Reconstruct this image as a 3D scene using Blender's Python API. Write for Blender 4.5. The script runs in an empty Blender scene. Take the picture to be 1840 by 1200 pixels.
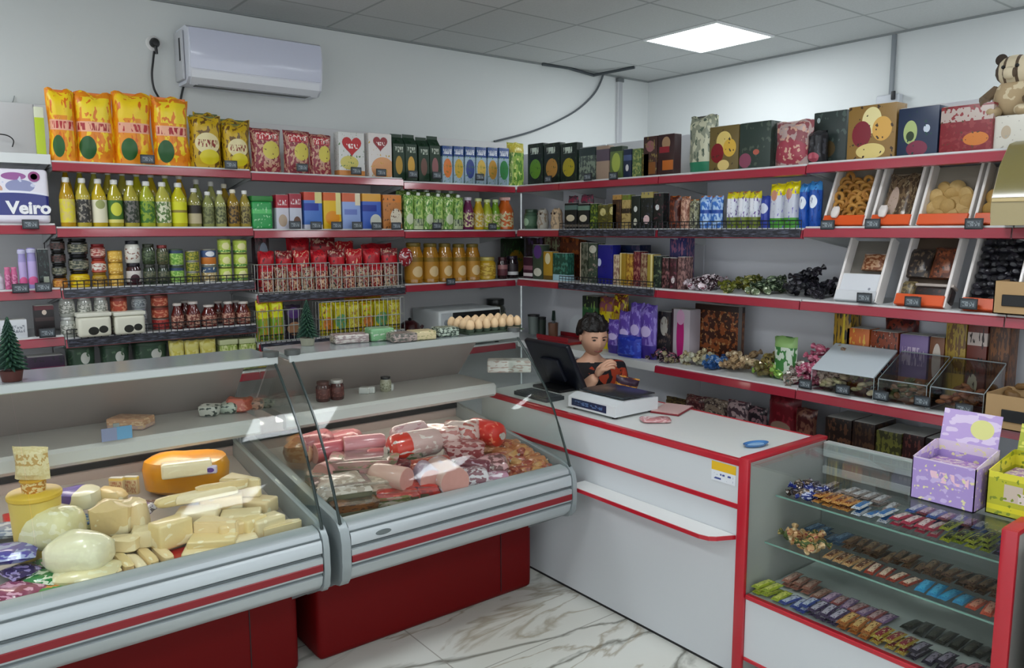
import bpy, bmesh, math, random
from mathutils import Vector, Matrix, Euler
random.seed(7)
R = math.radians
SC = bpy.context.scene
COL = SC.collection
# ------------------------------------------------------------------ camera
F_PX = 1403.9
CAM = Vector((-5.1771, -4.7185, 1.70))
YAW, PITCH, ROLL = 0.907134, -0.132589, -0.002454
CEIL = 2.953
_f = Vector((math.cos(YAW)*math.cos(PITCH), math.sin(YAW)*math.cos(PITCH), math.sin(PITCH)))
_r = Vector((math.sin(YAW), -math.cos(YAW), 0)); _u = _r.cross(_f)
CR = _r*math.cos(ROLL)+_u*math.sin(ROLL); CU = -_r*math.sin(ROLL)+_u*math.cos(ROLL)
cd = bpy.data.cameras.new('camera'); cam = bpy.data.objects.new('camera', cd); COL.objects.link(cam)
cd.sensor_width = 36; cd.lens = F_PX/1840*36; cd.clip_start = .05
M3 = Matrix((CR, CU, -_f)).transposed()
cam.matrix_world = Matrix.Translation(CAM) @ M3.to_4x4()
SC.camera = cam
SC.view_settings.view_transform = 'Standard'; SC.view_settings.look = 'None'
SC.view_settings.gamma = 1; SC.view_settings.use_curve_mapping = False
SC.view_settings.exposure = 0.55
# ------------------------------------------------------------------ world: even ambient fill added, entering through the unbuilt sides of the room
W = bpy.data.worlds.new('world'); SC.world = W; W.use_nodes = True
W.node_tree.nodes['Background'].inputs[0].default_value = (.90, .95, 1, 1)
W.node_tree.nodes['Background'].inputs[1].default_value = 1.0
LAMP = 14.0

def ray(px, py):
    return (_f*F_PX + CR*(px-920) - CU*(py-600)).normalized()
def at(px, py, ax, val):
    v = ray(px, py); t = (val-CAM[ax])/v[ax]; return CAM+v*t
# ------------------------------------------------------------------ materials
def lin(h):
    if isinstance(h, (tuple, list)): return (*h[:3], 1)
    h = h.lstrip('#'); c = [int(h[i:i+2], 16)/255 for i in (0, 2, 4)]
    return tuple(((x/12.92) if x <= .04045 else ((x+.055)/1.055)**2.4) for x in c)+(1,)
_mc = {}
def mat(col, rough=.45, metal=0, layers=(), emit=0, coat=0, bump=0, bscale=20, vary=0, trans=0):
    key = (col, rough, metal, tuple(layers), emit, coat, bump, bscale, vary, trans)
    if key in _mc: return _mc[key]
    m = bpy.data.materials.new('m'); m.use_nodes = True; nt = m.node_tree; N = nt.nodes; L = nt.links
    b = N['Principled BSDF']
    b.inputs['Roughness'].default_value = rough; b.inputs['Metallic'].default_value = metal
    b.inputs['Coat Weight'].default_value = coat; b.inputs['Coat Roughness'].default_value = .08
    if trans: b.inputs['Transmission Weight'].default_value = trans
    cur = None; base = lin(col)
    tc = sp = None
    def need():
        nonlocal tc, sp
        if tc is None:
            tc = N.new('ShaderNodeTexCoord'); sp = N.new('ShaderNodeSeparateXYZ'); L.new(tc.outputs['Generated'], sp.inputs[0])
    def mth(op, a, c=None, d=None):
        n = N.new('ShaderNodeMath'); n.operation = op
        for i, v in enumerate((a, c, d)):
            if v is None: continue
            if hasattr(v, 'links'): L.new(v, n.inputs[i])
            else: n.inputs[i].default_value = v
        return n.outputs[0]
    def rng(s, lo, hi):
        return mth('MULTIPLY', mth('GREATER_THAN', s, lo), mth('LESS_THAN', s, hi))
    def ns(scale, sx=1, sz=1):
        mp = N.new('ShaderNodeMapping'); mp.inputs['Scale'].default_value = (sx, 1, sz); L.new(tc.outputs['Generated'], mp.inputs[0])
        n = N.new('ShaderNodeTexNoise'); n.inputs['Scale'].default_value = scale; n.inputs['Detail'].default_value = 1.5
        L.new(mp.outputs[0], n.inputs['Vector']); return n.outputs['Fac']
    for l in layers:
        need(); X, Z = sp.outputs[0], sp.outputs[2]
        k = l[0]
        if k == 'b': fac = rng(Z, l[1], l[2])
        elif k == 'x': fac = rng(X, l[1], l[2])
        elif k == 'r': fac = mth('MULTIPLY', rng(X, l[1], l[2]), rng(Z, l[3], l[4]))
        elif k == 'e':
            dx = mth('DIVIDE', mth('SUBTRACT', X, l[1]), l[3]); dz = mth('DIVIDE', mth('SUBTRACT', Z, l[2]), l[4])
            fac = mth('LESS_THAN', mth('ADD', mth('MULTIPLY', dx, dx), mth('MULTIPLY', dz, dz)), 1)
        elif k == 'n': fac = mth('GREATER_THAN', ns(l[1]), l[2])
        elif k == 't':   # row of lettering-like strokes: x0 x1 z0 z1 count
            w = mth('GREATER_THAN', ns(l[5], 1, .35), .5)
            fac = mth('MULTIPLY', mth('MULTIPLY', rng(X, l[1], l[2]), rng(Z, l[3], l[4])), w)
        mx = N.new('ShaderNodeMix'); mx.data_type = 'RGBA'
        L.new(fac, mx.inputs[0])
        if cur is None: mx.inputs[6].default_value = base
        else: L.new(cur, mx.inputs[6])
        mx.inputs[7].default_value = lin(l[-1]); cur = mx.outputs[2]
    if vary:
        need(); f = ns(6); mx = N.new('ShaderNodeMix'); mx.data_type = 'RGBA'; mx.blend_type = 'MULTIPLY'
        L.new(mth('MULTIPLY', f, vary), mx.inputs[0])
        if cur is None: mx.inputs[6].default_value = base
        else: L.new(cur, mx.inputs[6])
        mx.inputs[7].default_value = (.45, .32, .2, 1); cur = mx.outputs[2]
    if cur is None: b.inputs['Base Color'].default_value = base
    else: L.new(cur, b.inputs['Base Color'])
    if emit:
        b.inputs['Emission Color'].default_value = base; b.inputs['Emission Strength'].default_value = emit
    if bump:
        need(); n = N.new('ShaderNodeTexNoise'); n.inputs['Scale'].default_value = bscale
        L.new(tc.outputs['Object'], n.inputs['Vector']); bm = N.new('ShaderNodeBump'); bm.inputs['Strength'].default_value = bump
        bm.inputs['Distance'].default_value = .01; L.new(n.outputs['Fac'], bm.inputs['Height']); L.new(bm.outputs[0], b.inputs['Normal'])
    _mc[key] = m; return m
def glass_mat(tint=(.965, .985, .975), refl=1.0, key='g'):
    k = ('glass', key)
    if k in _mc: return _mc[k]
    m = bpy.data.materials.new('clear_glass'); m.use_nodes = True; nt = m.node_tree; N = nt.nodes; L = nt.links; N.remove(N['Principled BSDF'])
    t = N.new('ShaderNodeBsdfTransparent'); t.inputs[0].default_value = (*tint, 1)
    g = N.new('ShaderNodeBsdfGlossy'); g.inputs['Roughness'].default_value = .03
    lw = N.new('ShaderNodeLayerWeight'); lw.inputs[0].default_value = .5
    pw = N.new('ShaderNodeMath'); pw.operation = 'POWER'; pw.inputs[1].default_value = 4.5; L.new(lw.outputs['Facing'], pw.inputs[0])
    mu = N.new('ShaderNodeMath'); mu.operation = 'MULTIPLY_ADD'; mu.inputs[1].default_value = .8*refl; mu.inputs[2].default_value = .013*refl; L.new(pw.outputs[0], mu.inputs[0])
    mx = N.new('ShaderNodeMixShader'); L.new(mu.outputs[0], mx.inputs[0]); L.new(t.outputs[0], mx.inputs[1]); L.new(g.outputs[0], mx.inputs[2])
    L.new(mx.outputs[0], N['Material Output'].inputs[0]); _mc[k] = m; return m
GLASS = glass_mat()
FILM = glass_mat((.93, .93, .93), 2.2, 'film')
# ------------------------------------------------------------------ mesh builder
class MB:
    def __init__(s): s.b = bmesh.new()
    def _xf(s, vs, loc, rot, sc=None):
        M = Matrix.Translation(Vector(loc)) @ (Euler(rot).to_matrix().to_4x4())
        if sc: M = M @ Matrix.Diagonal((*sc, 1))
        bmesh.ops.transform(s.b, matrix=M, verts=vs)
    def box(s, x0, x1, y0, y1, z0, z1, bev=0, seg=2, rot=None, loc=None):
        cx, cy, cz = (x0+x1)/2, (y0+y1)/2, (z0+z1)/2
        r = bmesh.ops.create_cube(s.b, size=1); vs = r['verts']
        bmesh.ops.transform(s.b, matrix=Matrix.Diagonal((abs(x1-x0), abs(y1-y0), abs(z1-z0), 1)), verts=vs)
        if bev:
            es = list({e for v in vs for e in v.link_edges})
            rr = bmesh.ops.bevel(s.b, geom=es, offset=bev, segments=seg, affect='EDGES', profile=.6)
            vs = list({v for f in rr['faces'] for v in f.verts} | {v for v in vs if v.is_valid})
            # collect whole island
            seen = set(vs); st = list(vs)
            while st:
                v = st.pop()
                for e in v.link_edges:
                    o = e.other_vert(v)
                    if o not in seen: seen.add(o); st.append(o)
            vs = list(seen)
        if rot: s._xf(vs, (0, 0, 0), rot)
        bmesh.ops.translate(s.b, vec=(cx, cy, cz), verts=vs)
        return s
    def lathe(s, prof, n=20, loc=(0, 0, 0), rot=(0, 0, 0), sc=None):
        vs = []; rings = []
        for r_, z in prof:
            if r_ < 1e-6: ring = [s.b.verts.new((0, 0, z))]
            else: ring = [s.b.verts.new((r_*math.cos(2*math.pi*i/n), r_*math.sin(2*math.pi*i/n), z)) for i in range(n)]
            rings.append(ring); vs += ring
        for a, b in zip(rings, rings[1:]):
            for i in range(n):
                j = (i+1) % n
                if len(a) == 1 and len(b) == 1: continue
                if len(a) == 1: s.b.faces.new((a[0], b[j], b[i]))
                elif len(b) == 1: s.b.faces.new((a[i], a[j], b[0]))
                else: s.b.faces.new((a[i], a[j], b[j], b[i]))
        for ring, fl in ((rings[0], 1), (rings[-1], 0)):
            if len(ring) > 1:
                try: s.b.faces.new(ring[::-1] if fl else ring)
                except ValueError: pass
        s._xf(vs, loc, rot, sc); return s
    def tube(s, pts, r=.005, n=6):
        pts = [Vector(p) for p in pts]; rings = []
        for i, p in enumerate(pts):
            d = (pts[min(i+1, len(pts)-1)]-pts[max(i-1, 0)]).normalized()
            a = d.cross(Vector((0, 0, 1)) if abs(d.z) < .9 else Vector((1, 0, 0))).normalized(); b = d.cross(a)
            rr = r[i] if isinstance(r, (list, tuple)) else r
            rings.append([s.b.verts.new(p+(a*math.cos(t)+b*math.sin(t))*rr) for t in (2*math.pi*k/n for k in range(n))])
        for a, b in zip(rings, rings[1:]):
            for k in range(n): s.b.faces.new((a[k], a[(k+1) % n], b[(k+1) % n], b[k]))
        s.b.faces.new(rings[0][::-1]); s.b.faces.new(rings[-1]); return s
    def prism(s, prof, x0, x1, axis='x'):
        """profile of (y,z) (axis x) extruded along x; or (x,z) along y; or (x,y) along z"""
        def P(a, b, t):
            return {'x': (t, a, b), 'y': (a, t, b), 'z': (a, b, t)}[axis]
        A = [s.b.verts.new(P(a, b, x0)) for a, b in prof]; B = [s.b.verts.new(P(a, b, x1)) for a, b in prof]
        n = len(prof)
        for i in range(n): s.b.faces.new((A[i], A[(i+1) % n], B[(i+1) % n], B[i]))
        s.b.faces.new(A[::-1]); s.b.faces.new(B); return s
    def strip(s, prof, x0, x1, t=.006):
        """curved sheet (y,z) with thickness t extruded along x"""
        out = []
        for i, (a, b) in enumerate(prof):
            p, q = prof[max(i-1, 0)], prof[min(i+1, len(prof)-1)]
            d = Vector((q[0]-p[0], q[1]-p[1])).normalized(); nrm = Vector((-d.y, d.x))
            out.append((a+nrm.x*t, b+nrm.y*t))
        return s.prism(list(prof)+out[::-1], x0, x1)
    def ball(s, loc, r, sc=(1, 1, 1), rot=(0, 0, 0), seg=14, rings=9):
        q = bmesh.ops.create_uvsphere(s.b, u_segments=seg, v_segments=rings, radius=r); s._xf(q['verts'], loc, rot, sc); return s
    def pillow(s, w, d, h, seal=.06, nx=9, nz=12, wr=.06, seed=0, flare=.0):
        rnd = random.Random(seed); F = []; Bk = []; w = w*1.06
        ph = [rnd.uniform(0, 6) for _ in range(4)]
        for side, arr in ((-1, F), (1, Bk)):
            for j in range(nz+1):
                v = j/nz; row = []
                for i in range(nx+1):
                    u = i/nx*2-1
                    edge = max(0, 1-abs(u)**3.2)**.6
                    vv = min(v, 1-v)/.16; e2 = min(1, max(0, vv))**.55 if v > .5 else min(1, max(.45 if True else 0, vv))**.6
                    pinch = 1-.06*math.sin(math.pi*v)+flare*(1 if v > .93 else 0)
                    x = u*w/2*pinch + wr*.15*w*math.sin(7*v+ph[0])*(1-edge)
                    y = side*d/2*edge*e2*(1+wr*math.sin(9*u+ph[1]+5*v)*math.cos(8*v+ph[2]))
                    z = h*v + (wr*.25*h*math.sin(5*u+ph[3])*(v > .9))
                    row.append(s.b.verts.new((x, y, z)))
                arr.append(row)
        for arr, fl in ((F, 0), (Bk, 1)):
            for j in range(nz):
                for i in range(nx):
                    q = (arr[j][i], arr[j][i+1], arr[j+1][i+1], arr[j+1][i]); s.b.faces.new(q[::-1] if fl else q)
        for j in range(nz):
            s.b.faces.new((F[j][nx], Bk[j][nx], Bk[j+1][nx], F[j+1][nx])); s.b.faces.new((Bk[j][0], F[j][0], F[j+1][0], Bk[j+1][0]))
        for i in range(nx):
            s.b.faces.new((F[0][i+1], F[0][i], Bk[0][i], Bk[0][i+1])); s.b.faces.new((F[nz][i], F[nz][i+1], Bk[nz][i+1], Bk[nz][i]))
        return s
    def lump(s, w, d, h, seed=0, jit=.05, e=.45, n=8, loc=(0, 0, 0), rot=(0, 0, 0)):
        """super-ellipsoid lump resting on z=0"""
        rnd = random.Random(seed); q = bmesh.ops.create_uvsphere(s.b, u_segments=n*2, v_segments=n, radius=1)
        a, b_, c = rnd.uniform(0, 6), rnd.uniform(0, 6), rnd.uniform(0, 6)
        for v in q['verts']:
            x, y, z = v.co
            f = lambda t: math.copysign(abs(t)**e, t)
            m = max(abs(x), abs(y), 1e-6); k = 1+jit*math.sin(4*x+a)*math.cos(3*y+b_)+jit*.6*math.sin(6*z+c)
            rr = math.hypot(x, y); ang = math.atan2(y, x); cx, cy = f(math.cos(ang)), f(math.sin(ang))
            rz = max(0, 1-abs(z)**(2/e*.5+1))**.5 if abs(z) < 1 else 0
            v.co = (cx*rz*w/2*k, cy*rz*d/2*k, (f(z)*.5+.5)*h*k)
        s._xf(q['verts'], loc, rot); return s
    def build(s, name, m, parent=None, smooth=True, loc=None, rot=None):
        me = bpy.data.meshes.new(name); bmesh.ops.recalc_face_normals(s.b, faces=s.b.faces[:]); s.b.to_mesh(me); s.b.free()
        if smooth:
            for p in me.polygons: p.use_smooth = True
            try: me.set_sharp_from_angle(angle=R(38))
            except Exception: pass
        ms = m if isinstance(m, (list, tuple)) else [m]
        for q in ms: me.materials.append(q)
        o = bpy.data.objects.new(name, me); COL.objects.link(o)
        if parent: o.parent = parent
        if loc is not None: o.location = loc
        if rot is not None: o.rotation_euler = rot
        return o
# ------------------------------------------------------------------ things
LABELS = {}
def tag(o, label=None, cat=None, group=None, kind=None):
    if label:
        label = ' '.join(label.split()); o['label'] = label; LABELS.setdefault(label, []).append((o, group))
    if cat: o['category'] = cat
    if group: o['group'] = group
    if kind: o['kind'] = kind
    return o
def thing(name, label, cat, loc=(0, 0, 0), rz=0, group=None):
    o = bpy.data.objects.new(name, None); COL.objects.link(o); o.empty_display_size = .05
    o.location = loc; o.rotation_euler = (0, 0, rz); return tag(o, label, cat, group)
def kids(o): return [c for c in bpy.data.objects if c.parent == o]
def copy_tree(o, ch=None, parent=None):
    c = o.copy(); COL.objects.link(c)
    if parent: c.parent = parent
    for k in (kids(o) if ch is None else ch): copy_tree(k, None, c)
    return c
ORD = ['first', 'second', 'third', 'fourth', 'fifth', 'sixth', 'seventh', 'eighth', 'ninth', 'tenth', 'eleventh', 'twelfth', 'thirteenth', 'fourteenth', 'fifteenth', 'sixteenth']
def od(i, n):
    if n == 1: return ''
    if n == 2: return ('left', 'right')[i]
    if i == 0: return 'leftmost'
    if i == n-1: return 'rightmost'
    if i == n//2 and n % 2 and n <= 5: return 'middle'
    if i >= n/2: return ORD[n-1-i]+' from right'
    return ORD[i]+' from left'
WHITE = mat('#d9dcdb', .5); RED = mat('#b3192a', .3, coat=.3); DRED = mat('#7e0e18', .35); DARK = mat('#14161a', .5)
ALU = mat('#b4babb', .32, .75); GREY = mat('#8e9695', .5); LGREY = mat('#c3c6c8', .55); STEEL = mat('#9aa0a2', .35, .6)
BLACK = mat('#0d0e10', .4)
def struct(o, kind='structure'): o['kind'] = kind; return o
# ------------------------------------------------------------------ room shell
def wall_mat():
    return mat('#d3d7d6', .75, bump=.03, bscale=60)
wm = wall_mat()
struct(MB().box(-9, .12, 0, .12, 0, CEIL+.1).build('wall_back', wm, smooth=False))
struct(MB().box(0, .12, -9, 0, 0, CEIL+.1).build('wall_right', wm, smooth=False))
# floor: veined pale marble tiles
def floor_mat():
    m = bpy.data.materials.new('marble_tiles'); m.use_nodes = True; nt = m.node_tree; N = nt.nodes; L = nt.links; b = N['Principled BSDF']
    b.inputs['Roughness'].default_value = .18
    tc = N.new('ShaderNodeTexCoord')
    def noise(s, d=5, dist=0, vec=None):
        n = N.new('ShaderNodeTexNoise'); n.inputs['Scale'].default_value = s; n.inputs['Detail'].default_value = d; n.inputs['Distortion'].default_value = dist
        L.new(vec or tc.outputs['Object'], n.inputs['Vector']); return n.outputs['Fac']
    mp = N.new('ShaderNodeMapping'); mp.inputs['Rotation'].default_value = (0, 0, R(-38)); mp.inputs['Scale'].default_value = (.75, 2.6, 1); L.new(tc.outputs['Object'], mp.inputs[0])
    def vein(s, w, off):
        n = noise(s, 6, .9, mp.outputs[0])
        a = N.new('ShaderNodeMath'); a.operation = 'SUBTRACT'; L.new(n, a.inputs[0]); a.inputs[1].default_value = off
        c = N.new('ShaderNodeMath'); c.operation = 'ABSOLUTE'; L.new(a.outputs[0], c.inputs[0])
        r = N.new('ShaderNodeMapRange'); r.inputs[1].default_value = 0; r.inputs[2].default_value = w; r.inputs[3].default_value = 1; r.inputs[4].default_value = 0; L.new(c.outputs[0], r.inputs[0]); return r.outputs[0]
    v1, v2 = vein(.8, .034, .5), vein(1.7, .03, .56); cloud = noise(1.6, 3)
    def mix(f, a, col, k=1):
        x = N.new('ShaderNodeMix'); x.data_type = 'RGBA'
        q = N.new('ShaderNodeMath'); q.operation = 'MULTIPLY'; L.new(f, q.inputs[0]); q.inputs[1].default_value = k; L.new(q.outputs[0], x.inputs[0])
        if isinstance(a, str): x.inputs[6].default_value = lin(a)
        else: L.new(a, x.inputs[6])
        x.inputs[7].default_value = lin(col); return x.outputs[2]
    c = mix(cloud, '#dfe3de', '#b9b39f', .7); c = mix(v1, c, '#5f5e52', .85); c = mix(v2, c, '#8a7a5c', .6)
    br = N.new('ShaderNodeTexBrick'); br.offset = 0; br.inputs['Scale'].default_value = 1; br.inputs['Brick Width'].default_value = 1.2; br.inputs['Row Height'].default_value = .6
    br.inputs['Mortar Size'].default_value = .003; br.inputs['Color1'].default_value = (0, 0, 0, 1); br.inputs['Color2'].default_value = (0, 0, 0, 1); br.inputs['Mortar'].default_value = (1, 1, 1, 1)
    L.new(tc.outputs['Object'], br.inputs['Vector'])
    L.new(mix(br.outputs['Color'], c, '#8f8c84', .7), b.inputs['Base Color']); return m
struct(MB().box(-9, .12, -9, .12, -.1, 0).build('floor', floor_mat(), smooth=False))
def ceil_mat():
    m = bpy.data.materials.new('ceiling_tiles'); m.use_nodes = True; nt = m.node_tree; N = nt.nodes; L = nt.links; b = N['Principled BSDF']
    b.inputs['Roughness'].default_value = .9
    tc = N.new('ShaderNodeTexCoord'); mp = N.new('ShaderNodeMapping'); mp.inputs['Location'].default_value = (1.155+6, .998+6, 0); L.new(tc.outputs['Object'], mp.inputs[0])
    br = N.new('ShaderNodeTexBrick'); br.offset = 0; br.inputs['Scale'].default_value = 1; br.inputs['Brick Width'].default_value = .6; br.inputs['Row Height'].default_value = .6
    br.inputs['Mortar Size'].default_value = .010; br.inputs['Mortar Smooth'].default_value = .3
    br.inputs['Color1'].default_value = lin('#c9cbca'); br.inputs['Color2'].default_value = lin('#c2c5c4'); br.inputs['Mortar'].default_value = lin('#a3a6a5')
    L.new(mp.outputs[0], br.inputs['Vector'])
    n = N.new('ShaderNodeTexNoise'); n.inputs['Scale'].default_value = 90; n.inputs['Detail'].default_value = 3; L.new(tc.outputs['Object'], n.inputs['Vector'])
    mx = N.new('ShaderNodeMix'); mx.data_type = 'RGBA'; mx.blend_type = 'MULTIPLY'; mx.inputs[0].default_value = .18; L.new(br.outputs['Color'], mx.inputs[6]); L.new(n.outputs['Fac'], mx.inputs[7])
    L.new(mx.outputs[2], b.inputs['Base Color']); return m
struct(MB().box(-9, .12, -9, .12, CEIL, CEIL+.1).build('ceiling', ceil_mat(), smooth=False))
struct(MB().box(-9, 0, -.02, 0, CEIL-.011, CEIL).build('trim_1', mat('#8b908f', .6), smooth=False))
struct(MB().box(-.02, 0, -9, -.02, CEIL-.011, CEIL).build('trim_2', mat('#8b908f', .6), smooth=False))
# ceiling lights on the 0.6 m tile grid
def ceiling_light(i, j, label):
    x0, y0 = -1.155+.6*i, -.998-.6*(j+1)
    t = thing('ceiling_light', label, 'light', (x0+.3, y0+.3, CEIL), group='square ceiling light panels')
    f = MB()
    for a in ((-.3, .3, -.3, -.282), (-.3, .3, .282, .3), (-.3, -.282, -.282, .282), (.282, .3, -.282, .282)): f.box(a[0], a[1], a[2], a[3], -.012, -.001)
    f.build('frame', mat('#e6e8e8', .5), t, False)
    MB().box(-.281, .281, -.281, .281, -.008, -.002).build('diffuser', mat('#f6fbff', .5, emit=LAMP), t, False)
ceiling_light(0, 0, 'lit square ceiling light panel, the one in view near the corner of the room')
k = 0
for i, j in ((-4, 3), (-8, 3), (-4, 7), (-8, 7), (0, 4), (0, 8), (-8, 0)):
    ceiling_light(i, j, 'lit square ceiling light panel behind the viewer, ' + ('%s row %s column' % (ORD[j], ORD[-i])))
# ------------------------------------------------------------------ shelving (left run along the back wall, right run across the room)
LY, LB = -.45, -.03      # front and back plane of the left run (y)
RX, RB = -1.81, -1.42    # front and back plane of the right run (x)
def Lx(px, py, inset=0): return at(px, py, 1, LY+inset)
def Rx(px, py, inset=0): return at(px, py, 0, RX+inset)
PANEL = mat('#c0c2c6', .6)
railm = mat('#9c1f34', .28, coat=.6)
def shelf(wall, a0, a1, z, label, fence=0, depth=.40, wires=None, bare=False, ext=0):
    """wall L: a = x from a0 to a1. wall R: a = y from a0 down to a1 ; local x along shelf, local -y front"""
    if wall == 'L': loc = ((a0+a1)/2, LB, z); rz = 0
    else: loc = (RB, (a0+a1)/2, z); rz = R(-90)
    w = abs(a1-a0); d = depth
    t = thing('wall_shelf', label, 'shelf', loc, rz, 'shelf boards of the wall shelving')
    MB().box(-w/2+.002, w/2-.002+ext, -d, 0, -.03, 0, .002, 1).build('shelf_board', mat('#d4d6d6', .45), t, False)
    if not bare: MB().prism([(-d-.004, -.052), (-d-.017, -.048), (-d-.013, -.012), (-d-.003, -.008), (-d-.001, -.052)], -w/2+.003, w/2-.003).build('price_rail', railm, t)
    else: MB().box(-w/2, w/2, -d-.006, -d-.001, -.045, .0).build('front_edge', WHITE, t, False)
    for s in (-1, 1):
        MB().prism([(0, -.10), (0, -.031), (-d+.03, -.031), (-d+.03, -.045)], s*(w/2-.008)-.002, s*(w/2-.008)+.002).build('bracket', mat('#b9bcbc', .5), t, False)
    if fence:
        f = MB(); fh = fence
        f.tube([(-w/2+.01, -d-.014, fh), (w/2-.01, -d-.014, fh)], .003); f.tube([(-w/2+.01, -d-.014, fh*.5), (w/2-.01, -d-.014, fh*.5)], .002)
        n = int(w/.03)
        for i in range(n+1): x = -w/2+.01+(w-.02)*i/n; f.tube([(x, -d-.014, -.04), (x, -d-.014, fh)], .0022, 4)
        f.build('wire_fence', DARK, t, False)
        MB().box(-w/2+.01, w/2-.01, -d-.024, -d-.018, -.045, -.005, .002, 1).build('price_strip', mat('#23242c', .35, layers=(('n', 16, .58, '#6a6f80'),)), t, False)
    return t
LX = [-5.52, -4.575, -3.63, -2.68, -1.80]
RYs = [-.50, -.93, -1.76, -2.655, -3.53, -4.40]
Zt = [2.03, 2.035, 2.02, 2.005]
nmL = ['far left bay', 'second bay from left', 'third bay from left', 'bay at the room corner']
LSH = {}
def addL(row, i, z, txt, fence=0, **k):
    LSH[(row, i)] = z; shelf('L', LX[i], LX[i+1], z, 'shelf of the left shelving, '+txt+', '+nmL[i], fence, ext=.375 if i == 3 else 0, **k)
for i in range(4): addL(1, i, [2.055, 2.03, 2.02, 2.002][i], 'top row', bare=(i == 0))
for i in range(4): addL(2, i, [1.735, 1.72, 1.708, 1.70][i], 'second row from top')
for i, z in enumerate([1.43, 1.425, 1.35, 1.362]): addL(3, i, z, 'third row from top', .035 if i in (1, 2) else 0)
for i, z in enumerate([1.20, 1.185, 1.075]): addL(4, i, z, 'fourth row from top', .04 if i in (1, 2) else 0)
for i in range(4): addL(5, i, .92, 'lowest row behind the deli case')
nmR = ['bay at the room corner', 'second bay from the corner', 'third bay from the corner', 'fourth bay from the corner', 'bay at the right frame edge']
def addR(row, i, z, txt, fence=0, **k): shelf('R', RYs[i], RYs[i+1], z, 'shelf of the right shelving, '+txt+', '+nmR[i], fence, **k)
for i in range(5): addR(1, i, [2.0, 2.0, 2.0, 2.005, 2.01][i], 'top row')
for i in range(5): addR(2, i, 1.705 if i < 3 else 1.712, 'second row from top', .035 if i in (1, 2) else 0)
for i in range(5): addR(3, i, 1.37, 'third row from top', .035 if i == 1 else 0)
for i in range(5): addR(4, i, .94, 'fourth row from top', bare=(i < 2))
for i in range(1, 5): addR(5, i, .60, 'lowest row')
# the corner fill boards where the two runs meet
# back panels
for i in range(4):
    o = MB().box(LX[i]+.002, LX[i+1]-.002 if i < 3 else RB-.002, LB+.002, LB+.02, .02, 2.335, .002, 1).build('back_panel', mat('#d3d3d4', .6), smooth=False)
    tag(o, 'light grey back panel of the left shelving, '+nmL[i], 'panel', 'back panels of the shelving')
for i in range(5):
    y0 = LB-.002 if i == 0 else RYs[i]
    o = MB().box(RB+.002, RB+.02, RYs[i+1]+.002, y0-.002, .02, 2.26, .002, 1).build('back_panel', mat('#d8dae0', .6), smooth=False)
    tag(o, 'light grey back panel of the right shelving, '+nmR[i], 'panel', 'back panels of the shelving')
# ------------------------------------------------------------------ product builders: local frame, origin base centre, front -y
def p_box(w, d, h, st, root=None, name='box'):
    o = MB().box(-w/2, w/2, -d/2, d/2, 0, h, min(.004, w*.06), 2).build(name, st['m'], root); return o
def g_box(name, w, d, h, st):
    r = bpy.data.objects.new(name, None); COL.objects.link(r)
    p_box(w, d, h, st, r, 'carton')
    MB().box(-w*.46, w*.46, -d*.46, d*.46, h, h+.0015).build('top_flap', mat(st.get('top', '#c9c9c4'), .5), r, False)
    return r
def g_bag(name, w, d, h, st):
    r = bpy.data.objects.new(name, None); COL.objects.link(r); sd = random.randint(0, 999)
    MB().pillow(w, d, h, seed=sd, wr=st.get('wr', .08)).build('bag', st['m'], r)
    MB().box(-w*.47, w*.47, -.003, .003, h*.955, h*1.0, .001, 1).build('top_seal', mat(st.get('seal', st.get('top', '#b06010')), .35), r)
    return r
def g_bottle(name, w, d, h, st):
    w = w*1.07
    r = bpy.data.objects.new(name, None); COL.objects.link(r); q = w/2; sh = st.get('sh', .68)
    nk = q*st.get('neck', .34)
    MB().lathe([(0, 0), (q*.92, 0), (q, h*.02), (q, h*sh*.45), (q*st.get('waist', .97), h*sh*.5), (q, h*sh*.58), (q, h*sh*.86), (q*.85, h*sh), (nk*1.1, h*(sh+.16)), (nk, h*.9), (nk, h*.92), (0, h*.92)], 18).build('bottle', st['m'], r)
    MB().lathe([(0, h*.9), (nk*1.25, h*.9), (nk*1.3, h*.915), (nk*1.3, h*.985), (nk*1.1, h), (0, h)], 14).build('cap', mat(st.get('cap', '#e8e8e6'), .4), r)
    if st.get('lab'):
        MB().lathe([(q*1.01, h*sh*st.get('l0', .12)), (q*1.012, h*sh*st.get('l0', .12)+.001), (q*1.012, h*sh*st.get('l1', .8)), (q*1.0, h*sh*st.get('l1', .8))], 18).build('paper_label', st['lab'], r)
    return r
def g_jar(name, w, d, h, st):
    r = bpy.data.objects.new(name, None); COL.objects.link(r); q = w/2
    MB().lathe([(0, 0), (q*.9, 0), (q, h*.05), (q, h*.74), (q*.8, h*.84), (q*.8, h*.86), (0, h*.86)], 18).build('jar', st['m'], r)
    MB().lathe([(0, h*.84), (q*.86, h*.84), (q*.88, h*.86), (q*.88, h*.98), (q*.84, h), (0, h)], 18).build('lid', mat(st.get('cap', '#202020'), .3, .3), r)
    if st.get('lab'): MB().lathe([(q*1.0, h*.16), (q*1.02, h*.17), (q*1.02, h*.64), (q*1.0, h*.65)], 18).build('paper_label', st['lab'], r)
    return r
def g_can(name, w, d, h, st):
    r = bpy.data.objects.new(name, None); COL.objects.link(r); q = w/2
    MB().lathe([(0, .001), (q*.94, 0), (q, h*.02), (q, h*.05), (q*.97, h*.07), (q*.97, h*.93), (q, h*.95), (q, h*.985), (q*.96, h), (q*.92, h*.985), (0, h*.975)], 18).build('can', mat(st.get('cap', '#a9a9a0'), .3, .7), r)
    MB().lathe([(q*.975, h*.09), (q*.99, h*.10), (q*.99, h*.90), (q*.975, h*.91)], 18).build('paper_label', st.get('lab', st['m']), r)
    return r
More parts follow.
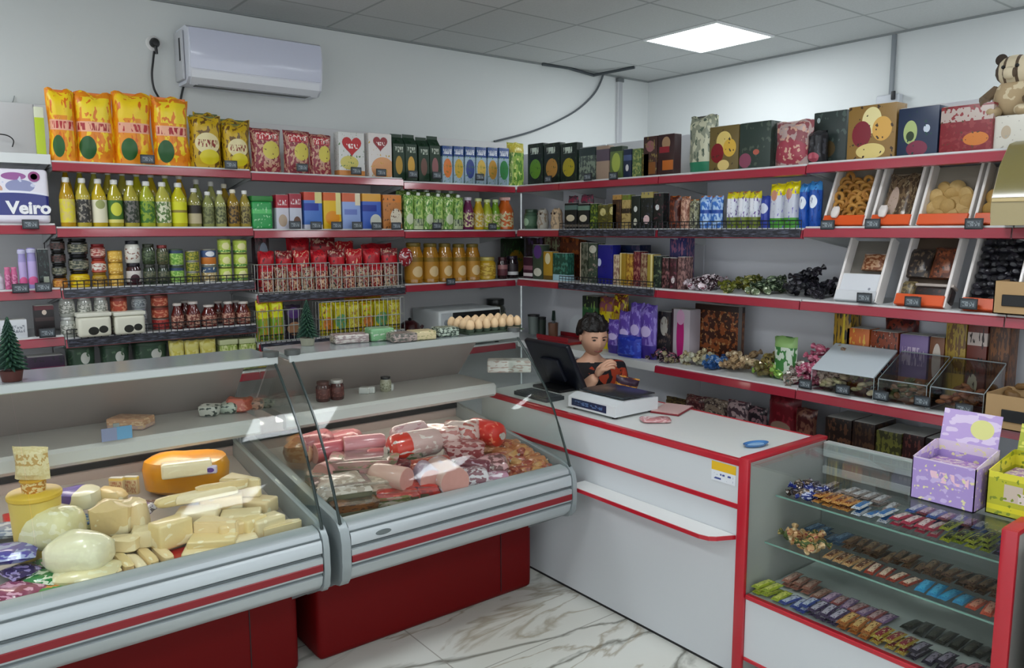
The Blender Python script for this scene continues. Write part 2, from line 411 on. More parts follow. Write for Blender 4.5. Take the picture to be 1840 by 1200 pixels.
def g_carton(name, w, d, h, st):   # gable-top carton
    r = bpy.data.objects.new(name, None); COL.objects.link(r)
    b = MB(); b.prism([(-d/2, 0), (d/2, 0), (d/2, h*.78), (.002, h*.93), (.002, h), (-.002, h), (-.002, h*.93), (-d/2, h*.78)], -w/2, w/2); b.build('carton', st['m'], r, False)
    MB().lathe([(0, 0), (w*.16, 0), (w*.16, .012), (0, .012)], 12, loc=(0, -d*.28, h*.83), rot=(R(38), 0, 0)).build('screw_cap', mat(st.get('cap', '#e8e8e6'), .4), r)
    return r
def g_pouch(name, w, d, h, st):    # stand-up pouch with spout
    r = bpy.data.objects.new(name, None); COL.objects.link(r)
    MB().pillow(w, d, h*.93, seed=random.randint(0, 99), wr=.04).build('pouch', st['m'], r)
    MB().lathe([(0, 0), (w*.16, 0), (w*.18, .002), (w*.18, h*.07), (w*.14, h*.085), (0, h*.085)], 12, loc=(0, 0, h*.92)).build('spout_cap', mat(st.get('cap', '#e8ece4'), .4), r)
    return r
def g_bucket(name, w, d, h, st):
    r = bpy.data.objects.new(name, None); COL.objects.link(r); q = w/2
    MB().lathe([(0, 0), (q*.84, 0), (q*.98, h*.9), (q*.98, h*.92), (0, h*.92)], 22).build('bucket', st['m'], r)
    MB().lathe([(0, h*.9), (q, h*.9), (q*1.04, h*.92), (q*1.04, h*.97), (q*.98, h), (0, h)], 22).build('lid', mat(st.get('cap', '#d8dcd8'), .4), r)
    return r
def g_tub(name, w, d, h, st):
    r = bpy.data.objects.new(name, None); COL.objects.link(r)
    MB().box(-w/2, w/2, -d/2, d/2, 0, h*.85, min(w, h)*.15, 3).build('tub', st['m'], r)
    MB().box(-w*.52, w*.52, -d*.52, d*.52, h*.84, h, .004, 2).build('lid', mat(st.get('cap', '#d8dcd8'), .4), r)
    return r
GEN = dict(box=g_box, bag=g_bag, bottle=g_bottle, jar=g_jar, can=g_can, carton=g_carton, pouch=g_pouch, bucket=g_bucket, tub=g_tub)
def S(col, *layers, **k):
    """a style: packaging colour + printed layers"""
    d = dict(k); mk = {a: d.pop(a) for a in ('rough', 'coat', 'metal', 'vary', 'bump') if a in d}
    mk.setdefault('rough', .35); d['m'] = mat(col, layers=tuple(layers), **mk); return d
CNT = {}
def item(wall, kind, name, x0, x1, ytop, z, st, label, cat, group=None, inset=.03, depth=None, hadd=0, rz=0, ybot=None):
    """stand a product on the shelf at height z, spanning pixel columns x0..x1 on the shelf's front plane"""
    P = Lx if wall == 'L' else Rx; ym = ytop+20
    a, b = P(x0, ym, inset), P(x1, ym, inset)
    w = abs(b.x-a.x) if wall == 'L' else abs(b.y-a.y)
    w *= .985
    top = P((x0+x1)/2, ytop, inset).z; h = max(.03, top-z)
    d = depth or {'bag': min(.12, w*.55), 'box': min(.10, w*.7), 'pouch': min(.07, w*.7)}.get(kind, w)
    r = GEN[kind](name, w, d, h, st)
    if wall == 'L': r.location = ((a.x+b.x)/2, LY+inset+d/2, z); r.rotation_euler = (0, 0, rz)
    else: r.location = (RX+inset+d/2, (a.y+b.y)/2, z); r.rotation_euler = (0, 0, R(-90)+rz)
    return tag(r, label, cat, group)
def row(wall, kind, name, spans, z, sts, label, cat, group=None, **k):
    """spans: list of (x0,x1,ytop); sts one style or list; {o} ordinal, {c} colour word of the style"""
    n = len(spans); group = group if n > 1 else None
    for i, sp in enumerate(spans):
        s = sts[i % len(sts)] if isinstance(sts, (list, tuple)) else sts
        item(wall, kind, name, sp[0], sp[1], sp[2], z, s, label.format(o=od(i, n), c=s.get('c', '')), cat, group, **k)
def even(x0, x1, n, y0, y1=None, gap=0):
    y1 = y0 if y1 is None else y1; w = (x1-x0)/n
    return [(x0+i*w+gap/2, x0+(i+1)*w-gap/2, y0+(y1-y0)*(i/max(1, n-1))) for i in range(n)]
#PRODUCTS
# ================================================================== LEFT RUN
z = 2.03
# row 1: crisps and dry goods
chip = [S('#e8900c', ('n', 5, .56, '#f2c416'), ('r', .12, .88, .62, .93, '#f0cc1a'), ('n', 9, .62, '#dd6a10'), ('e', .34, .2, .2, .15, '#1f5a20'), ('r', .1, .9, .42, .56, '#e9a98c'), ('t', .12, .9, .44, .54, 14, '#b5242a'), top='#d8700c', wr=.12),
        S('#e88a0e', ('n', 6, .55, '#f4d022'), ('r', .2, .9, .6, .9, '#f3d52a'), ('n', 8, .6, '#e07812'), ('e', .3, .2, .2, .16, '#1d5522'), ('r', .08, .92, .42, .56, '#eeb090'), ('t', .1, .9, .44, .54, 15, '#a8202a'), top='#d8700c', wr=.12)]
row('L', 'bag', 'snack_bag', [(84, 134, 160), (134, 204, 165), (204, 273, 166), (275, 340, 174)], z, chip, 'tall orange and yellow snack bag with red lettering, {o} of four', 'snack bag', 'tall orange snack bags', inset=.02)
item('L', 'box', 'snack_box', 62, 79, 192, z, S('#b8cc20', ('b', .8, 1, '#d9dcc0')), 'thin yellow-green pack at the left end of the top left shelf', 'packet')
sb = [S('#c7a417', ('n', 8, .55, '#6a4a12'), ('e', .5, .45, .36, .2, '#e2d4a0'), ('t', .2, .8, .38, .52, 22, '#8a2a1a'), ('e', .55, .2, .3, .14, '#d8c81c'), top='#4a5a1a', wr=.12)]
row('L', 'bag', 'nut_bag', [(343, 400, 207), (403, 450, 222)], z, sb, 'small yellow-brown snack bag, {o} of two beside the tall orange bags', 'snack bag', 'small yellow snack bags')
row('L', 'bag', 'nut_bag', [(352, 396, 203), (398, 452, 214)], z, sb, 'yellow snack bag in the back, {o} of two behind the small yellow bags', 'snack bag', 'yellow bags in the back', inset=.16)
pk = [S('#8c2f3c', ('n', 9, .5, '#c59a80'), ('r', .15, .85, .72, .9, '#b52030'), ('t', .15, .85, .74, .88, 18, '#f0dcd0'), ('e', .6, .5, .28, .2, '#cfc050'), ('n', 14, .66, '#5a1a22'), top='#6a1420', wr=.06)]
row('L', 'bag', 'pasta_pack', [(455, 508, 230), (514, 560, 234), (560, 598, 241)], z-.012, pk, 'dark pink patterned food pack, {o} of three on the top left shelf', 'food pack', 'dark pink food packs')
hx = [(608, 655, 238), (662, 704, 240)]
for i, (a, b, c) in enumerate(hx):
    it = item('L', 'box', 'cereal_box', a, b, c, 2.02, S('#d5d5d2', ('e', .4, .3, .35, .16, '#cfc36a'), ('n', 12, .64, '#5a7a4a'), ('b', 0, .12, '#cf8a4a')) if i == 0 else S('#dcd6d2', ('e', .6, .2, .5, .26, '#dba070'), ('n', 11, .66, '#c9a23a')),
              'white cereal box with a %s red heart, %s of the two' % (('big', 'left') if i == 0 else ('dark', 'right')), 'box', 'cereal boxes with a heart', depth=.07)
    q = Lx((a+b)/2, c+(22 if i == 0 else 16)); w = .062 if i == 0 else .048
    pts = []
    for k in range(28):
        t = 2*math.pi*k/28; pts.append((w*math.sin(t)**3, w*(13*math.cos(t)-5*math.cos(2*t)-2*math.cos(3*t)-math.cos(4*t))/16))
    o = MB().prism(pts, -.002, .0, 'y').build('printed_heart', mat('#b8141f' if i == 0 else '#8c1620', .3, layers=(('t', .2, .8, .42, .66, 9, '#f0e6e0'),)), None, False)
    o.parent = it; o.location = (0, -.0355, q.z-2.02)
gc = [S('#12301d', ('e', .5, .32, .3, .2, c), ('t', .15, .85, .6, .72, 20, '#d8e0d0'), cap='#14301c') for c in ('#b08a30', '#c89a3a', '#6a4a40', '#8a5a5a')]
for s_, cw in zip(gc, ('pear picture', 'orange picture', 'plum picture', 'grape picture')): s_['c'] = cw
row('L', 'carton', 'juice_carton', [(706, 727, 240), (728, 749, 241), (752, 771, 246), (772, 791, 244)], 2.008, gc, 'dark green gable-top juice carton with {c}, {o} of four', 'carton', 'dark green juice cartons', depth=.075)
bc = [S('#9ab0c0', ('b', .72, 1, '#1d3f80'), ('t', .1, .9, .78, .92, 20, '#e0e4ea'), ('e', .5, .4, .42, .26, c), ('n', 12, .62, '#4a7a3a')) for c in ('#d87a3a', '#c4a238', '#3c4c8a', '#cfae54', '#b88a3a', '#3f8a50')]
row('L', 'box', 'baby_food_box', even(794, 916, 6, 262, 266, 2), 2.002, bc, 'small blue-topped food box, {o} of six on the top shelf near the corner', 'box', 'small blue food boxes', depth=.05)
item('L', 'bag', 'salad_bag', 917, 946, 256, 2.0, S('#8fae4a', ('n', 7, .5, '#4f7f2a'), ('b', .75, 1, '#b6a83a'), ('n', 12, .62, '#d6d88a'), top='#9aa23a'), 'green and yellow pack in the corner of the top shelf', 'food pack')
# row 2 far left: toilet paper pack with the word Veiro
v0, v1 = at(-40, 390, 1, LY+.01), at(92, 390, 1, LY+.01); zt = at(40, 303, 1, LY+.01).z; zs = 1.735
pw = v1.x-v0.x
tp = thing('toilet_paper_pack', 'large white and blue pack of toilet paper with the word Veiro', 'toilet paper', ((v0.x+v1.x)/2, LY+.01+.11, zs))
MB().box(-pw/2, pw/2, -.11, .11, 0, zt-zs, .022, 4).build('pack', mat('#e4e0ea', .25, coat=.5, layers=(('e', .52, .86, .17, .07, '#9a5a98'), ('e', .6, .68, .2, .12, '#8a8fb8'), ('e', .2, .62, .16, .12, '#d0a088'), ('n', 7, .62, '#c9cde4'), ('e', .5, .28, .85, .32, '#e8e8f2'), ('e', .5, .26, .85, .30, '#14207a'), ('b', 0, .15, '#e6e2ee'))), tp)
MB().lathe([(.014, 0), (.024, 0), (.024, .0015), (.014, .0015), (.014, 0)], 20).build('printed_ring', mat('#93447c', .4), tp, loc=(pw*.30, -.1105, (zt-zs)*.86), rot=(R(90), 0, 0))
def text_mesh(txt, size, m, parent, loc, rot=(R(90), 0, 0), name='lettering', bold=.0):
    cu = bpy.data.curves.new('t', 'FONT'); cu.body = txt; cu.size = size; cu.extrude = .0008; cu.offset = bold; cu.align_x = 'CENTER'; cu.resolution_u = 3
    o = bpy.data.objects.new('t', cu); COL.objects.link(o); bpy.context.view_layer.update()
    me = bpy.data.meshes.new_from_object(o); bpy.data.objects.remove(o); me.name = name
    me.materials.clear(); me.materials.append(m)
    q = bpy.data.objects.new(name, me); COL.objects.link(q); q.parent = parent; q.location = loc; q.rotation_euler = rot; return q
text_mesh('Veiro', .078, mat('#f2f2f4', .4), tp, (pw*.20, -.1115, .046), bold=.003)
# row 2: oils
oil = lambda c, lab, cap='#e2e2dc': S(c, rough=.12, coat=.6, cap=cap, sh=.7, neck=.36, lab=lab)
L_ = lambda c, *ly: mat(c, .5, layers=ly)
oils = [oil('#b88f12', L_('#d8c46a', ('n', 5, .5, '#e0d23a'))), oil('#b3a338', L_('#8a8478', ('n', 6, .45, '#2f2d2a'))), oil('#bfa51c', L_('#e2ddc0', ('e', .5, .8, .3, .2, '#9aa060'))), oil('#b0a42a', L_('#3e6a24', ('e', .5, .6, .35, .3, '#c9cc3c'), ('b', 0, .15, '#d8d070'))),
        oil('#aaa03a', L_('#6d6a64', ('n', 6, .5, '#2c3528'))), oil('#a8ae30', L_('#86a028', ('n', 5, .5, '#3c6e26'))), oil('#b5b04a', L_('#d6d6b8', ('n', 6, .5, '#5d7a40'))), oil('#c4bd1c', L_('#d3d41e', ('b', .5, .62, '#8a7a30')))]
row('L', 'bottle', 'oil_bottle', even(106, 338, 9, 298, 312, 3), 1.72, [oils[(i*3) % 8] for i in range(9)], 'tall oil bottle with white cap, {o} of the oil back row', 'oil bottle', 'oil bottles in the back row', inset=.17)
row('L', 'bottle', 'oil_bottle', even(106, 338, 8, 318, 328, 2), 1.72, oils, 'yellow cooking oil bottle with printed label, {o} of the front row', 'oil bottle', 'oil bottles in the front row', inset=.02)
so = [oil('#8f8a4a', L_('#b9ad8a', ('b', .55, 1, '#2a241e')), '#e0e0e0'), oil('#8a8f52', L_('#7d8252', ('n', 5, .5, '#5a5f3a'))), oil('#9a9c5a', L_('#8d9060', ('n', 6, .5, '#4d5536'))), oil('#93761e', L_('#8a6a2a', ('n', 6, .5, '#3a2c16')), '#e6dfc8'), oil('#9c8a3a', L_('#8f8348', ('n', 7, .5, '#4a4024')))]
row('L', 'bottle', 'vinegar_bottle', [(340, 363, 338), (366, 386, 344), (388, 408, 342), (411, 432, 340), (433, 452, 342)], 1.72, so, 'short vinegar or oil bottle, {o} of five right of the tall oils', 'bottle', 'short bottles right of the oils')
row('L', 'bottle', 'vinegar_bottle', [(345, 366, 322), (372, 392, 326), (396, 416, 330)], 1.72, so[1:], 'pale green bottle, {o} of three in the back row behind the short bottles', 'bottle', 'short bottles in the back', inset=.16)
item('L', 'tub', 'green_tub', 453, 490, 352, 1.708, S('#2f9a50', ('b', .55, .7, '#5ac06a'), ('n', 8, .62, '#9ad0a0'), cap='#2a7a34'), 'green plastic tub of washing gel between the bottles and the boxes', 'tub')
bxs = [S('#c9c9d4', ('b', .62, 1, '#a81c30'), ('t', .15, .85, .7, .85, 16, '#efe4e4'), ('e', .5, .25, .34, .18, '#b5a08a'), c='red and white'), S('#bfc4d2', ('b', .6, 1, '#9c1e34'), ('t', .1, .9, .7, .85, 16, '#efe4e4'), ('e', .6, .2, .3, .16, '#6a4a3a'), c='red and pale blue'),
       S('#4d78c4', ('b', .78, 1, '#c4432c'), ('r', .6, 1, .7, 1, '#d9d08a'), ('r', 0, .8, .5, .7, '#22399a'), ('b', 0, .12, '#d6dae6'), c='blue with a red top'), S('#e2b61c', ('b', .78, 1, '#d0622c'), ('e', .5, .3, .4, .2, '#e0901c'), ('r', .7, 1, .4, 1, '#e0d890'), c='yellow'),
       S('#8fa6d8', ('b', .76, 1, '#c8603c'), ('r', .7, 1, .66, 1, '#e2d8b8'), ('r', .1, .8, .4, .55, '#6a7cc0'), c='pale blue'), S('#3f62b8', ('b', .78, 1, '#d8a03a'), ('r', 0, .75, .5, .68, '#1f3590'), ('e', .7, .22, .3, .2, '#c5c8bc'), c='dark blue'), S('#b8763a', ('b', .78, 1, '#cc7a2a'), ('e', .7, .3, .32, .3, '#d6cdb8'), ('n', 10, .62, '#5a3a20'), c='brown')]
row('L', 'box', 'washing_powder_box', [(496, 519, 350), (520, 542, 348), (546, 579, 345), (581, 613, 346), (615, 648, 347), (651, 685, 348), (688, 722, 350)], 1.707, bxs, '{c} dry food box, {o} of seven', 'box', 'cardboard boxes in the second row', depth=.06)
gp = [S('#7da84a', ('n', 7, .52, '#b9d07a'), ('n', 11, .6, '#2e6a2a'), ('b', 0, .3, '#b8c49a'), ('t', .1, .9, .1, .3, 14, '#4a5a4a')), S('#8fb558', ('n', 7, .5, '#4f8a34'), ('n', 11, .6, '#dfe6b0'), ('e', .5, .3, .35, .16, '#c4ccae'))]
row('L', 'pouch', 'mayonnaise_pouch', even(716, 826, 5, 336, 342), 1.705, gp, 'green sauce pouch with white cap, {o} of the back row', 'pouch', 'green pouches back row', inset=.14)
row('L', 'pouch', 'mayonnaise_pouch', even(728, 836, 6, 345, 350, 1), 1.705, gp[::-1], 'green sauce pouch with white cap, {o} of the front row', 'pouch', 'green pouches front row')
bt = lambda c, cap: S(c, rough=.15, coat=.5, cap=cap, sh=.66, neck=.5, lab=L_(c, ('n', 6, .5, '#d8cfa0')))
sy = [dict(bt('#6a2250', '#c9c0cc'), c='purple'), dict(bt('#c9a41c', '#d8dfa0'), c='yellow'), dict(bt('#a9b62a', '#d5e0a0'), c='lime'), dict(bt('#6f9a20', '#c8dca0'), c='green'), dict(bt('#c9601e', '#dfb0a8'), c='orange')]
row('L', 'bottle', 'syrup_bottle', [(838, 855, 354), (857, 873, 356), (873, 888, 358), (888, 902, 358), (904, 928, 354)], 1.702, sy, '{c} syrup bottle at the right end of the second row, {o} of five', 'bottle', 'coloured syrup bottles')
# row 3 far left: creams and sprays
row('L', 'bottle', 'lotion_bottle', [(-14, 8, 492)], 1.43, S('#d0ccd8', cap='#dcdce4', sh=.8, neck=.5), 'white lotion bottle cut by the left frame edge', 'bottle')
row('L', 'bottle', 'lotion_bottle', [(9, 20, 480), (21, 32, 480)], 1.43, S('#c8628e', cap='#d87aa0', sh=.84, neck=.7, lab=L_('#d58aac', ('n', 5, .5, '#b04a7a'))), 'small pink bottle, {o} of two at the far left', 'bottle', 'small pink bottles')
row('L', 'bottle', 'spray_can', [(33, 47, 449), (49, 66, 447)], 1.43, S('#9b92c6', cap='#c2c0dc', sh=.86, neck=.8, lab=L_('#b8a6d6', ('e', .5, .15, .5, .2, '#d05a8e'))), 'tall lilac spray can, {o} of two at the far left', 'spray can', 'lilac spray cans')
item('L', 'box', 'dark_bottle_box', 68, 88, 448, 1.43, S('#14191a', ('n', 9, .6, '#3a4a48'), ('r', .4, .9, .1, .3, '#9aa090')), 'black narrow pack beside the lilac spray cans', 'packet')
# row 3: stacked tins and jars
def stack(cx0, cx1, ytop, z, specs, kind, where, zs_inset=.03):
    """columns of tins: specs top to bottom"""
    n = len(specs); a = Lx(cx0, ytop+30, zs_inset); top = Lx((cx0+cx1)/2, ytop, zs_inset).z; hh = (top-z)/n; b = Lx(cx1, ytop+30, zs_inset); w = (b.x-a.x)*.97
    lev = {1: [''], 2: ['upper', 'lower'], 3: ['top', 'middle', 'bottom'], 4: ['top', 'second from top', 'third from top', 'bottom']}[n]
    for j, (k2, st, desc) in enumerate(specs):
        r = GEN[k2]('tin' if k2 == 'can' else 'glass_jar' if k2 == 'jar' else 'tub', w, w, hh-.0012, st)
        r.location = ((a.x+b.x)/2, LY+zs_inset+w/2, z+hh*(n-1-j))
        tag(r, '%s, %s %s' % (desc, lev[j], 'of the stack '+where if n > 1 else where), 'tin' if k2 == 'can' else 'jar', 'stacked tins and jars')
jr = lambda c, lab, cap: S(c, rough=.15, coat=.5, cap=cap, lab=lab)
dk = jr('#1c1a16', L_('#231f1b', ('n', 6, .5, '#5a3a34')), '#101010'); dk2 = jr('#1a1c18', L_('#3a4034', ('n', 5, .5, '#8d8a74')), '#15161a')
yl = jr('#d9b81a', L_('#e8cf14', ('n', 5, .5, '#c99a18')), '#191510'); org = jr('#8a5420', L_('#b86a24', ('n', 6, .5, '#e0a850')), '#1a1512')
stack(92, 120, 428, 1.425, [('jar', dk, 'black lidded jar'), ('jar', dk, 'black jar'), ('jar', dk2, 'dark jar'), ('jar', org, 'orange labelled jar')], 0, 'of dark jars at the left end')
stack(124, 162, 428, 1.425, [('jar', dk2, 'dark jar with red label'), ('jar', dk2, 'dark jar with blue-grey label'), ('jar', yl, 'bright yellow labelled jar')], 0, 'second from left')
rd = jr('#7e2f2a', L_('#9c4038', ('n', 5, .5, '#d8b8a8')), '#7a1c20'); wl = jr('#b04a34', L_('#d8d4c8', ('n', 5, .55, '#a04a3a')), '#8a2420'); ol = jr('#a98a2a', L_('#b8922e', ('n', 6, .5, '#7a5a1c')), '#8a6a20')
stack(165, 193, 438, 1.425, [('jar', rd, 'red jar'), ('jar', wl, 'white labelled red jar'), ('jar', ol, 'golden olive jar')], 0, 'right of the yellow jar')
yt = S('#d0a63a', cap='#c9a040', lab=L_('#d6ab42', ('b', .0, .25, '#b88828'), ('n', 6, .6, '#e8cf80')))
stack(196, 224, 450, 1.425, [('can', yt, 'mustard yellow tin')]*3, 0, 'of three mustard yellow tins')
stack(227, 255, 432, 1.425, [('jar', jr('#d8d6cc', L_('#d9d6cc', ('n', 5, .6, '#8a5a4a')), '#14141e'), 'white jar with black lid'), ('jar', jr('#3a1c20', L_('#c9c4be', ('e', .5, .3, .3, .4, '#3a1420')), '#1b1620'), 'dark plum jar with white label')], 0, 'under the price tags')
gr = jr('#33402a', L_('#5a6a4a', ('n', 6, .5, '#2c3a24')), '#2a3020'); gr2 = jr('#2f3a2a', L_('#6a6a50', ('n', 6, .5, '#364030')), '#3a3c34')
stack(258, 282, 438, 1.425, [('jar', gr, 'dark green pickle jar'), ('jar', gr2, 'dark grey-green jar')], 0, 'left of two dark green stacks')
stack(284, 305, 440, 1.425, [('jar', jr('#4a4a34', L_('#6f6a4a', ('n', 6, .5, '#3a4a2a')), '#7a2e2c'), 'olive jar with red lid'), ('jar', gr2, 'grey-green olive jar')], 0, 'right of two dark green stacks')
pea = S('#5a8a38', cap='#6a7a6a', lab=L_('#6aa03a', ('n', 6, .5, '#a8cc6a'), ('b', .8, 1, '#223a5a')))
stack(307, 334, 447, 1.425, [('can', pea, 'green pea tin')]*2, 0, 'of two green pea tins')
stack(337, 362, 450, 1.425, [('can', S('#8a8a2a', lab=L_('#a8a032', ('n', 6, .5, '#5a6a20'))), 'olive yellow tin')]*3, 0, 'of three olive yellow tins')
stack(365, 393, 447, 1.425, [('can', S('#c8632a', lab=L_('#c9762c', ('b', .5, 1, '#38507a'), ('e', .5, .75, .3, .2, '#d8dce0'))), 'orange and blue tin'), ('can', S('#c8632a', lab=L_('#b9a06a', ('b', .6, 1, '#2e4a6a'), ('n', 6, .6, '#e0dcc0'))), 'beige and blue tin')], 0, 'left of the lime tins')
lm = S('#b4c04a', cap='#9aa45a', lab=L_('#b9cc52', ('e', .5, .5, .3, .3, '#e0dca0'), ('b', 0, .15, '#5a9a4a'), ('n', 7, .62, '#dbe39a')))
stack(395, 419, 429, 1.425, [('can', lm, 'lime green tin')]*3, 0, 'of lime tins, left one')
stack(423, 448, 430, 1.425, [('can', lm, 'lime green tin')]*3, 0, 'of lime tins, right one')
# row 3: red crisp and noodle bags in wire baskets
def basket(x0, x1, ytop, z, label, d=.30, col='#b9bcb8', inset=-.03, wall='L'):
    P = Lx if wall == 'L' else Rx; a, b = P(x0, ytop, inset), P(x1, ytop, inset); w = abs(b.x-a.x) if wall == 'L' else abs(a.y-b.y); h = a.z-z
    t = thing('wire_basket', label, 'basket', ((a.x+b.x)/2, LY+inset+d/2, z) if wall == 'L' else (RX+inset+d/2, (a.y+b.y)/2, z), 0 if wall == 'L' else R(-90), 'wire baskets on the shelves')
    m = MB(); n = int(w/.028)
    for y in (-d/2, d/2):
        for i in range(n+1): x = -w/2+w*i/n; m.tube([(x, y, .004), (x, y, h)], .0018, 4)
    for s in (-1, 1):
        for i in range(8): y = -d/2+d*i/7; m.tube([(s*w/2, y, .004), (s*w/2, y, h)], .0018, 4)
    for i in range(n+1): x = -w/2+w*i/n; m.tube([(x, -d/2, .004), (x, d/2, .004)], .0018, 4)
    m.build('wire_grid', mat(col, .35, .6), t, False)
    f = MB()
    for zz in (.006, h*.5, h): f.tube([(-w/2, -d/2, zz), (w/2, -d/2, zz), (w/2, d/2, zz), (-w/2, d/2, zz), (-w/2, -d/2, zz)], .003, 5)
    f.build('rim', mat(col, .35, .6), t, False); return t
basket(462, 592, 476, 1.352, 'wire basket of red noodle packs on the left shelving, left of two', inset=-.02)
basket(597, 722, 476, 1.352, 'wire basket of red noodle packs on the left shelving, right of two', inset=-.02)
rb = [S('#a81020', ('n', 6, .56, '#c9242c'), ('e', .5, .25, .4, .18, '#c9a884'), ('n', 11, .64, '#5a0a12'), top='#8a0c18', c='bright red'), S('#7e0f1c', ('n', 7, .55, '#c2a08a'), ('b', .6, .8, '#b81624'), ('n', 12, .62, '#2a1a16'), top='#6a0c16', c='dark red'),
      S('#b21420', ('n', 8, .6, '#dbb290'), ('e', .5, .3, .36, .2, '#cfb48e'), top='#9a1018', c='red and beige')]
row('L', 'bag', 'noodle_pack', even(466, 720, 8, 452, 446, 3), 1.355, rb, '{c} noodle pack in the wire baskets, {o} of the front row', 'noodle pack', 'noodle packs in the baskets', inset=.02, depth=.07)
row('L', 'bag', 'noodle_pack', [(520, 560, 428), (562, 606, 426), (608, 640, 434), (655, 708, 438)], 1.355, rb, '{c} noodle pack high in the basket back, {o} of four', 'noodle pack', 'noodle packs in the back', inset=.16, depth=.08)
rr_ = [S('#8a0e1a', ('n', 9, .5, '#d8b08c'), ('n', 14, .58, '#4a1a14'), ('b', .8, 1, '#b01422'), top='#7a0c16')]
row('L', 'bag', 'seasoning_packet', even(470, 716, 10, 480, 478, 2), 1.357, rr_+[S('#b8a284', ('n', 9, .52, '#8a1420'), ('n', 12, .6, '#1e3a2c'), top='#8a1420')], 'small red and beige packet at the basket front, {o} of ten', 'packet', 'small packets at the basket front', inset=-.008, depth=.035)
item('L', 'box', 'brown_packet', 458, 484, 426, 1.352, S('#2c1c1e', ('n', 9, .55, '#7a4a50'), ('e', .6, .7, .3, .2, '#8a96a8')), 'dark packet at the left end of the noodle baskets', 'packet', inset=.17)
tb = thing('round_bag', 'round shiny red bag hanging at the right end of the noodle baskets', 'bag', Lx(729, 462, -.0)+Vector((0, .0, 0)))
MB().ball((0, 0, 0), .05, (1, .5, 1.2)).build('bag', mat('#8c1620', .15, coat=.6, layers=(('n', 5, .6, '#c9b8b8'),)), tb)
MB().tube([(0, .0, .055), (0, .0, .1), (0, .02, .18)], .0015, 4).build('hanging_cord', DARK, tb)
# row 3: amber bottles and jars
amb = S('#a8741a', rough=.12, coat=.7, cap='#6b5a1a', sh=.8, neck=.6, lab=L_('#b98426', ('e', .5, .35, .3, .25, '#e0c490'), ('b', .8, 1, '#8a6a1a')))
row('L', 'bottle', 'juice_bottle', [(737, 765, 436), (768, 793, 437), (795, 817, 437), (820, 842, 438), (845, 867, 438)], 1.362, amb, 'amber juice bottle with golden label, {o} of five', 'bottle', 'amber juice bottles')
item('L', 'jar', 'honey_jar', 869, 898, 462, 1.362, jr('#c9a428', L_('#d8bb4c', ('n', 6, .5, '#b08a20')), '#c8ba6a'), 'squat golden jar right of the amber bottles', 'jar')
row('L', 'jar', 'coffee_jar', [(901, 916, 462), (918, 936, 460)], 1.362, [jr('#2a1418', L_('#5a2a34', ('b', .6, 1, '#9a6a6a')), '#3a1a20'), jr('#201418', L_('#2a2024', ('b', 0, .3, '#d8d8d8')), '#241a2a')], 'small dark coffee jar, {o} of two at the corner', 'jar', 'small dark jars')
row('L', 'box', 'tea_box', [(914, 942, 428)], 1.362, S('#1e2a16', ('e', .5, .4, .5, .3, '#8a6a20'), ('n', 8, .6, '#2f5a2a')), 'dark green tea box in the back corner above the coffee jars', 'box', inset=.18)
# row 4 far left
item('L', 'box', 'white_carton', 0, 50, 575, 1.20, S('#d2d6da', ('t', .2, .9, .3, .7, 14, '#8a9098')), 'white carton behind the small fir tree at the left', 'box')
item('L', 'box', 'coffee_box', 62, 98, 549, 1.20, S('#1a1416', ('b', .86, 1, '#5a1420'), ('b', .5, .62, '#3a2a2a'), ('e', .5, .78, .12, .08, '#d0c0b0')), 'black box with dark red top beside the white carton', 'box')
# row 4: jars, ketchup
wj = jr('#a9aca4', L_('#c9c9c0', ('n', 6, .5, '#7e8278')), '#c2c4c0')
stack(108, 138, 533, 1.185, [('jar', wj, 'white mayonnaise jar'), ('jar', wj, 'white jar')], 0, 'at the left end of the fourth row')
stack(141, 168, 533, 1.185, [('jar', wj, 'grey-white mayonnaise jar'), ('jar', wj, 'grey-white jar')], 0, 'second in the fourth row')
stack(171, 197, 533, 1.185, [('jar', wj, 'pale mayonnaise jar'), ('jar', wj, 'pale jar')], 0, 'third in the fourth row')
rc = S('#a04a34', cap='#8a5a4a', lab=L_('#a8452e', ('n', 5, .55, '#d08a6a'), ('b', .8, 1, '#7a2a20')))
stack(201, 233, 532, 1.185, [('can', rc, 'brick red tomato tin')]*2, 0, 'of brick red tins on the left')
stack(239, 268, 532, 1.185, [('jar', jr('#8a9294', L_('#a2aaac', ('n', 7, .5, '#5a6268')), '#9aa0a8'), 'grey jar')]*3, 0, 'of grey jars between the red tins')
stack(275, 307, 530, 1.185, [('can', rc, 'brick red tin'), ('can', rc, 'brick red tin'), ('can', S('#b03a34', lab=L_('#b8483e', ('n', 5, .5, '#8a1c20'))), 'crimson tin')], 0, 'of brick red tins on the right')
row('L', 'tub', 'cream_tub', [(140, 201, 562), (206, 262, 560)], 1.185, [S('#d9d8c6', ('e', .45, .3, .16, .2, '#22241e'), ('e', .75, .35, .14, .18, '#22241e'), cap='#dcdccc')], 'wide white tub with black spots, {o} of two', 'tub', 'wide white tubs', inset=-.03, depth=.09)
kt = S('#5a1c18', rough=.15, coat=.5, cap='#dcd4cc', sh=.66, neck=.55, lab=L_('#7a3a30', ('n', 6, .5, '#c9a08a')))
row('L', 'bottle', 'ketchup_bottle', [(311, 332, 545), (338, 362, 542), (366, 392, 548), (403, 424, 542), (429, 453, 542)], 1.185, kt, 'dark red ketchup bottle with white cap, {o} of five', 'ketchup bottle', 'ketchup bottles', inset=.02)
row('L', 'bottle', 'ketchup_bottle', [(325, 345, 540), (385, 405, 541), (418, 436, 540)], 1.185, kt, 'dark red ketchup bottle, {o} of three in the back row', 'ketchup bottle', 'ketchup bottles in the back', inset=.15)
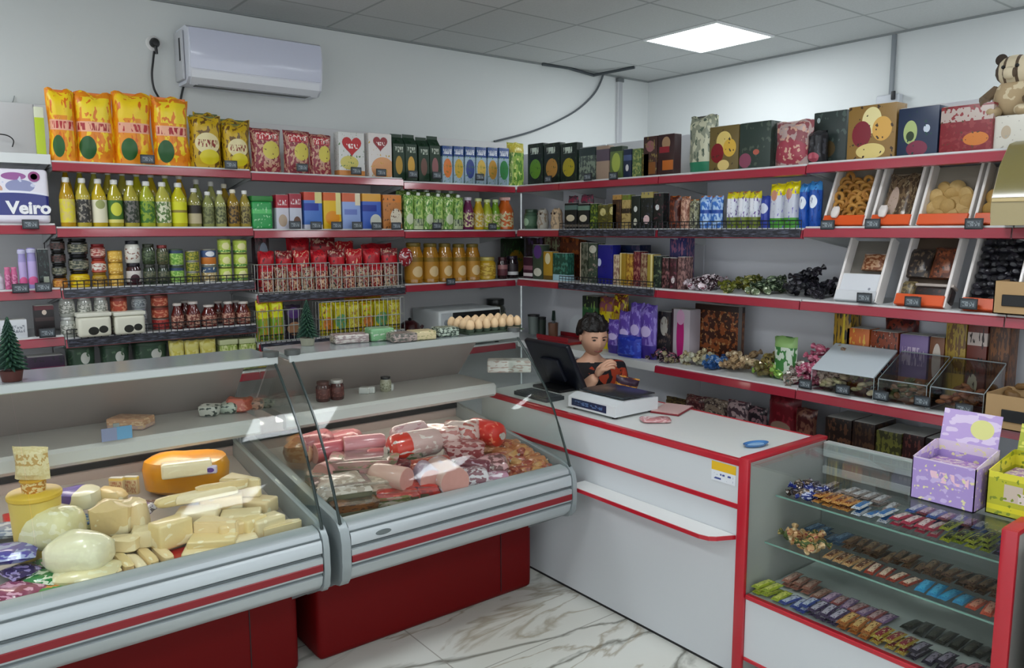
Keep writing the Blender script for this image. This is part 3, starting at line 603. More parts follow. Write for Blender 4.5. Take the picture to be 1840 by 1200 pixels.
# row 4: yellow bags in baskets
basket(462, 545, 560, 1.077, 'wire basket with green and yellow bags, left of two', inset=-.02, col='#9aa09a')
basket(578, 726, 543, 1.077, 'wire basket with yellow snack bags, right of two', inset=-.02, col='#c2c4c0')
yb = [S('#c8c416', ('n', 7, .56, '#d6941c'), ('e', .5, .35, .36, .22, '#cf7a2a'), ('n', 12, .62, '#6a5a1a'), top='#d8d020', c='yellow and orange'), S('#c9c01e', ('e', .5, .4, .4, .24, '#4f9a6a'), ('n', 9, .6, '#a89a20'), top='#cfc41c', c='yellow and green'), S('#d2c82a', ('n', 8, .55, '#b08a30'), ('n', 13, .6, '#e2dc6a'), top='#ccb81c', c='yellow')]
row('L', 'bag', 'yellow_snack_bag', even(578, 724, 6, 545, 540, 1), 1.08, yb, '{c} snack bag in the right yellow basket, {o} of six', 'snack bag', 'yellow bags in the right basket', inset=.01, depth=.07)
row('L', 'bag', 'yellow_snack_bag', [(624, 656, 532), (657, 690, 527)], 1.08, [S('#cf8a1c', ('n', 6, .5, '#e0b030'), top='#c07018')], 'orange-topped bag in the back of the right basket, {o} of two', 'snack bag', 'orange bags in the back', inset=.15)
row('L', 'bag', 'yellow_snack_bag', [(463, 486, 540), (487, 512, 537)], 1.08, [S('#7fa62a', ('b', .55, 1, '#dde01a'), ('n', 7, .56, '#c8923a'), top='#dfe21c')], 'yellow-topped green bag in the left basket, {o} of two', 'snack bag', 'bags in the left basket', inset=.01, depth=.06)
item('L', 'bag', 'seed_bag', 515, 543, 548, 1.08, S('#241c2c', ('e', .5, .75, .4, .16, '#4a2a6a'), ('e', .5, .3, .4, .2, '#9a7050'), top='#1c1824'), 'dark purple bag in the left basket', 'snack bag', inset=.01)
# row 5 behind the deli cases
row('L', 'bucket', 'pickle_bucket', [(120, 176, 619), (183, 238, 618), (243, 308, 614)], .92, S('#38503f', ('e', .6, .75, .16, .14, '#c9ccc4'), ('n', 6, .6, '#566f58'), ('e', .7, .35, .2, .18, '#7a7048'), cap='#3c5444'), 'grey-green pickle bucket, {o} of three behind the deli case', 'bucket', 'grey-green buckets')
row('L', 'bag', 'lemon_pack', [(306, 333, 613), (334, 360, 612), (361, 390, 610)], .93, S('#cfc258', ('n', 5, .5, '#e0d98a'), ('e', .5, .8, .35, .1, '#d8d070'), top='#c9c070'), 'pale yellow pack, {o} of three behind the deli case', 'packet', 'pale yellow packs')
row('L', 'tub', 'lime_tub', [(396, 428, 610), (431, 462, 608)], .93, S('#8fa648', ('n', 7, .5, '#c9d290'), cap='#c8d0a0'), 'pale lime tub, {o} of two behind the deli case', 'tub', 'pale lime tubs')
item('L', 'bag', 'yellow_bag_low', 464, 498, 600, .93, S('#bfa81c', ('n', 5, .5, '#5f7f2a'), top='#a89a1c'), 'yellow and green bag below the left basket', 'snack bag')
item('L', 'box', 'magenta_box', 48, 118, 640, .93, S('#2a1430', ('b', .3, .7, '#5a1238'), ('n', 6, .6, '#151020')), 'dark purple box at the lower left behind the case', 'box')
# microwave, helmet-like dark kettle, photo frame jar
mw = thing('microwave', 'white microwave oven with a black door behind the deli case', 'microwave', (-2.16, -.24, .92))
MB().box(-.255, .255, -.17, .17, .012, .25, .012, 3).build('housing', mat('#d6dcdc', .3), mw)
MB().box(-.15, .24, -.182, -.171, .035, .235, .006, 2).build('door', BLACK, mw)
MB().box(-.115, .205, -.1845, -.182, .06, .21, .004, 1).build('door_window', mat('#1a1e24', .08), mw)
MB().box(-.24, -.16, -.178, -.171, .035, .235, .003, 1).build('control_panel', mat('#c2c8ca', .35), mw)
for i in range(2): MB().lathe([(0, 0), (.022, 0), (.02, .015), (0, .015)], 16, loc=(-.2, -.178, .09+.08*i), rot=(R(90), 0, 0)).build('knob', mat('#8a9094', .3), mw)
for a in (-.24, .24):
    for b in (-.14, .14): MB().lathe([(0, 0), (.014, 0), (.014, .014), (0, .014)], 10, loc=(a, b, 0)).build('foot', BLACK, mw)
kb = thing('kettle', 'dark maroon round kettle left of the microwave', 'kettle', (-2.56, -.28, .92))
MB().lathe([(0, 0), (.075, 0), (.085, .05), (.08, .12), (.06, .17), (.03, .19), (0, .192)], 20).build('body', mat('#3a1016', .2, coat=.5), kb)
MB().tube([(-.075, 0, .14), (-.11, 0, .13), (-.115, 0, .07), (-.08, 0, .04)], .009).build('handle', BLACK, kb)
MB().tube([(.06, 0, .11), (.1, 0, .15)], [.018, .01]).build('spout', mat('#3a1016', .2, coat=.5), kb)
MB().lathe([(0, 0), (.01, 0), (.013, .012), (0, .02)], 10, loc=(0, 0, .19)).build('lid_knob', BLACK, kb)
q = item('L', 'jar', 'big_jar', 886, 916, 518, 1.0, jr('#3a3c30', L_('#4a4c3c', ('n', 6, .5, '#8a8a6a')), '#2a2c2a'), 'tall dark jar standing beside the microwave in the corner', 'jar', inset=.24)
q.location.z = .92
# ------------------------------------------------------------------ price tag holders on the rails
def tagclip(wall, px, py, where, big=1.0):
    p = (Lx if wall == 'L' else Rx)(px, py, -.022)
    t = thing('price_tag', where, 'price tag', p, 0 if wall == 'L' else R(-90), 'price tags on the shelf rails')
    w, h = .068*big, .044*big
    MB().box(-w/2, w/2, -.003, .003, -h/2, h/2, .002, 2).build('holder', mat('#202428', .3), t)
    MB().box(-w*.42, w*.42, -.0045, -.003, -h*.36, h*.36).build('paper', mat('#4a5258', .5, layers=(('t', .1, .9, .2, .8, 10, '#8e979c'),)), t, False)
    MB().box(-w*.2, w*.2, .003, .016, h*.1, h*.5).build('clip', DARK, t, False)
def tags(wall, lst, where):
    for i, (x, y) in enumerate(lst): tagclip(wall, x, y, ('small dark price tag clipped to the %s, %s' % (where, od(i, len(lst)))).rstrip(', '))
tags('L', [(265, 286), (415, 296), (543, 301), (640, 307), (685, 310), (742, 313), (785, 315), (862, 318)], 'top rail of the left shelving')
tags('L', [(55, 403), (530, 404), (568, 405), (605, 405), (642, 405), (677, 406), (712, 406), (785, 406), (885, 407)], 'second rail of the left shelving')
tags('L', [(37, 518), (78, 516), (810, 506)], 'third rail of the left shelving')
tags('L', [(85, 598)], 'fourth rail at the far left')
tags('R', [(985, 322), (1056, 318), (1102, 316)], 'top rail of the right shelving')
tags('R', [(1487, 404), (1568, 402), (1750, 402)], 'second rail of the right shelving')
tags('R', [(1553, 535), (1640, 542), (1740, 546)], 'third rail of the right shelving')
tags('R', [(1447, 690), (1514, 700), (1583, 711), (1657, 721), (1732, 735)], 'long red rail')
# ================================================================== RIGHT RUN
# top row
sal = [S('#10201a', ('e', .5, .38, .36, .24, c), ('n', 9, .66, '#2a4a2a'), ('t', .15, .85, .74, .9, 12, '#c9d6c8'), c=w) for c, w in (('#5f8f2a', 'green salad'), ('#b0803a', 'brown nut'), ('#a89a24', 'yellow corn'))]
row('R', 'box', 'frozen_food_box', [(948, 976, 258), (977, 1006, 257), (1007, 1037, 257)], 2.0, sal, 'black food box with {c} picture, {o} of three', 'box', 'black food boxes', depth=.05)
mx = [S('#46514e', ('n', 7, .5, '#7c8a7a'), ('b', .75, 1, '#2c3a3a'), c='grey-green'), S('#a08a78', ('e', .5, .7, .25, .14, '#c9a0b8'), ('b', .55, .9, '#5a4e5a'), c='beige and lilac'), S('#5c7040', ('e', .5, .5, .35, .3, '#a0b050'), ('b', .85, 1, '#2a3a2c'), c='green'), S('#1e2a44', ('e', .5, .35, .2, .12, '#d0d0d0'), ('b', .6, .8, '#44547a'), c='navy'), S('#4f6a3c', ('n', 8, .52, '#9aa060'), c='leaf green'), S('#3a3a20', ('n', 9, .5, '#7a6a2c'), c='olive')]
row('R', 'box', 'tea_box', [(1040, 1069, 265), (1071, 1094, 262), (1096, 1118, 263), (1120, 1134, 268), (1136, 1152, 267), (1153, 1166, 276)], 2.0, mx, '{c} tea box, {o} of six on the top right shelf', 'box', 'tea boxes on the top right shelf', depth=.05)
row('R', 'box', 'gift_box', [(1156, 1181, 245), (1182, 1212, 241)], 2.0, [S('#3a201c', ('e', .5, .75, .3, .14, '#8a5a5a'), ('n', 7, .6, '#7a6a3a'), ('r', .2, .9, .05, .35, '#7a4a1e'), c='brown'), S('#33191a', ('e', .5, .78, .25, .16, '#a08060'), ('r', .1, .7, .55, .7, '#8a1e2a'), ('r', .3, .95, .12, .36, '#b06020'), c='dark red')], '{c} chocolate gift box, {o} of two standing near the corner', 'box', 'brown gift boxes', depth=.06)
gift = [(1233, 1280, 207, 'bag', S('#8a8f7c', ('n', 6, .5, '#c2c2a8'), ('n', 10, .62, '#4a5a4c'), ('b', 0, .18, '#2a7a5a'), top='#4a4a44', wr=.1), 'grey-green patterned gift bag at the left of the gift row'),
        (1275, 1328, 226, 'box', S('#6a5a30', ('e', .5, .66, .26, .22, '#d8c070'), ('e', .28, .4, .22, .22, '#7a1420'), ('e', .7, .5, .22, .2, '#d0a83c'), ('n', 8, .66, '#3a2c1a'), ('e', .5, .12, .2, .12, '#d8c07a')), 'gift box with a bearded old man in red on a golden ground, left one'),
        (1329, 1386, 219, 'box', S('#2c3a34', ('n', 6, .62, '#4a564a'), ('e', .2, .18, .2, .16, '#8a4a60'), ('e', .55, .35, .1, .06, '#b05a4a')), 'dark green gift box right of the golden box'),
        (1387, 1452, 216, 'bag', S('#b09a96', ('n', 5, .5, '#8a4a50'), ('e', .5, .3, .44, .26, '#9c3c4c'), ('n', 9, .6, '#c9a08c'), top='#cbb8b8', wr=.1), 'pale pink crumpled gift bag in the middle of the gift row'),
        (1446, 1476, 234, 'bag', S('#15151a', ('n', 6, .6, '#3a3a40'), ('e', .5, .2, .3, .14, '#a84a5a'), top='#101014'), 'small black gift bag right of the pale pink bag'),
        (1462, 1522, 200, 'box', S('#2f3a38', ('e', .15, .85, .05, .05, '#b0c0c0'), ('n', 6, .62, '#4a5a54'), ('e', .45, .3, .24, .16, '#5a4a30')), 'large dark green gift box behind the small black bag'),
        (1524, 1612, 188, 'box', S('#8a6a34', ('e', .5, .72, .2, .24, '#e0d49a'), ('e', .3, .48, .2, .24, '#7c2230'), ('e', .72, .55, .2, .22, '#d0a04a'), ('e', .5, .16, .3, .14, '#d8c47c'), ('n', 9, .66, '#3c2a1a')), 'largest gift box with a white-bearded old man in red'),
        (1614, 1688, 192, 'box', S('#1c2c48', ('e', .32, .5, .17, .24, '#a8b878'), ('e', .32, .42, .1, .1, '#2a3a20'), ('e', .5, .16, .26, .16, '#7a2c44'), ('e', .72, .55, .08, .08, '#c2ccd8'), ('n', 8, .66, '#12403c')), 'dark blue gift box with a round green wreath'),
        (1690, 1786, 188, 'box', S('#7e1c26', ('b', .66, .95, '#b8a8a0'), ('n', 9, .56, '#8a3034'), ('e', .7, .28, .24, .14, '#c9762c'), ('n', 13, .66, '#5a3a24')), 'wide dark red sweets box with a pale top band')]
for a, b, c, k, st, lb in gift: item('R', k, 'gift_box' if k == 'box' else 'gift_bag', a, b, c, 2.0, st, lb, 'gift box' if k == 'box' else 'gift bag', 'gift packs on the top right shelf', depth=.09, inset=.015 if b-a != 60 else .12)
# striped plush toy at the right end
ps = Rx(1826, 246, .05); py0 = ps.y
pb = item('R', 'box', 'white_gift_box', 1786, 1862, 206, 2.005, S('#d2cfc4', ('e', .3, .5, .12, .2, '#b8a890'), ('n', 7, .66, '#a8a49a')), 'white gift box under the plush toy', 'gift box', depth=.14)
tz = Rx(1826, 206, .03).z
pt = thing('plush_toy', 'striped brown and cream plush animal sitting on the white gift box', 'plush toy', (RX+.10, Rx(1822, 180, .1).y, tz), R(-90))
MB().ball((0, 0, .075), .075, (1, .8, 1)).ball((-.05, -.05, .02), .028, (1, 1.5, .8)).ball((.05, -.05, .02), .028, (1, 1.5, .8)).build('body', mat('#b09a78', .9, layers=(('n', 5, .55, '#cfc0a0'),)), pt)
h_ = MB().ball((0, -.01, .175), .062, (1.1, .9, .95)).ball((-.0, -.065, .16), .024).build('head', mat('#cdbfa2', .9, layers=(('x', .0, .16, '#4a3c30'), ('x', .3, .38, '#5a4a3a'), ('x', .62, .7, '#5a4a3a'))), pt)
for s in (-1, 1):
    MB().ball((s*.055, 0, .225), .022, (1, .5, 1)).build('ear', mat('#3a3028', .9), pt)
    MB().ball((s*.024, -.062, .185), .007).build('eye', BLACK, pt)
    MB().tube([(s*.06, -.01, .11), (s*.09, -.05, .07), (s*.07, -.08, .05)], [.02, .018, .02], 8).build('paw', mat('#6a5844', .9), pt)
# second row
row('R', 'jar', 'tree_jar', [(936, 953, 376)], 1.705, jr('#3f5a46', L_('#4a6a50', ('e', .5, .4, .25, .4, '#9ab89a')), '#3a5040'), 'small green jar in the corner of the second row', 'jar')
for i, (a, b) in enumerate(((960, 983), (985, 1008))):
    p = Rx((a+b)/2, 385, .05); t = thing('plush_figurine', 'small %s figurine of an owl, %s of two in the corner' % (('grey-white', 'left') if i == 0 else ('beige', 'right')), 'figurine', (RX+.07, p.y, 1.705), R(-90), 'small figurines')
    c = '#a8a49a' if i == 0 else '#c2a888'
    MB().lathe([(0, 0), (.035, 0), (.042, .04), (.036, .075), (.038, .1), (.03, .125), (0, .135)], 16).build('body', mat(c, .8, layers=(('n', 6, .6, '#8a7a66'),)), t)
    for s in (-1, 1): MB().lathe([(0, 0), (.012, 0), (0, .022)], 8, loc=(s*.022, 0, .118)).build('ear', mat(c, .8), t); MB().ball((s*.014, -.033, .1), .008).build('eye', mat('#3a2418', .4), t)
cof = [S('#17191a', ('e', .5, .42, .34, .13, '#cfc4a8'), ('b', .74, .92, '#58706a'), ('b', .08, .16, '#8a8070'), c='black with a cream cup'), S('#1b1d1c', ('e', .5, .42, .34, .14, '#d2c8b0'), ('b', .74, .92, '#6a8a78'), ('b', .08, .16, '#8a8070'), c='black with a green band')]
row('R', 'box', 'coffee_box', [(1014, 1036, 365), (1038, 1058, 366)], 1.705, cof, 'coffee box, {c}, {o} of two', 'box', 'black coffee boxes', depth=.05)
row('R', 'bag', 'spice_packet', [(1018, 1034, 352), (1040, 1060, 350)], 1.705, [S('#5a4450', ('n', 6, .5, '#a0405a'), top='#3a3440')], 'pinkish packet sticking up behind the coffee boxes, {o} of two', 'packet', 'pinkish packets', inset=.12)
dkp = [S('#28421c', ('n', 8, .55, '#8a9a30'), c='green'), S('#4c4a1c', ('e', .5, .7, .3, .16, '#c8bf80'), ('n', 9, .6, '#7a7426'), c='olive'), S('#565022', ('e', .5, .72, .32, .16, '#cfc68a'), ('n', 9, .58, '#7f7a2c'), c='light olive'), S('#3a2414', ('b', .86, 1, '#b0884a'), ('n', 8, .6, '#6a4a20'), c='brown'), S('#b09a60', ('b', .45, .6, '#2c241a'), ('b', .85, 1, '#6a7a2a'), ('n', 9, .6, '#6f5a30'), c='tan'),
       S('#18221c', ('e', .5, .6, .2, .09, '#cfd2cc'), ('e', .5, .2, .2, .12, '#c8c8b4'), c='black-green'), S('#1a201c', ('b', .84, 1, '#a89a5a'), ('e', .5, .25, .25, .12, '#e0c0c0'), ('n', 9, .64, '#4a5060'), c='black with a gold top'), S('#151b1a', ('e', .4, .6, .2, .08, '#d4d8d8'), ('n', 9, .62, '#6a3a44'), c='near black')]
row('R', 'box', 'coffee_pack', [(1060, 1073, 366), (1074, 1092, 368), (1092, 1108, 366), (1100, 1116, 350), (1117, 1132, 350), (1134, 1150, 352), (1151, 1173, 345), (1174, 1192, 347)], 1.705, dkp, '{c} coffee pack, {o} of the eight dark packs', 'coffee pack', 'dark coffee packs', depth=.05)
row('R', 'bag', 'brown_can', [(1199, 1218, 352), (1220, 1235, 353), (1236, 1251, 358)], 1.705, [S('#451c14', ('n', 7, .55, '#7a3a20'), c='dark brown'), S('#9a6a58', ('n', 7, .5, '#c9a088'), ('n', 12, .62, '#5a3020'), c='pinkish brown'), S('#8a8a6a', ('n', 7, .5, '#3a3a30'), ('n', 12, .6, '#c9c8b0'), c='grey-beige')], '{c} coffee bag, {o} of three', 'coffee bag', 'brown coffee bags', depth=.05)
bl = [S('#3a72c4', ('n', 6, .5, '#a8c8ec'), ('b', .45, .56, '#1c4aa0'), c='light blue')]
row('R', 'bag', 'milk_powder_bag', [(1254, 1273, 352), (1274, 1294, 352)], 1.705, bl, 'light blue milk bag, {o} of two', 'bag', 'light blue bags', depth=.05)
wy = [S('#d8dce6', ('b', .8, 1, '#d3c81e'), ('b', 0, .3, '#6f7f2a'), ('n', 9, .62, '#5a3a8a'), ('r', .3, .6, .45, .8, '#e6e8f0'))]
row('R', 'bag', 'detergent_bag', [(1302, 1321, 345), (1322, 1341, 344), (1342, 1362, 344)], 1.705, wy, 'white detergent bag with yellow top, {o} of three', 'detergent bag', 'white and yellow bags', depth=.06)
row('R', 'bag', 'detergent_bag', [(1364, 1379, 352)], 1.705, S('#2c3f9a', ('e', .5, .6, .4, .16, '#c9cfe2'), top='#24348a'), 'narrow dark blue detergent bag between white and yellow bags', 'detergent bag', depth=.05)
row('R', 'bag', 'detergent_bag', [(1380, 1405, 330), (1406, 1431, 326)], 1.705, [S('#c4c8d4', ('b', .72, 1, '#e2d30e'), ('e', .45, .72, .2, .12, '#c48a70'), ('b', 0, .22, '#4f9a3a'), ('n', 9, .66, '#6a5ab8'), top='#e2d30e', rough=.2)], 'tall yellow-topped detergent bag, {o} of two', 'detergent bag', 'tall yellow-topped bags', depth=.06)
row('R', 'bag', 'detergent_bag', [(1433, 1450, 330), (1451, 1471, 326)], 1.705, [S('#1b4fa8', ('e', .5, .56, .34, .14, '#dfe6f0'), ('b', .8, 1, '#3a86c8'), ('n', 9, .64, '#12307a'), top='#3a7ac0')], 'tall blue detergent bag, {o} of two', 'detergent bag', 'tall blue bags', depth=.06)
# third row
misc = [(940, 956, 462, S('#3a1a2a', ('b', .4, .6, '#8a5a6a'), ('b', .1, .25, '#d8d0d0'), c='plum')), (957, 975, 440, S('#3c4a3c', ('e', .5, .8, .4, .2, '#5a3a7a'), ('e', .5, .2, .4, .12, '#d0d0c0'), c='grey-green')), (976, 992, 452, S('#b08a2a', ('e', .5, .75, .3, .2, '#d8cfa8'), ('b', 0, .15, '#6a5018'), c='golden')), (993, 1020, 455, S('#1f4a3c', ('n', 6, .55, '#3f7a6a'), ('b', 0, .22, '#a8ccd8'), c='teal and pale blue'))]
row('R', 'box', 'sweets_box', [m[:3] for m in misc], 1.37, [m[3] for m in misc], '{c} sweets pack, {o} of four in the corner of the third row', 'packet', 'packs in the corner', depth=.06)
row('R', 'box', 'sweets_box', [(944, 975, 427), (977, 1005, 424), (1006, 1040, 422)], 1.37, [S('#2a1c1a', ('n', 6, .55, '#4a3a5a'), c='dark'), S('#4a3026', ('n', 7, .5, '#7a8060'), c='mottled'), S('#5a2a12', ('n', 6, .55, '#8a4a1a'), ('n', 10, .62, '#2a140a'), c='rust brown')], 'tall {c} sweets box, {o} of three in the back corner', 'box', 'tall boxes in the back corner', inset=.16, depth=.08)
cb = [(1042, 1056, 436, S('#6a6c5c', ('n', 7, .5, '#2c3426'), ('x', 0, .12, '#d0b8a0'), c='grey')), (1057, 1073, 437, S('#38483a', ('e', .5, .85, .4, .1, '#c0c0b0'), ('n', 8, .6, '#9a8a80'), c='green-grey')), (1074, 1101, 440, S('#15187a', ('e', .1, .55, .14, .1, '#c0c8e4'), ('n', 6, .66, '#0e1050'), c='royal blue')), (1102, 1112, 458, S('#c9b898', ('n', 7, .5, '#8a6a5a'), c='cream')), (1113, 1124, 455, S('#9a7a22', ('x', .1, .3, '#e0cf90'), c='golden yellow')), (1125, 1137, 456, S('#8a5a20', ('n', 7, .5, '#c09a3a'), c='amber')),
      (1138, 1150, 452, S('#5c1622', ('n', 7, .55, '#a06a5a'), c='wine red')), (1151, 1162, 456, S('#6a4030', ('n', 7, .5, '#a08a6a'), c='copper')), (1163, 1173, 457, S('#a08c3a', ('x', .6, .9, '#d8cc90'), c='brass')), (1174, 1188, 460, S('#1c2a22', ('n', 7, .6, '#6a7a5a'), c='dark green')), (1189, 1202, 463, S('#301a1c', ('n', 7, .55, '#8a5a5a'), c='dark maroon')), (1203, 1216, 464, S('#3a2024', ('e', .5, .3, .25, .12, '#cfc8c8'), ('n', 7, .6, '#7a3a4a'), c='maroon and white')), (1217, 1231, 462, S('#4a3234', ('n', 7, .5, '#94706c'), c='dusty brown'))]
row('R', 'box', 'chocolate_box', [m[:3] for m in cb], 1.37, [m[3] for m in cb], '{c} chocolate bar box standing on end in the third row', 'chocolate', 'chocolate bars on end', depth=.07)
item('R', 'box', 'blue_tin', 1104, 1150, 440, 1.37, S('#0f1c40', ('n', 6, .6, '#3a3050')), 'dark navy box lying behind the chocolate bars', 'box', inset=.16)
item('R', 'box', 'blue_chocolate_box', 1203, 1232, 427, 1.37, S('#3a3a6a', ('x', .65, 1, '#1a2260'), ('n', 7, .52, '#8a5a7a')), 'blue and pink box standing tall behind the maroon bars', 'box', inset=.14)
# ------------------------------------------------------------------ loose sweets
def candy_mesh():
    m = MB(); m.lathe([(.0, -.024), (.011, -.031), (.004, -.018), (.011, -.013), (.0145, 0), (.011, .013), (.004, .018), (.011, .031), (0, .024)], 8, rot=(0, R(90), 0)); return m
def flat_bar():
    m = MB(); m.pillow(.105, .016, .03, nx=6, nz=4, wr=.05); return m
_cm = {}
def proto_mesh(kind, m):
    k = (kind, m.name)
    if k in _cm: return _cm[k]
    b = {'candy': candy_mesh, 'bar': flat_bar}[kind]() if kind in ('candy', 'bar') else kind_mesh(kind)
    o = b.build(kind, m); me = o.data; bpy.data.objects.remove(o); _cm[k] = me; return me
def kind_mesh(kind):
    b = MB()
    if kind == 'ring': 
        n, k = 16, 8; vs = [[b.b.verts.new(((.022+.009*math.cos(2*math.pi*j/k))*math.cos(2*math.pi*i/n), (.022+.009*math.cos(2*math.pi*j/k))*math.sin(2*math.pi*i/n), .009*math.sin(2*math.pi*j/k))) for j in range(k)] for i in range(n)]
        for i in range(n):
            for j in range(k): b.b.faces.new((vs[i][j], vs[(i+1) % n][j], vs[(i+1) % n][(j+1) % k], vs[i][(j+1) % k]))
    elif kind == 'gingerbread': b.lathe([(0, -.012), (.028, -.012), (.034, -.004), (.032, .006), (.018, .015), (0, .017)], 16)
    elif kind == 'nugget': b.lump(.036, .026, .018, 3, .1, .7, 6)
    elif kind == 'egg': b.lathe([(0, -.026), (.012, -.023), (.02, -.01), (.0215, 0), (.019, .012), (.012, .023), (.005, .029), (0, .030)], 14)
    return b
def loose(name, kind, m, loc, rot, label, cat, group, sc=1):
    o = bpy.data.objects.new(name, proto_mesh(kind, m)); COL.objects.link(o); o.location = loc; o.rotation_euler = rot; o.scale = (sc, sc, sc); return tag(o, label, cat, group)
def heap(name, cat, label, kind, mats, cx, cy, z, rx, ry, hh, n, seed, sc=1):
    """n loose pieces in a mound resting on height z"""
    rnd = random.Random(seed); n = int(n*.66)
    sc *= 1.3; hh *= 1.15
    for i in range(n):
        r = math.sqrt(rnd.random()); t = rnd.uniform(0, 6.28); top = hh*(1-r*r)
        zz = z+.010*sc+max(0, top)*((i+1)/n)**.7
        loose(name, kind, mats[i % len(mats)], (cx+rx*r*math.cos(t), cy+ry*r*math.sin(t), zz), (rnd.uniform(-.5, .5), rnd.uniform(-.5, .5), rnd.uniform(0, 6.28)), label, cat, label, sc)
def wrap(c, c2=None): return mat(c, .22, .15, layers=((('n', 5, .55, c2),) if c2 else ()))
MOTTLED = ('#c9a8a8', '#2a2024')
def rheap(x0, x1, py, z, name, label, mats, n, hh, seed, kind='candy', dx=.17, sc=1.15, cat='sweet'):
    a, b = Rx(x0, py, .1), Rx(x1, py, .1)
    heap(name, cat, label, kind, mats, RX+.17, (a.y+b.y)/2, z, dx*.8, abs(a.y-b.y)/2, hh, n, seed, sc)
rheap(1236, 1290, 490, 1.372, 'wrapped_candy', 'white and plum wrapped candy heaped left of the green ones on the third row', [wrap('#cfc4c8', '#3a2028'), wrap('#3a242c', '#d8ccd0'), wrap('#e0d4da', '#8a5060')], 30, .07, 1)
rheap(1292, 1350, 490, 1.372, 'wrapped_candy', 'olive green wrapped candy in the heap on the third row', [wrap('#6a6e24', '#2a2c18'), wrap('#8a8634', '#3a3a20'), wrap('#46501e', '#b0a870')], 30, .06, 2)
rheap(1350, 1398, 492, 1.372, 'wrapped_candy', 'grey-green wrapped candy in the heap beside the black ones', [wrap('#5a6a4a', '#c4ccb0'), wrap('#2c3a2a', '#8a9a7a')], 26, .055, 3)
rheap(1400, 1488, 490, 1.372, 'wrapped_candy', 'black wrapped candy in the tall dark heap on the third row', [wrap('#17171c', '#2c2c34'), wrap('#1e1c22', '#4a4450')], 44, .10, 4)
# slanted trays
def slant_tray(x0, x1, ytop, ybot, z, name, label, lip, back='#8c8478', rail='#ebe6e2', tilt=24, group='slanted display trays'):
    a, b = Rx(x0, ybot-8, 0), Rx(x1, ybot-8, 0); w = abs(a.y-b.y)-.004; H = Rx((x0+x1)/2, ytop, .1).z-z; Ls = H/math.cos(R(tilt))
    t = thing(name, label, 'tray', (RX+.012, (a.y+b.y)/2, z), R(-90), group)
    T = Matrix.Rotation(R(-tilt), 4, 'X')
    def bld(m, nm, mt):
        bmesh.ops.transform(m.b, matrix=T, verts=m.b.verts[:]); bmesh.ops.translate(m.b, vec=(0, 0, .002+.075*math.sin(R(tilt))*0), verts=m.b.verts[:]); return m.build(nm, mt, t, False)
    bld(MB().box(-w/2, w/2, .052, .058, .0, Ls), 'tray_back', mat(back, .6))
    for s in (-1, 1): bld(MB().box(s*w/2-.006, s*w/2+.006, -.005, .06, .0, Ls, .002, 1), 'side_rail', mat(rail, .35, coat=.4))
    bld(MB().box(-w/2, w/2, -.012, .056, .0, .012).box(-w/2, w/2, -.014, -.004, .0, .048, .003, 1), 'front_lip', lip)
    return t, w, Ls, T
def fill(tr, name, kind, mats, label, cat, n, seed, v0=.06, v1=.75, sc=1, gx=None, rotf=0, order=True):
    t, w, Ls, T = tr; rnd = random.Random(seed); W4 = Matrix.Translation(t.location) @ Euler(t.rotation_euler).to_matrix().to_4x4()
    cols = gx or max(2, int(w/(.062*sc))); k = 0; rows = max(1, -(-n//cols)); step = (w-.03)/cols
    for j in range(rows):
        for i in range(cols):
            if k >= n: break
            k += 1
            x = -w/2+.015+step*(i+.5+(.25 if j % 2 else -.15))+rnd.uniform(-.005, .005); x = max(-w/2+.03*sc, min(w/2-.03*sc, x))
            zz = Ls*(v0+(v1-v0)*j/max(1, rows-1))+rnd.uniform(-.006, .006)
            p = W4 @ (T @ Vector((x, .03+rnd.uniform(-.012, .008), zz)))
            loose(name, kind, mats[k % len(mats)], p, (R(90)+rnd.uniform(-.45, .45)+rotf, rnd.uniform(-.4, .4), R(-90)+rnd.uniform(-.4, .4)), label, cat, label, sc)
ORG = mat('#d8541c', .35)
tA = slant_tray(1476, 1550, 296, 392, 1.712, 'slanted_tray', 'slanted tray of ring biscuits under the top shelf, leftmost of the upper trays', ORG)
fill(tA, 'ring_biscuit', 'ring', [mat('#a8742c', .6, vary=.5), mat('#b8863a', .6, vary=.4)], 'golden ring-shaped biscuit in the leftmost upper slanted tray', 'biscuit', 34, 5, .08, .82, .95)
tB = slant_tray(1562, 1634, 292, 392, 1.712, 'slanted_tray', 'slanted tray holding a clear bag of brown biscuits, second of the upper trays', ORG, back='#5f5648')
tC = slant_tray(1646, 1738, 290, 392, 1.712, 'slanted_tray', 'slanted tray of round gingerbreads, third of the upper trays', ORG)
fill(tC, 'gingerbread', 'gingerbread', [mat('#b8985c', .7, vary=.4), mat('#c4a66c', .7, vary=.4)], 'round tan gingerbread in the third upper slanted tray', 'gingerbread', 17, 6, .10, .62, .98)
tD = slant_tray(1748, 1850, 288, 392, 1.712, 'slanted_tray', 'slanted tray of round biscuits at the right edge of the upper trays', ORG)
fill(tD, 'gingerbread', 'gingerbread', [mat('#b08c48', .7, vary=.4)], 'round yellowish biscuit in the rightmost upper slanted tray', 'gingerbread', 14, 7, .08, .48, .98)
def in_tray(tr, name, label, cat, v, x, size, m, kind='bag'):
    t, w, Ls, T = tr; W4 = Matrix.Translation(t.location) @ Euler(t.rotation_euler).to_matrix().to_4x4()
    r = GEN[kind](name, size[0], size[1], size[2], m); r.matrix_world = W4 @ T @ Matrix.Translation((x, .028-.0, Ls*v)); return tag(r, label, cat)
in_tray(tB, 'biscuit_bag', 'tall brown bag of biscuits lying in the second upper tray', 'bag', .06, .0, (.13, .04, .24), S('#6e5a42', ('n', 8, .5, '#4a3a2c'), ('e', .35, .4, .16, .3, '#b09a8c'), ('n', 14, .62, '#8a7a60'), top='#7a6a58', rough=.2))
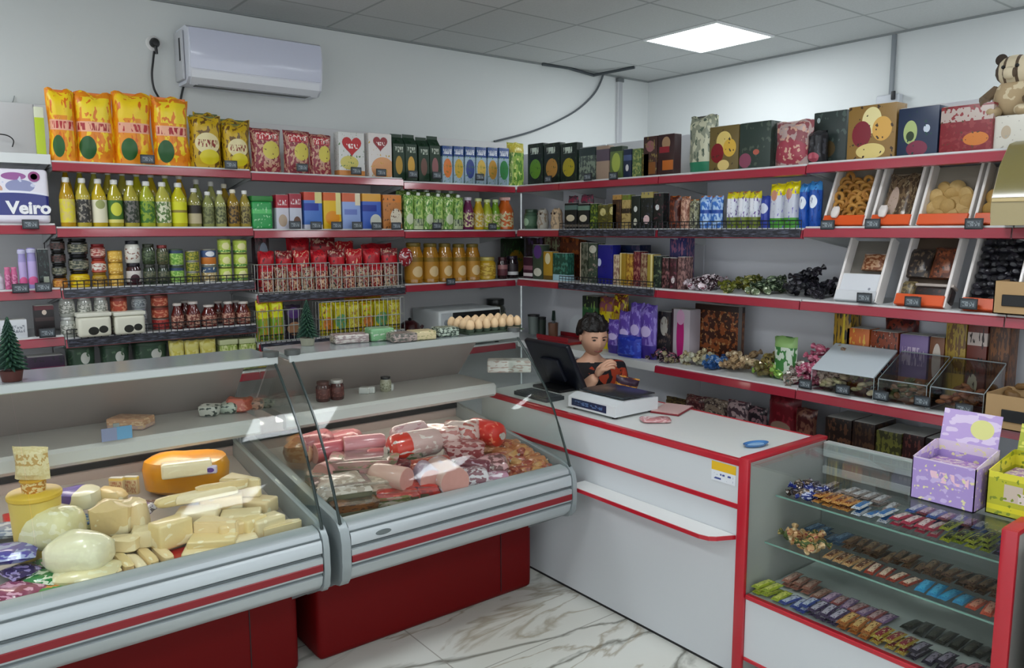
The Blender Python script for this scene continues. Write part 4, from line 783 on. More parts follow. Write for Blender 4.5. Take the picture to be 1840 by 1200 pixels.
for tr, nm in ((tA, 'leftmost'), (tB, 'second')):
    t, w, Ls, T = tr; o = MB().lump(.035, .02, .055, 3, .12, .6, 6).build('paper_tag', mat('#dcd4d0', .4)); W4 = Matrix.Translation(t.location) @ Euler(t.rotation_euler).to_matrix().to_4x4()
    o.matrix_world = W4 @ T @ Matrix.Translation((-w*.2, -.024, .03)); tag(o, 'crumpled white paper tag on the lip of the %s upper tray' % nm, 'tag')
tE = slant_tray(1498, 1572, 426, 520, 1.375, 'slanted_tray', 'lower slanted tray holding a white box, leftmost of the lower trays', mat('#d3d6da', .4), back='#6a665e')
in_tray(tE, 'white_box', 'plain white box lying in the leftmost lower slanted tray', 'box', .02, 0, (.20, .05, .13), S('#dadde2', ('e', .75, .45, .03, .05, '#8a8e98')), 'box')
in_tray(tE, 'nut_pack', 'small brown nut pack above the white box', 'packet', .52, .03, (.11, .035, .08), S('#7a4424', ('n', 7, .5, '#b08a6a'), top='#c8b8b0'))
tF = slant_tray(1606, 1696, 420, 524, 1.375, 'slanted_tray', 'lower slanted tray with dark dried fruit and brown packs, middle one', ORG, back='#4a3a2c')
in_tray(tF, 'dried_fruit_pack', 'dark brown dried fruit pack in the upper left of the middle lower tray', 'packet', .42, -.055, (.10, .04, .13), S('#241c1a', ('n', 7, .56, '#5a4a38'), top='#2a2020'))
in_tray(tF, 'dried_fruit_pack', 'rusty brown dried fruit pack in the upper right of the middle lower tray', 'packet', .42, .05, (.10, .04, .14), S('#5a2c1a', ('n', 7, .5, '#7f4426'), ('n', 12, .6, '#2c1a14'), top='#4a2a1c'))
in_tray(tF, 'clear_punnet', 'dark punnet with a pale lid edge in the middle lower tray', 'punnet', .08, .04, (.15, .05, .08), S('#241a18', ('n', 8, .6, '#4a2a24'), cap='#a89c94'), 'tub')
in_tray(tF, 'nut_pack', 'tan pack in the lower left of the middle lower tray', 'packet', .06, -.075, (.07, .035, .10), S('#7a6a44', ('n', 7, .5, '#4a4030'), top='#8a7a54'))
tG = slant_tray(1726, 1822, 420, 530, 1.375, 'slanted_tray', 'lower slanted tray of black prunes, rightmost', ORG, back='#1c1c22')
fill(tG, 'prune', 'nugget', [mat('#1a1a22', .35), mat('#26242c', .3), mat('#121218', .4)], 'black prune in the rightmost lower slanted tray', 'prune', 70, 8, .08, .92, 1.0, gx=7)
# tan scoop bin at the right edge
def scoop(px, py, zb, label, w=.22, h=.33):
    p = Rx(px, py, -.06); t = thing('scoop_bin', label, 'bin', (RX-.03, p.y, zb), R(-90))
    pr = [(.13, 0), (-.10, 0), (-.12, .03), (-.12, .10), (-.07, .22), (.0, .30), (.13, .33)]
    b = MB()
    for s in (-1, 1): b.prism([(y, z) for y, z in pr], s*w/2-.003, s*w/2+.003)
    b.box(-w/2, w/2, .125, .131, 0, .33).box(-w/2, w/2, -.12, .13, 0, .006).box(-w/2, w/2, -.122, -.116, .0, .10)
    b.build('bin_body', mat('#a39468', .3, coat=.4), t, False)
    MB().strip([(-.118, .10), (-.07, .22), (.0, .30), (.12, .328)], -w/2, w/2, .004).build('curved_lid', mat('#7c7346', .15, coat=.6), t)
    MB().box(-w/2, w/2, -.128, -.118, .085, .1, .002, 1).build('lid_edge', mat('#c9b482', .3), t)
    return t
scoop(1892, 380, 1.712, 'olive plastic scoop bin with a curved lid at the right edge of the second row', .34)
# small cardboard boxes at the right edge with black tags
def cardbox(px0, px1, py0, py1, label, d=.16, zb=None, P=Rx):
    a, b = P(px0, py1, -.05), P(px1, py1, -.05); top = P((px0+px1)/2, py0, -.05).z; zb = zb if zb is not None else a.z
    w = abs(a.y-b.y); t = thing('cardboard_box', label, 'box', (RX-.05+d/2, (a.y+b.y)/2, zb), R(-90)); h = top-zb
    m = MB(); m.box(-w/2, w/2, -d/2, -d/2+.004, 0, h).box(-w/2, w/2, d/2-.004, d/2, 0, h).box(-w/2, -w/2+.004, -d/2, d/2, 0, h).box(w/2-.004, w/2, -d/2, d/2, 0, h).box(-w/2, w/2, -d/2, d/2, 0, .004)
    m.build('carton', mat('#b59468', .7, bump=.1), t, False)
    MB().box(w/2-.12, w/2-.03, -d/2-.006, -d/2-.001, h*.25, h*.6, .002, 1).build('black_tag', BLACK, t, False)
    return t, w, h
cardbox(1782, 1862, 506, 575, 'open tan cardboard box with a black tag above the fourth row, right edge', d=.2, zb=1.375-.0)
# fourth row, from the corner
Z4 = .94
tr = thing('red_tray', 'red tray with kitchen tools behind the monitor', 'tray', (RX+.17, Rx(1000, 600, .1).y, Z4+.02), R(-90))
MB().box(-.16, .16, -.11, .11, -.02, .0, .008, 2).build('tray_base', mat('#8e1c26', .35), tr); [MB().box(-.16, .16, y_-.005, y_+.005, 0, .03, .003, 1).build('tray_rim', mat('#8e1c26', .35), tr) for y_ in (-.11, .11)]
def mug(px, label, col, r=.035, h=.10, tools=False):
    y = Rx(px, 590, .15).y; t = thing('utensil_cup', label, 'cup', (RX+.17, y, Z4+.021), R(-90))
    MB().lathe([(0, 0), (r*.9, 0), (r, h), (r*.9, h), (r*.8, .01), (0, .01)], 16).build('cup', mat(col, .35), t)
    return t
c1 = mug(955, 'grey cup with dark cap standing at the corner behind the deli case', '#6a7470', .04, .13)
MB().lathe([(0, 0), (.043, 0), (.043, .012), (0, .015)], 16, loc=(0, 0, .128)).build('lid', BLACK, c1)
c2 = mug(970, 'black-green tin in the corner beside the grey cup', '#1c2a22', .03, .11)
MB().lathe([(0, 0), (.028, 0), (.03, .02), (0, .022)], 14, loc=(0, 0, .11)).build('lid', BLACK, c2)
c3 = mug(990, 'brown wooden holder with utensil handles on the red tray', '#6a4a38', .036, .10)
for i, (x, y, rx) in enumerate(((-.012, 0, .1), (.014, .01, -.12))):
    k2 = thing('kitchen_knife', 'dark kitchen utensil standing in the brown holder, %s' % od(i, 2), 'utensil', (0, 0, 0)); k2.matrix_world = c3.matrix_basis @ Matrix.Translation((x, y, .015)) @ Matrix.Rotation(rx, 4, 'Y')
    MB().box(-.009, .009, -.001, .001, 0, .10).build('blade', STEEL, k2, False); MB().box(-.01, .01, -.006, .006, .10, .17, .004, 2).build('handle', mat('#1a3028' if i == 0 else '#5a6a62', .4), k2)
py_ = Rx(1031, 578, .3)
pl_ = thing('white_plate', 'white plate standing upright against the panel', 'plate', (RB-.045, py_.y, Z4+.085), 0)
MB().lathe([(0, 0), (.05, 0), (.085, .01), (.086, .013), (.05, .005), (0, .005)], 28, rot=(0, R(-78), 0)).build('plate', mat('#dfe6ea', .2, coat=.5), pl_)
item('R', 'box', 'washing_up_box', 1046, 1074, 532, Z4, S('#2a5a34', ('b', 0, .45, '#c9c43a'), ('b', .78, 1, '#1f2a22'), ('n', 7, .6, '#7a9a50')), 'green and yellow pack behind the seller', 'packet', inset=.17)
row('R', 'bag', 'crisps_bag', [(1072, 1100, 534), (1098, 1122, 530)], Z4, [S('#d6c20e', ('b', .72, 1, '#8a4a5a'), ('n', 7, .56, '#b08018'), ('e', .4, .4, .3, .1, '#efe690'), top='#7a3a4a', c='yellow'), S('#b8952a', ('b', .66, 1, '#7a3c2c'), ('n', 7, .55, '#e0c818'), top='#5a2a1c', c='golden')], '{c} snack bag behind the seller, {o} of two', 'snack bag', 'yellow bags behind the seller', inset=.15)
pur = [S('#5a3fa0', ('n', 6, .54, '#8a78c8'), ('e', .5, .5, .3, .1, '#c8b8e8'), ('b', .0, .25, '#3c2a88'), top='#4a3490', c=w) for w in ('violet', 'purple', 'dark purple', 'lilac')]
row('R', 'bag', 'purple_sweets_bag', [(1088, 1112, 575), (1108, 1132, 560), (1128, 1152, 545), (1146, 1174, 548)], Z4, pur, '{c} sweets bag stacked beside the seller, {o} of four', 'sweets bag', 'purple sweets bags', inset=.06)
item('R', 'bag', 'blue_sweets_bag', 1102, 1142, 604, Z4, S('#1f34a8', ('n', 6, .6, '#3a58c8'), top='#1c2c90'), 'bright blue sweets bag low in front of the purple bags', 'sweets bag', inset=.01)
item('R', 'box', 'pink_box', 1206, 1240, 556, Z4, S('#b8b0b8', ('e', .5, .5, .2, .5, '#b02070'), ('e', .5, .85, .22, .14, '#cfa0c0'), ('x', 0, .12, '#3a2a30')), 'white box with a magenta figure shape standing in the fourth row', 'box', inset=.14)
item('R', 'box', 'black_white_box', 1182, 1205, 560, Z4, S('#2c2a2e', ('e', .5, .7, .3, .2, '#b8b4a8'), ('n', 7, .6, '#6a5a50')), 'black and white pack left of the magenta box', 'packet', inset=.14)
ck = item('R', 'box', 'chocolate_assortment', 1248, 1334, 548, Z4, S('#3c1c12', ('n', 9, .52, '#8a4a24'), ('n', 15, .6, '#b08050'), ('b', .9, 1, '#2a1a14'), ('x', .93, 1, '#5a5654')), 'large brown picture box of biscuits leaning against the panel', 'box', inset=.24, depth=.03)
rheap(1160, 1225, 620, Z4, 'wrapped_candy', 'dark mixed wrapped candy in the heap right of the purple bags', [wrap('#3a2a34', '#a89a9a'), wrap('#8a8060', '#3a3428'), wrap('#24202a', '#9a5a6a')], 30, .06, 21)
rheap(1226, 1272, 628, Z4, 'wrapped_candy', 'pale beige wrapped candy in the heap below the picture box', [wrap('#c2b890', '#6a5a44'), wrap('#a8a890', '#c9c8b8')], 22, .06, 22)
rheap(1262, 1296, 640, Z4, 'wrapped_candy', 'blue wrapped candy in the small heap of the fourth row', [wrap('#1f4a80', '#1a2a48'), wrap('#2a5a94', '#88a0b8')], 16, .055, 23)
rheap(1296, 1356, 636, Z4, 'wrapped_candy', 'tan and beige wrapped candy in the high heap of the fourth row', [wrap('#b59a74', '#7a5f48'), wrap('#c8b490', '#9a7a5a'), wrap('#9a8466', '#d8c8a8')], 34, .10, 24)
rheap(1345, 1392, 640, Z4, 'wrapped_candy', 'brown-green wrapped candy behind the tan heap', [wrap('#6a6234', '#4a3a24'), wrap('#8a7a44', '#3a3420')], 22, .09, 25)
rheap(1352, 1416, 660, Z4, 'wrapped_candy', 'light green wrapped candy at the shelf front of the fourth row', [wrap('#8ab04a', '#4a7a30'), wrap('#a8c470', '#e0e8c0')], 26, .05, 26, dx=.1)
rheap(1410, 1456, 660, Z4, 'wrapped_candy', 'grey and brown wrapped candy right of the light green ones', [wrap('#8a7a70', '#3a4a44'), wrap('#b0a8a0', '#5a3a30')], 22, .07, 27)
item('R', 'bag', 'green_sweets_bag', 1386, 1426, 606, Z4, S('#3c7a3c', ('n', 5, .5, '#c8d4c4'), ('b', .75, 1, '#8ab06a'), top='#5a8a4a'), 'green and white bag with a black card above it', 'sweets bag', inset=.12)
bt_ = thing('tall_price_card', 'tall black price card standing behind the green and white bag', 'price card', (RX+.16, Rx(1415, 590, .16).y, Z4), R(-96))
MB().box(-.035, .035, -.002, .002, .1, .22, .002, 1).build('card', mat('#101413', .5, layers=(('t', .25, .75, .5, .7, 8, '#a8c0a8'),)), bt_); MB().tube([(0, .004, 0), (0, .004, .2)], .003).build('stem', DARK, bt_)
rheap(1436, 1482, 612, Z4, 'wrapped_candy', 'pink wrapped candy in the tall pink heap', [wrap('#c0607c', '#d898a8'), wrap('#a84866', '#e0b0bc')], 34, .17, 28)
rheap(1478, 1520, 612, Z4, 'wrapped_candy', 'beige wrapped candy behind the glass bin', [wrap('#b8a08c', '#8a6a58'), wrap('#cbb8a8', '#7a5a4a')], 20, .14, 29)
# boxes behind the clear bins
bh = [(1499, 1530, 545, S('#a8841e', ('n', 6, .52, '#2c2418'), ('x', .55, .66, '#d8c020'), c='yellow and black')), (1520, 1562, 590, S('#cf6c28', ('b', .1, .4, '#a84424'), ('n', 7, .6, '#e0b040'), c='orange')), (1563, 1614, 596, S('#8a3a18', ('b', .35, .65, '#c96a20'), ('n', 8, .56, '#3a1c14'), ('n', 12, .64, '#d8d0c0'), c='rust')), (1616, 1668, 602, S('#7f6a9c', ('b', 0, .3, '#b87a50'), ('t', .1, .9, .5, .8, 12, '#c8b8d0'), c='mauve')), (1670, 1697, 606, S('#7a4a2c', ('e', .5, .6, .3, .3, '#d0c4b8'), c='brown with a pale centre')),
      (1700, 1738, 572, S('#a08428', ('n', 8, .5, '#6a4a1c'), ('b', 0, .35, '#c8a838'), c='tall mustard')), (1739, 1776, 574, S('#6a2c20', ('b', .7, .85, '#c8b8b0'), ('e', .4, .25, .25, .12, '#c8c4a8'), ('n', 7, .6, '#2c1a16'), c='tall maroon')), (1778, 1816, 578, S('#4c2c18', ('n', 8, .5, '#7a4a22'), c='tall dark brown'))]
row('R', 'box', 'biscuit_box', [m[:3] for m in bh], Z4, [m[3] for m in bh], '{c} biscuit box behind the clear bins, {o} of eight', 'box', 'biscuit boxes behind the bins', inset=.24, depth=.10)
item('R', 'bag', 'dark_sweets_bag', 1585, 1644, 566, Z4, S('#4a1418', ('n', 6, .5, '#7a2c1c'), ('n', 11, .6, '#2a1210'), top='#3a1014'), 'dark red bag behind the rust coloured box', 'sweets bag', inset=.33)
# clear acrylic bins with loose goods
def clear_bin(x0, x1, label, fillm, flabel, fname, kind='nugget', n=50, sd=1, white=False):
    a, b = Rx(x0, 690, .02), Rx(x1, 690, .02); w = abs(a.y-b.y)-.01; t = thing('clear_bin', label, 'bin', (RX+.02, (a.y+b.y)/2, Z4), R(-90), 'clear acrylic bins')
    d, h0, h1 = .20, .10, .20; mm = MB()
    mm.box(-w/2, w/2, 0, .004, 0, h0).box(-w/2, w/2, d-.004, d, 0, h1).box(-w/2, w/2, .004, d-.004, 0, .004)
    for s in (-1, 1): mm.prism([(0.004, .004), (d-.004, .004), (d-.004, h1), (.004, h0)], s*w/2-(.004 if s > 0 else 0), s*w/2+(0 if s > 0 else .004))
    mm.build('bin_walls', FILM, t, False)
    MB().prism([(-.004, h0), (d, h1+.002), (d, h1+.006), (-.004, h0+.004)], -w/2, w/2).build('sloping_lid', FILM if not white else mat('#ccd6dc', .2, coat=.8), t, False)  # white variant: a bright reflection put into the lid colour
    MB().tube([(-w/2, 0, h0), (w/2, 0, h0)], .003).tube([(-w/2, d, h1+.004), (w/2, d, h1+.004)], .003).tube([(-w/2, 0, 0), (-w/2, 0, h0), (-w/2, d, h1)], .002).tube([(w/2, 0, 0), (w/2, 0, h0), (w/2, d, h1)], .002).build('bin_edges', mat('#9aa4a6', .25), t, False)
    rnd = random.Random(sd)
    for i in range(n):
        u, v = rnd.uniform(-w/2+.03, w/2-.03), rnd.uniform(.03, d-.03); hz = .018+.085*(i/n)*(.6+.4*math.cos(u/w*5))
        loose(fname, kind, fillm[i % len(fillm)], (RX+.02+v, (a.y+b.y)/2-u, Z4+hz*min(1, .55+v*3.4)), (rnd.uniform(-.5, .5), rnd.uniform(-.5, .5), rnd.uniform(0, 6)), flabel, 'biscuit' if kind != 'candy' else 'sweet', flabel, 1.0)
clear_bin(1456, 1572, 'clear bin with its lid painted pale like a bright reflection, leftmost of the bins', [mat('#a8a478', .6), mat('#b8ac88', .6)], 'pale biscuit piece inside the leftmost clear bin', 'biscuit_piece', n=34, sd=31, white=True)
clear_bin(1576, 1668, 'clear bin of olive-brown nuts in the middle', [mat('#5a5432', .5), mat('#6a4a2c', .5), mat('#3f4a26', .5)], 'olive-brown nut inside the middle clear bin', 'nut', n=56, sd=32)
clear_bin(1670, 1772, 'clear bin of rusty brown biscuits, rightmost', [mat('#7a4424', .5), mat('#5f3a1e', .5), mat('#8a5a34', .5)], 'rusty brown biscuit piece inside the rightmost clear bin', 'biscuit_piece', n=56, sd=33)
cardbox(1766, 1862, 712, 765, 'open tan cardboard box with a black tag ending the long red rail', d=.22)
rheap(1790, 1850, 700, .985, 'dried_fruit', 'brown dried fruit heaped in the cardboard box at the right edge', [mat('#7a5a34', .5), mat('#6a4a2c', .5)], 24, .05, 34, kind='nugget', dx=.09, cat='dried fruit')
# lowest row
Z5 = .60
row('R', 'bag', 'sweets_bag', [(1190, 1226, 716), (1226, 1262, 712), (1258, 1300, 718), (1300, 1340, 722), (1338, 1372, 732)], Z5, [S('#3a2a1c', ('n', 7, .5, '#6a5a34'), top='#4a3a20', c='dark olive'), S('#4a2428', ('n', 6, .52, '#7a4a48'), ('n', 11, .6, '#9a8a7a'), top='#5a2a2c', c='brown'), S('#8a7a6a', ('n', 6, .52, '#4a3c3a'), ('n', 12, .6, '#c8b8a8'), top='#7a5a54', c='beige'), S('#54424a', ('n', 6, .5, '#b8a0a0'), top='#6a2a34', c='mauve'), S('#2a2026', ('n', 6, .52, '#8a6a70'), top='#3a2a30', c='black and pink')],
    '{c} bag of sweets on the lowest shelf behind the counter, {o} of five', 'sweets bag', 'sweets bags on the lowest shelf', inset=.10)
row('R', 'bag', 'red_sweets_bag', [(1374, 1430, 708), (1425, 1462, 735)], Z5, [S('#6a101c', ('n', 6, .56, '#8a2430'), ('e', .5, .35, .3, .12, '#8a7060'), top='#7a1420', c='large dark red'), S('#4a1a1a', ('n', 6, .5, '#7a5040'), top='#5a1c1c', c='small brown-red')], '{c} bag on the lowest shelf, {o} of two', 'sweets bag', 'red bags on the lowest shelf', inset=.10)
row('R', 'box', 'dark_goods_box', [(1482, 1530, 752), (1531, 1572, 760), (1573, 1620, 776), (1621, 1660, 782), (1661, 1700, 790)], Z5, [S('#241814', ('n', 7, .54, '#5a3a28'), c='dark brown'), S('#2a1c18', ('n', 7, .52, '#4a3424'), c='brown-black'), S('#6a6a30', ('n', 6, .5, '#3a3a20'), c='olive'), S('#30181a', ('n', 7, .55, '#6a3a34'), c='dark maroon'), S('#1c1616', ('n', 7, .56, '#5a4440'), c='black')], '{c} box on the lowest shelf behind the glass display, {o} of five', 'box', 'dark boxes on the lowest shelf', inset=.08, depth=.2)
# ================================================================== AIR CONDITIONER, SOCKETS, CABLES
ac = thing('air_conditioner', 'white split air conditioner high on the back wall', 'air conditioner', (-3.47, 0, 2.50))
MB().prism([(0, .0), (-.14, .0), (-.185, .03), (-.20, .08), (-.215, .20), (-.20, .285), (-.17, .30), (0, .30)], -.385, .385).build('housing', mat('#d8dbe4', .35), ac)
MB().prism([(-.196, .075), (-.203, .075), (-.222, .20), (-.208, .286), (-.203, .286)], -.375, .375).build('front_panel', mat('#ccd0e2', .15, coat=.7), ac)
MB().box(-.33, .33, -.155, -.07, -.004, .002, .002, 1).build('air_outlet', mat('#4c5054', .5), ac)
MB().prism([(-.15, -.006), (-.192, .028), (-.196, .066), (-.19, .066), (-.186, .032), (-.146, .0)], -.37, .37).build('louver_flap', mat('#dfe2e8', .3), ac)
MB().box(-.402, -.387, -.14, -.002, .02, .28, .006, 2).build('side_cover', mat('#c2c4c8', .4), ac)
MB().box(-.4045, -.4022, -.12, -.10, .12, .24, .002, 1).build('side_vent', DARK, ac)
def socket(loc, label, rz=0):
    t = thing('wall_socket', label, 'socket', loc, rz)
    MB().lathe([(0, 0), (.04, 0), (.042, .006), (.034, .012), (0, .012)], 24, rot=(R(90), 0, 0)).build('socket_plate', mat('#d8d8d6', .4), t)
    MB().lathe([(0, .012), (.024, .012), (.026, .035), (.018, .05), (0, .052)], 16, rot=(R(90), 0, 0)).build('plug', BLACK, t)
    MB().tube([(0, -.04, -.01), (.004, -.04, -.06)], .008).build('plug_neck', BLACK, t); return t
so_ = Vector((-3.978, 0, 2.715)); socket(so_, 'round socket with a black plug on the back wall left of the air conditioner')
def wallcord(name, pts, r, label, col=BLACK, ax=1, val=-.012):
    P3 = [at(a, b, ax, val) for a, b in pts]; out = []
    for i in range(len(P3)-1):
        p0, p1, p2, p3 = P3[max(0, i-1)], P3[i], P3[i+1], P3[min(len(P3)-1, i+2)]
        for k in range(6):
            t = k/6; out.append(.5*((2*p1)+(p2-p0)*t+(2*p0-5*p1+4*p2-p3)*t*t+(3*p1-p0-3*p2+p3)*t**3))
    out.append(P3[-1]); o = MB().tube(out, r, 6).build(name, col); return tag(o, label, 'cable')
wallcord('power_cord', [(277, 92), (275, 110), (273, 135), (277, 160), (290, 185), (296, 215)], .006, 'black power cord hanging from the round socket down behind the snack bags', val=-.03)
wallcord('power_cord', [(337, 143), (330, 155), (326, 172), (320, 200)], .006, 'short black cord hanging from the lower left of the air conditioner')
wallcord('thin_wire', [(26, 172), (22, 185), (12, 200), (-8, 212)], .0025, 'thin grey wire looping on the wall at the left frame edge', GREY)
wallcord('black_lamp_cord', [(-12, 240), (12, 243), (24, 252), (22, 264)], .003, 'thin black wire arching above the top shelf at the left edge', val=-.07)
wallcord('hanging_cable', [(1085, 132), (1070, 165), (1040, 195), (1000, 218), (950, 238), (888, 254)], .008, 'grey cable sagging from the ceiling edge down the back wall', mat('#5a6064', .5), val=-.02)
ck_ = [at(960, 119, 2, CEIL-.01), at(1065, 133, 1, -.02), at(1140, 121, 2, CEIL-.01)]
ck_[0].y = -.03
tag(MB().tube([ck_[0], ck_[0].lerp(ck_[1], .5)+Vector((0, 0, .01)), Vector((ck_[1].x, -.03, CEIL-.03)), ck_[2]], .012, 6).build('ceiling_cable', mat('#3f464a', .5)), 'dark cable running along the ceiling edge above the sagging grey cable', 'cable')
for x_, y_, lb, nm in ((at(1111, 160, 1, 0).x, 0, 'white vertical cable trunking near the corner of the back wall', 'b'),):
    t = thing('cable_trunking', lb, 'cable trunking', (x_, -.001, 2.36))
    MB().box(-.028, .028, -.026, 0, 0, .56, .003, 1).build('duct', mat('#c4c6c8', .5), t, False); MB().box(-.034, .034, -.034, 0, .545, .575, .003, 1).build('duct_end', mat('#6a6e70', .5), t, False)
    MB().box(-.018, .018, -.0285, -.026, 0, .545).build('duct_cover', mat('#b2b4b8', .5), t, False)
t = thing('cable_trunking', 'grey vertical conduit on the right wall ending in a junction box', 'cable trunking', (-.001, -2.115, 2.36), R(-90))
MB().box(-.013, .013, -.022, 0, .2, .58, .003, 1).build('duct', mat('#7e8488', .5), t, False)
MB().box(-.075, .075, -.06, 0, .07, .2, .012, 3).build('junction_box', mat('#b9bdc2', .4), t); MB().box(.03, .055, -.075, -.06, .16, .215, .005, 2).build('box_switch', DARK, t)
# ================================================================== DELI CASES
CASE_FILL = 6.0  # strength of the glowing tubes added to lighten the case interiors
def zdeck(y): return .585+(y+2.2)*.17
ALUB = mat('#b9c1c4', .36, .45)
BASEM = mat('#660a0c', .5); BASEM.node_tree.nodes['Principled BSDF'].inputs['Specular IOR Level'].default_value = .15
def deli(x0, x1, label):
    t = thing('deli_display_case', label, 'deli case', ((x0+x1)/2, -1.9, 0), 0, 'refrigerated deli display cases')
    def P(m, nm, mt, smooth=True):
        bmesh.ops.translate(m.b, vec=(-(x0+x1)/2, 1.9, 0), verts=m.b.verts[:]); return m.build(nm, mt, t, smooth)
    bx0, bx1 = x0+.035, x1-.0
    P(MB().box(bx0, bx1, -1.965, -1.25, .0, .46, .03, 3), 'base_cabinet', BASEM)
    P(MB().box(bx1-.19, bx1-.187, -1.9675, -1.964, .03, .40), 'panel_seam', DARK, False)
    P(MB().prism([(-2.19, .44), (-1.95, .30), (-1.28, .30), (-1.28, .44), (-1.30, .57), (-2.19, .57)], x0+.01, x1-.01), 'tub', mat('#a2a8aa', .45), False)
    prof = [(-2.19, .435), (-2.235, .445), (-2.258, .47), (-2.266, .50), (-2.257, .505), (-2.257, .510), (-2.268, .515), (-2.27, .568), (-2.257, .573), (-2.257, .580), (-2.268, .586), (-2.266, .62), (-2.258, .632), (-2.25, .636), (-2.246, .65), (-2.228, .662), (-2.19, .665)]
    P(MB().prism(prof, x0+.04, x1-.025), 'front_bumper', ALUB)
    P(MB().box(x0+.04, x1-.025, -2.273, -2.262, .522, .548, .002, 1), 'red_stripe', mat('#80101c', .4), False)
    for zz in (.5765, .634, .508): P(MB().box(x0+.04, x1-.025, -2.2605, -2.2565, zz-.003, zz+.003), 'groove_line', mat('#5f686a', .4), False)
    ec = [(-1.27, .30), (-1.95, .29), (-2.20, .425), (-2.245, .437), (-2.268, .465), (-2.276, .52), (-2.274, .60), (-2.264, .64), (-2.235, .668), (-2.19, .68), (-1.30, .80), (-1.27, .80)]
    for a, b in ((x0, x0+.035), (x1-.022, x1)): P(MB().prism(ec, a, b), 'end_cap', mat('#939c9e', .4, .2))
    P(MB().prism([(-2.19, zdeck(-2.19)), (-1.36, zdeck(-1.36)), (-1.36, zdeck(-1.36)-.02), (-2.19, zdeck(-2.19)-.02)], x0+.036, x1-.023), 'product_deck', mat('#b4b2ae', .35, .3), False)
    P(MB().box(x0+.036, x1-.023, -1.36, -1.345, .58, .93), 'back_wall', mat('#a89c99', .3, .15), False)
    P(MB().prism([(-1.345, .93), (-1.36, .93), (-1.61, 1.205), (-1.595, 1.205)], x0+.036, x1-.023), 'sliding_door', mat('#a89c99', .25, .15), False)
    P(MB().box(x0+.037, x1-.024, -1.372, -1.361, .775, .80), 'air_slot', DARK, False)
    P(MB().prism([(-1.36, .93), (-1.68, .93), (-1.68, .895), (-1.70, .892), (-1.715, .905), (-1.715, .945), (-1.70, .957), (-1.36, .957)], x0+.037, x1-.024), 'inner_shelf', mat('#c4c3bf', .3))
    P(MB().tube([(x0+.05, -1.69, 1.198), (x1-.04, -1.69, 1.198)], .006, 10), 'added_top_lamp_tube', mat('#fff4e8', .3, emit=CASE_FILL*.5))  # added glowing tube, hidden behind the top edge, lightens the goods
    P(MB().tube([(x0+.05, -1.58, .912), (x1-.04, -1.58, .912)], .012, 10), 'added_lamp_tube', mat('#fff4e8', .3, emit=CASE_FILL))  # added glowing tube, kept out of sight under the shelf, lightens the deck
    P(MB().box(x0, x1, -1.86, -1.59, 1.205, 1.225, .004, 1), 'top_panel', mat('#a2aaac', .2, .4), False)
    P(MB().box(x0, x1, -1.872, -1.86, 1.196, 1.227, .003, 1), 'top_edge', mat('#b4bab8', .3, .5), False)
    cv = [(-2.238, .662), (-2.21, .73), (-2.168, .82), (-2.128, .90), (-2.07, .99), (-2.00, 1.07), (-1.925, 1.145), (-1.868, 1.198)]
    n = 2 if x1-x0 > 1.3 else 1; cut = [x0+.01, x1-.01] if n == 1 else [x0+.01, x1-.95, x1-.01]
    cut = [x0+.01, (x0+x1)/2+.12, x1-.01] if n == 1 else [x0+.01, x1-.86, x1-.01]
    for a, b in zip(cut, cut[1:]): P(MB().strip(cv, a+.002, b-.002, .005), 'curved_glass', GLASS)
    for xx in (x0+.012, x1-.012):
        P(MB().tube([(xx, y-.004, z) for y, z in cv], .0055, 6), 'glass_edge', mat('#23302e', .3))
        P(MB().prism([(y+.006, z) for y, z in cv]+[(-1.60, 1.198), (-1.36, .93), (-1.36, .80), (-2.2, .682)], xx-.003, xx+.003), 'side_glass', GLASS, False)
    for s in (x0+.02, x1-.02): P(MB().lathe([(0, 0), (.03, 0), (.03, .02), (0, .025)], 14, loc=(s, -1.85, 1.225)), 'hinge_cap', mat('#4a4e4c', .4))
    P(MB().prism([(-2.19, zdeck(-2.19)+.001), (-2.19, .664), (-2.184, .664), (-2.184, zdeck(-2.19)+.001)], x0+.036, x1-.023), 'front_lip', mat('#8a9090', .3, .4), False)
    return t
deli(-6.3, -4.075, 'curved glass deli case filled with cheese in the left foreground')
d2 = deli(-4.03, -2.905, 'curved glass deli case filled with meat and sausages in the middle')
lg = MB().lathe([(0, 0), (.032, 0), (.032, .002), (0, .003)], 24, sc=(1, .32, 1)).build('maker_badge', mat('#7a8486', .25, .6), d2, rot=(R(90), 0, 0), loc=(-3.86+3.4675, -2.266+1.9, .605))
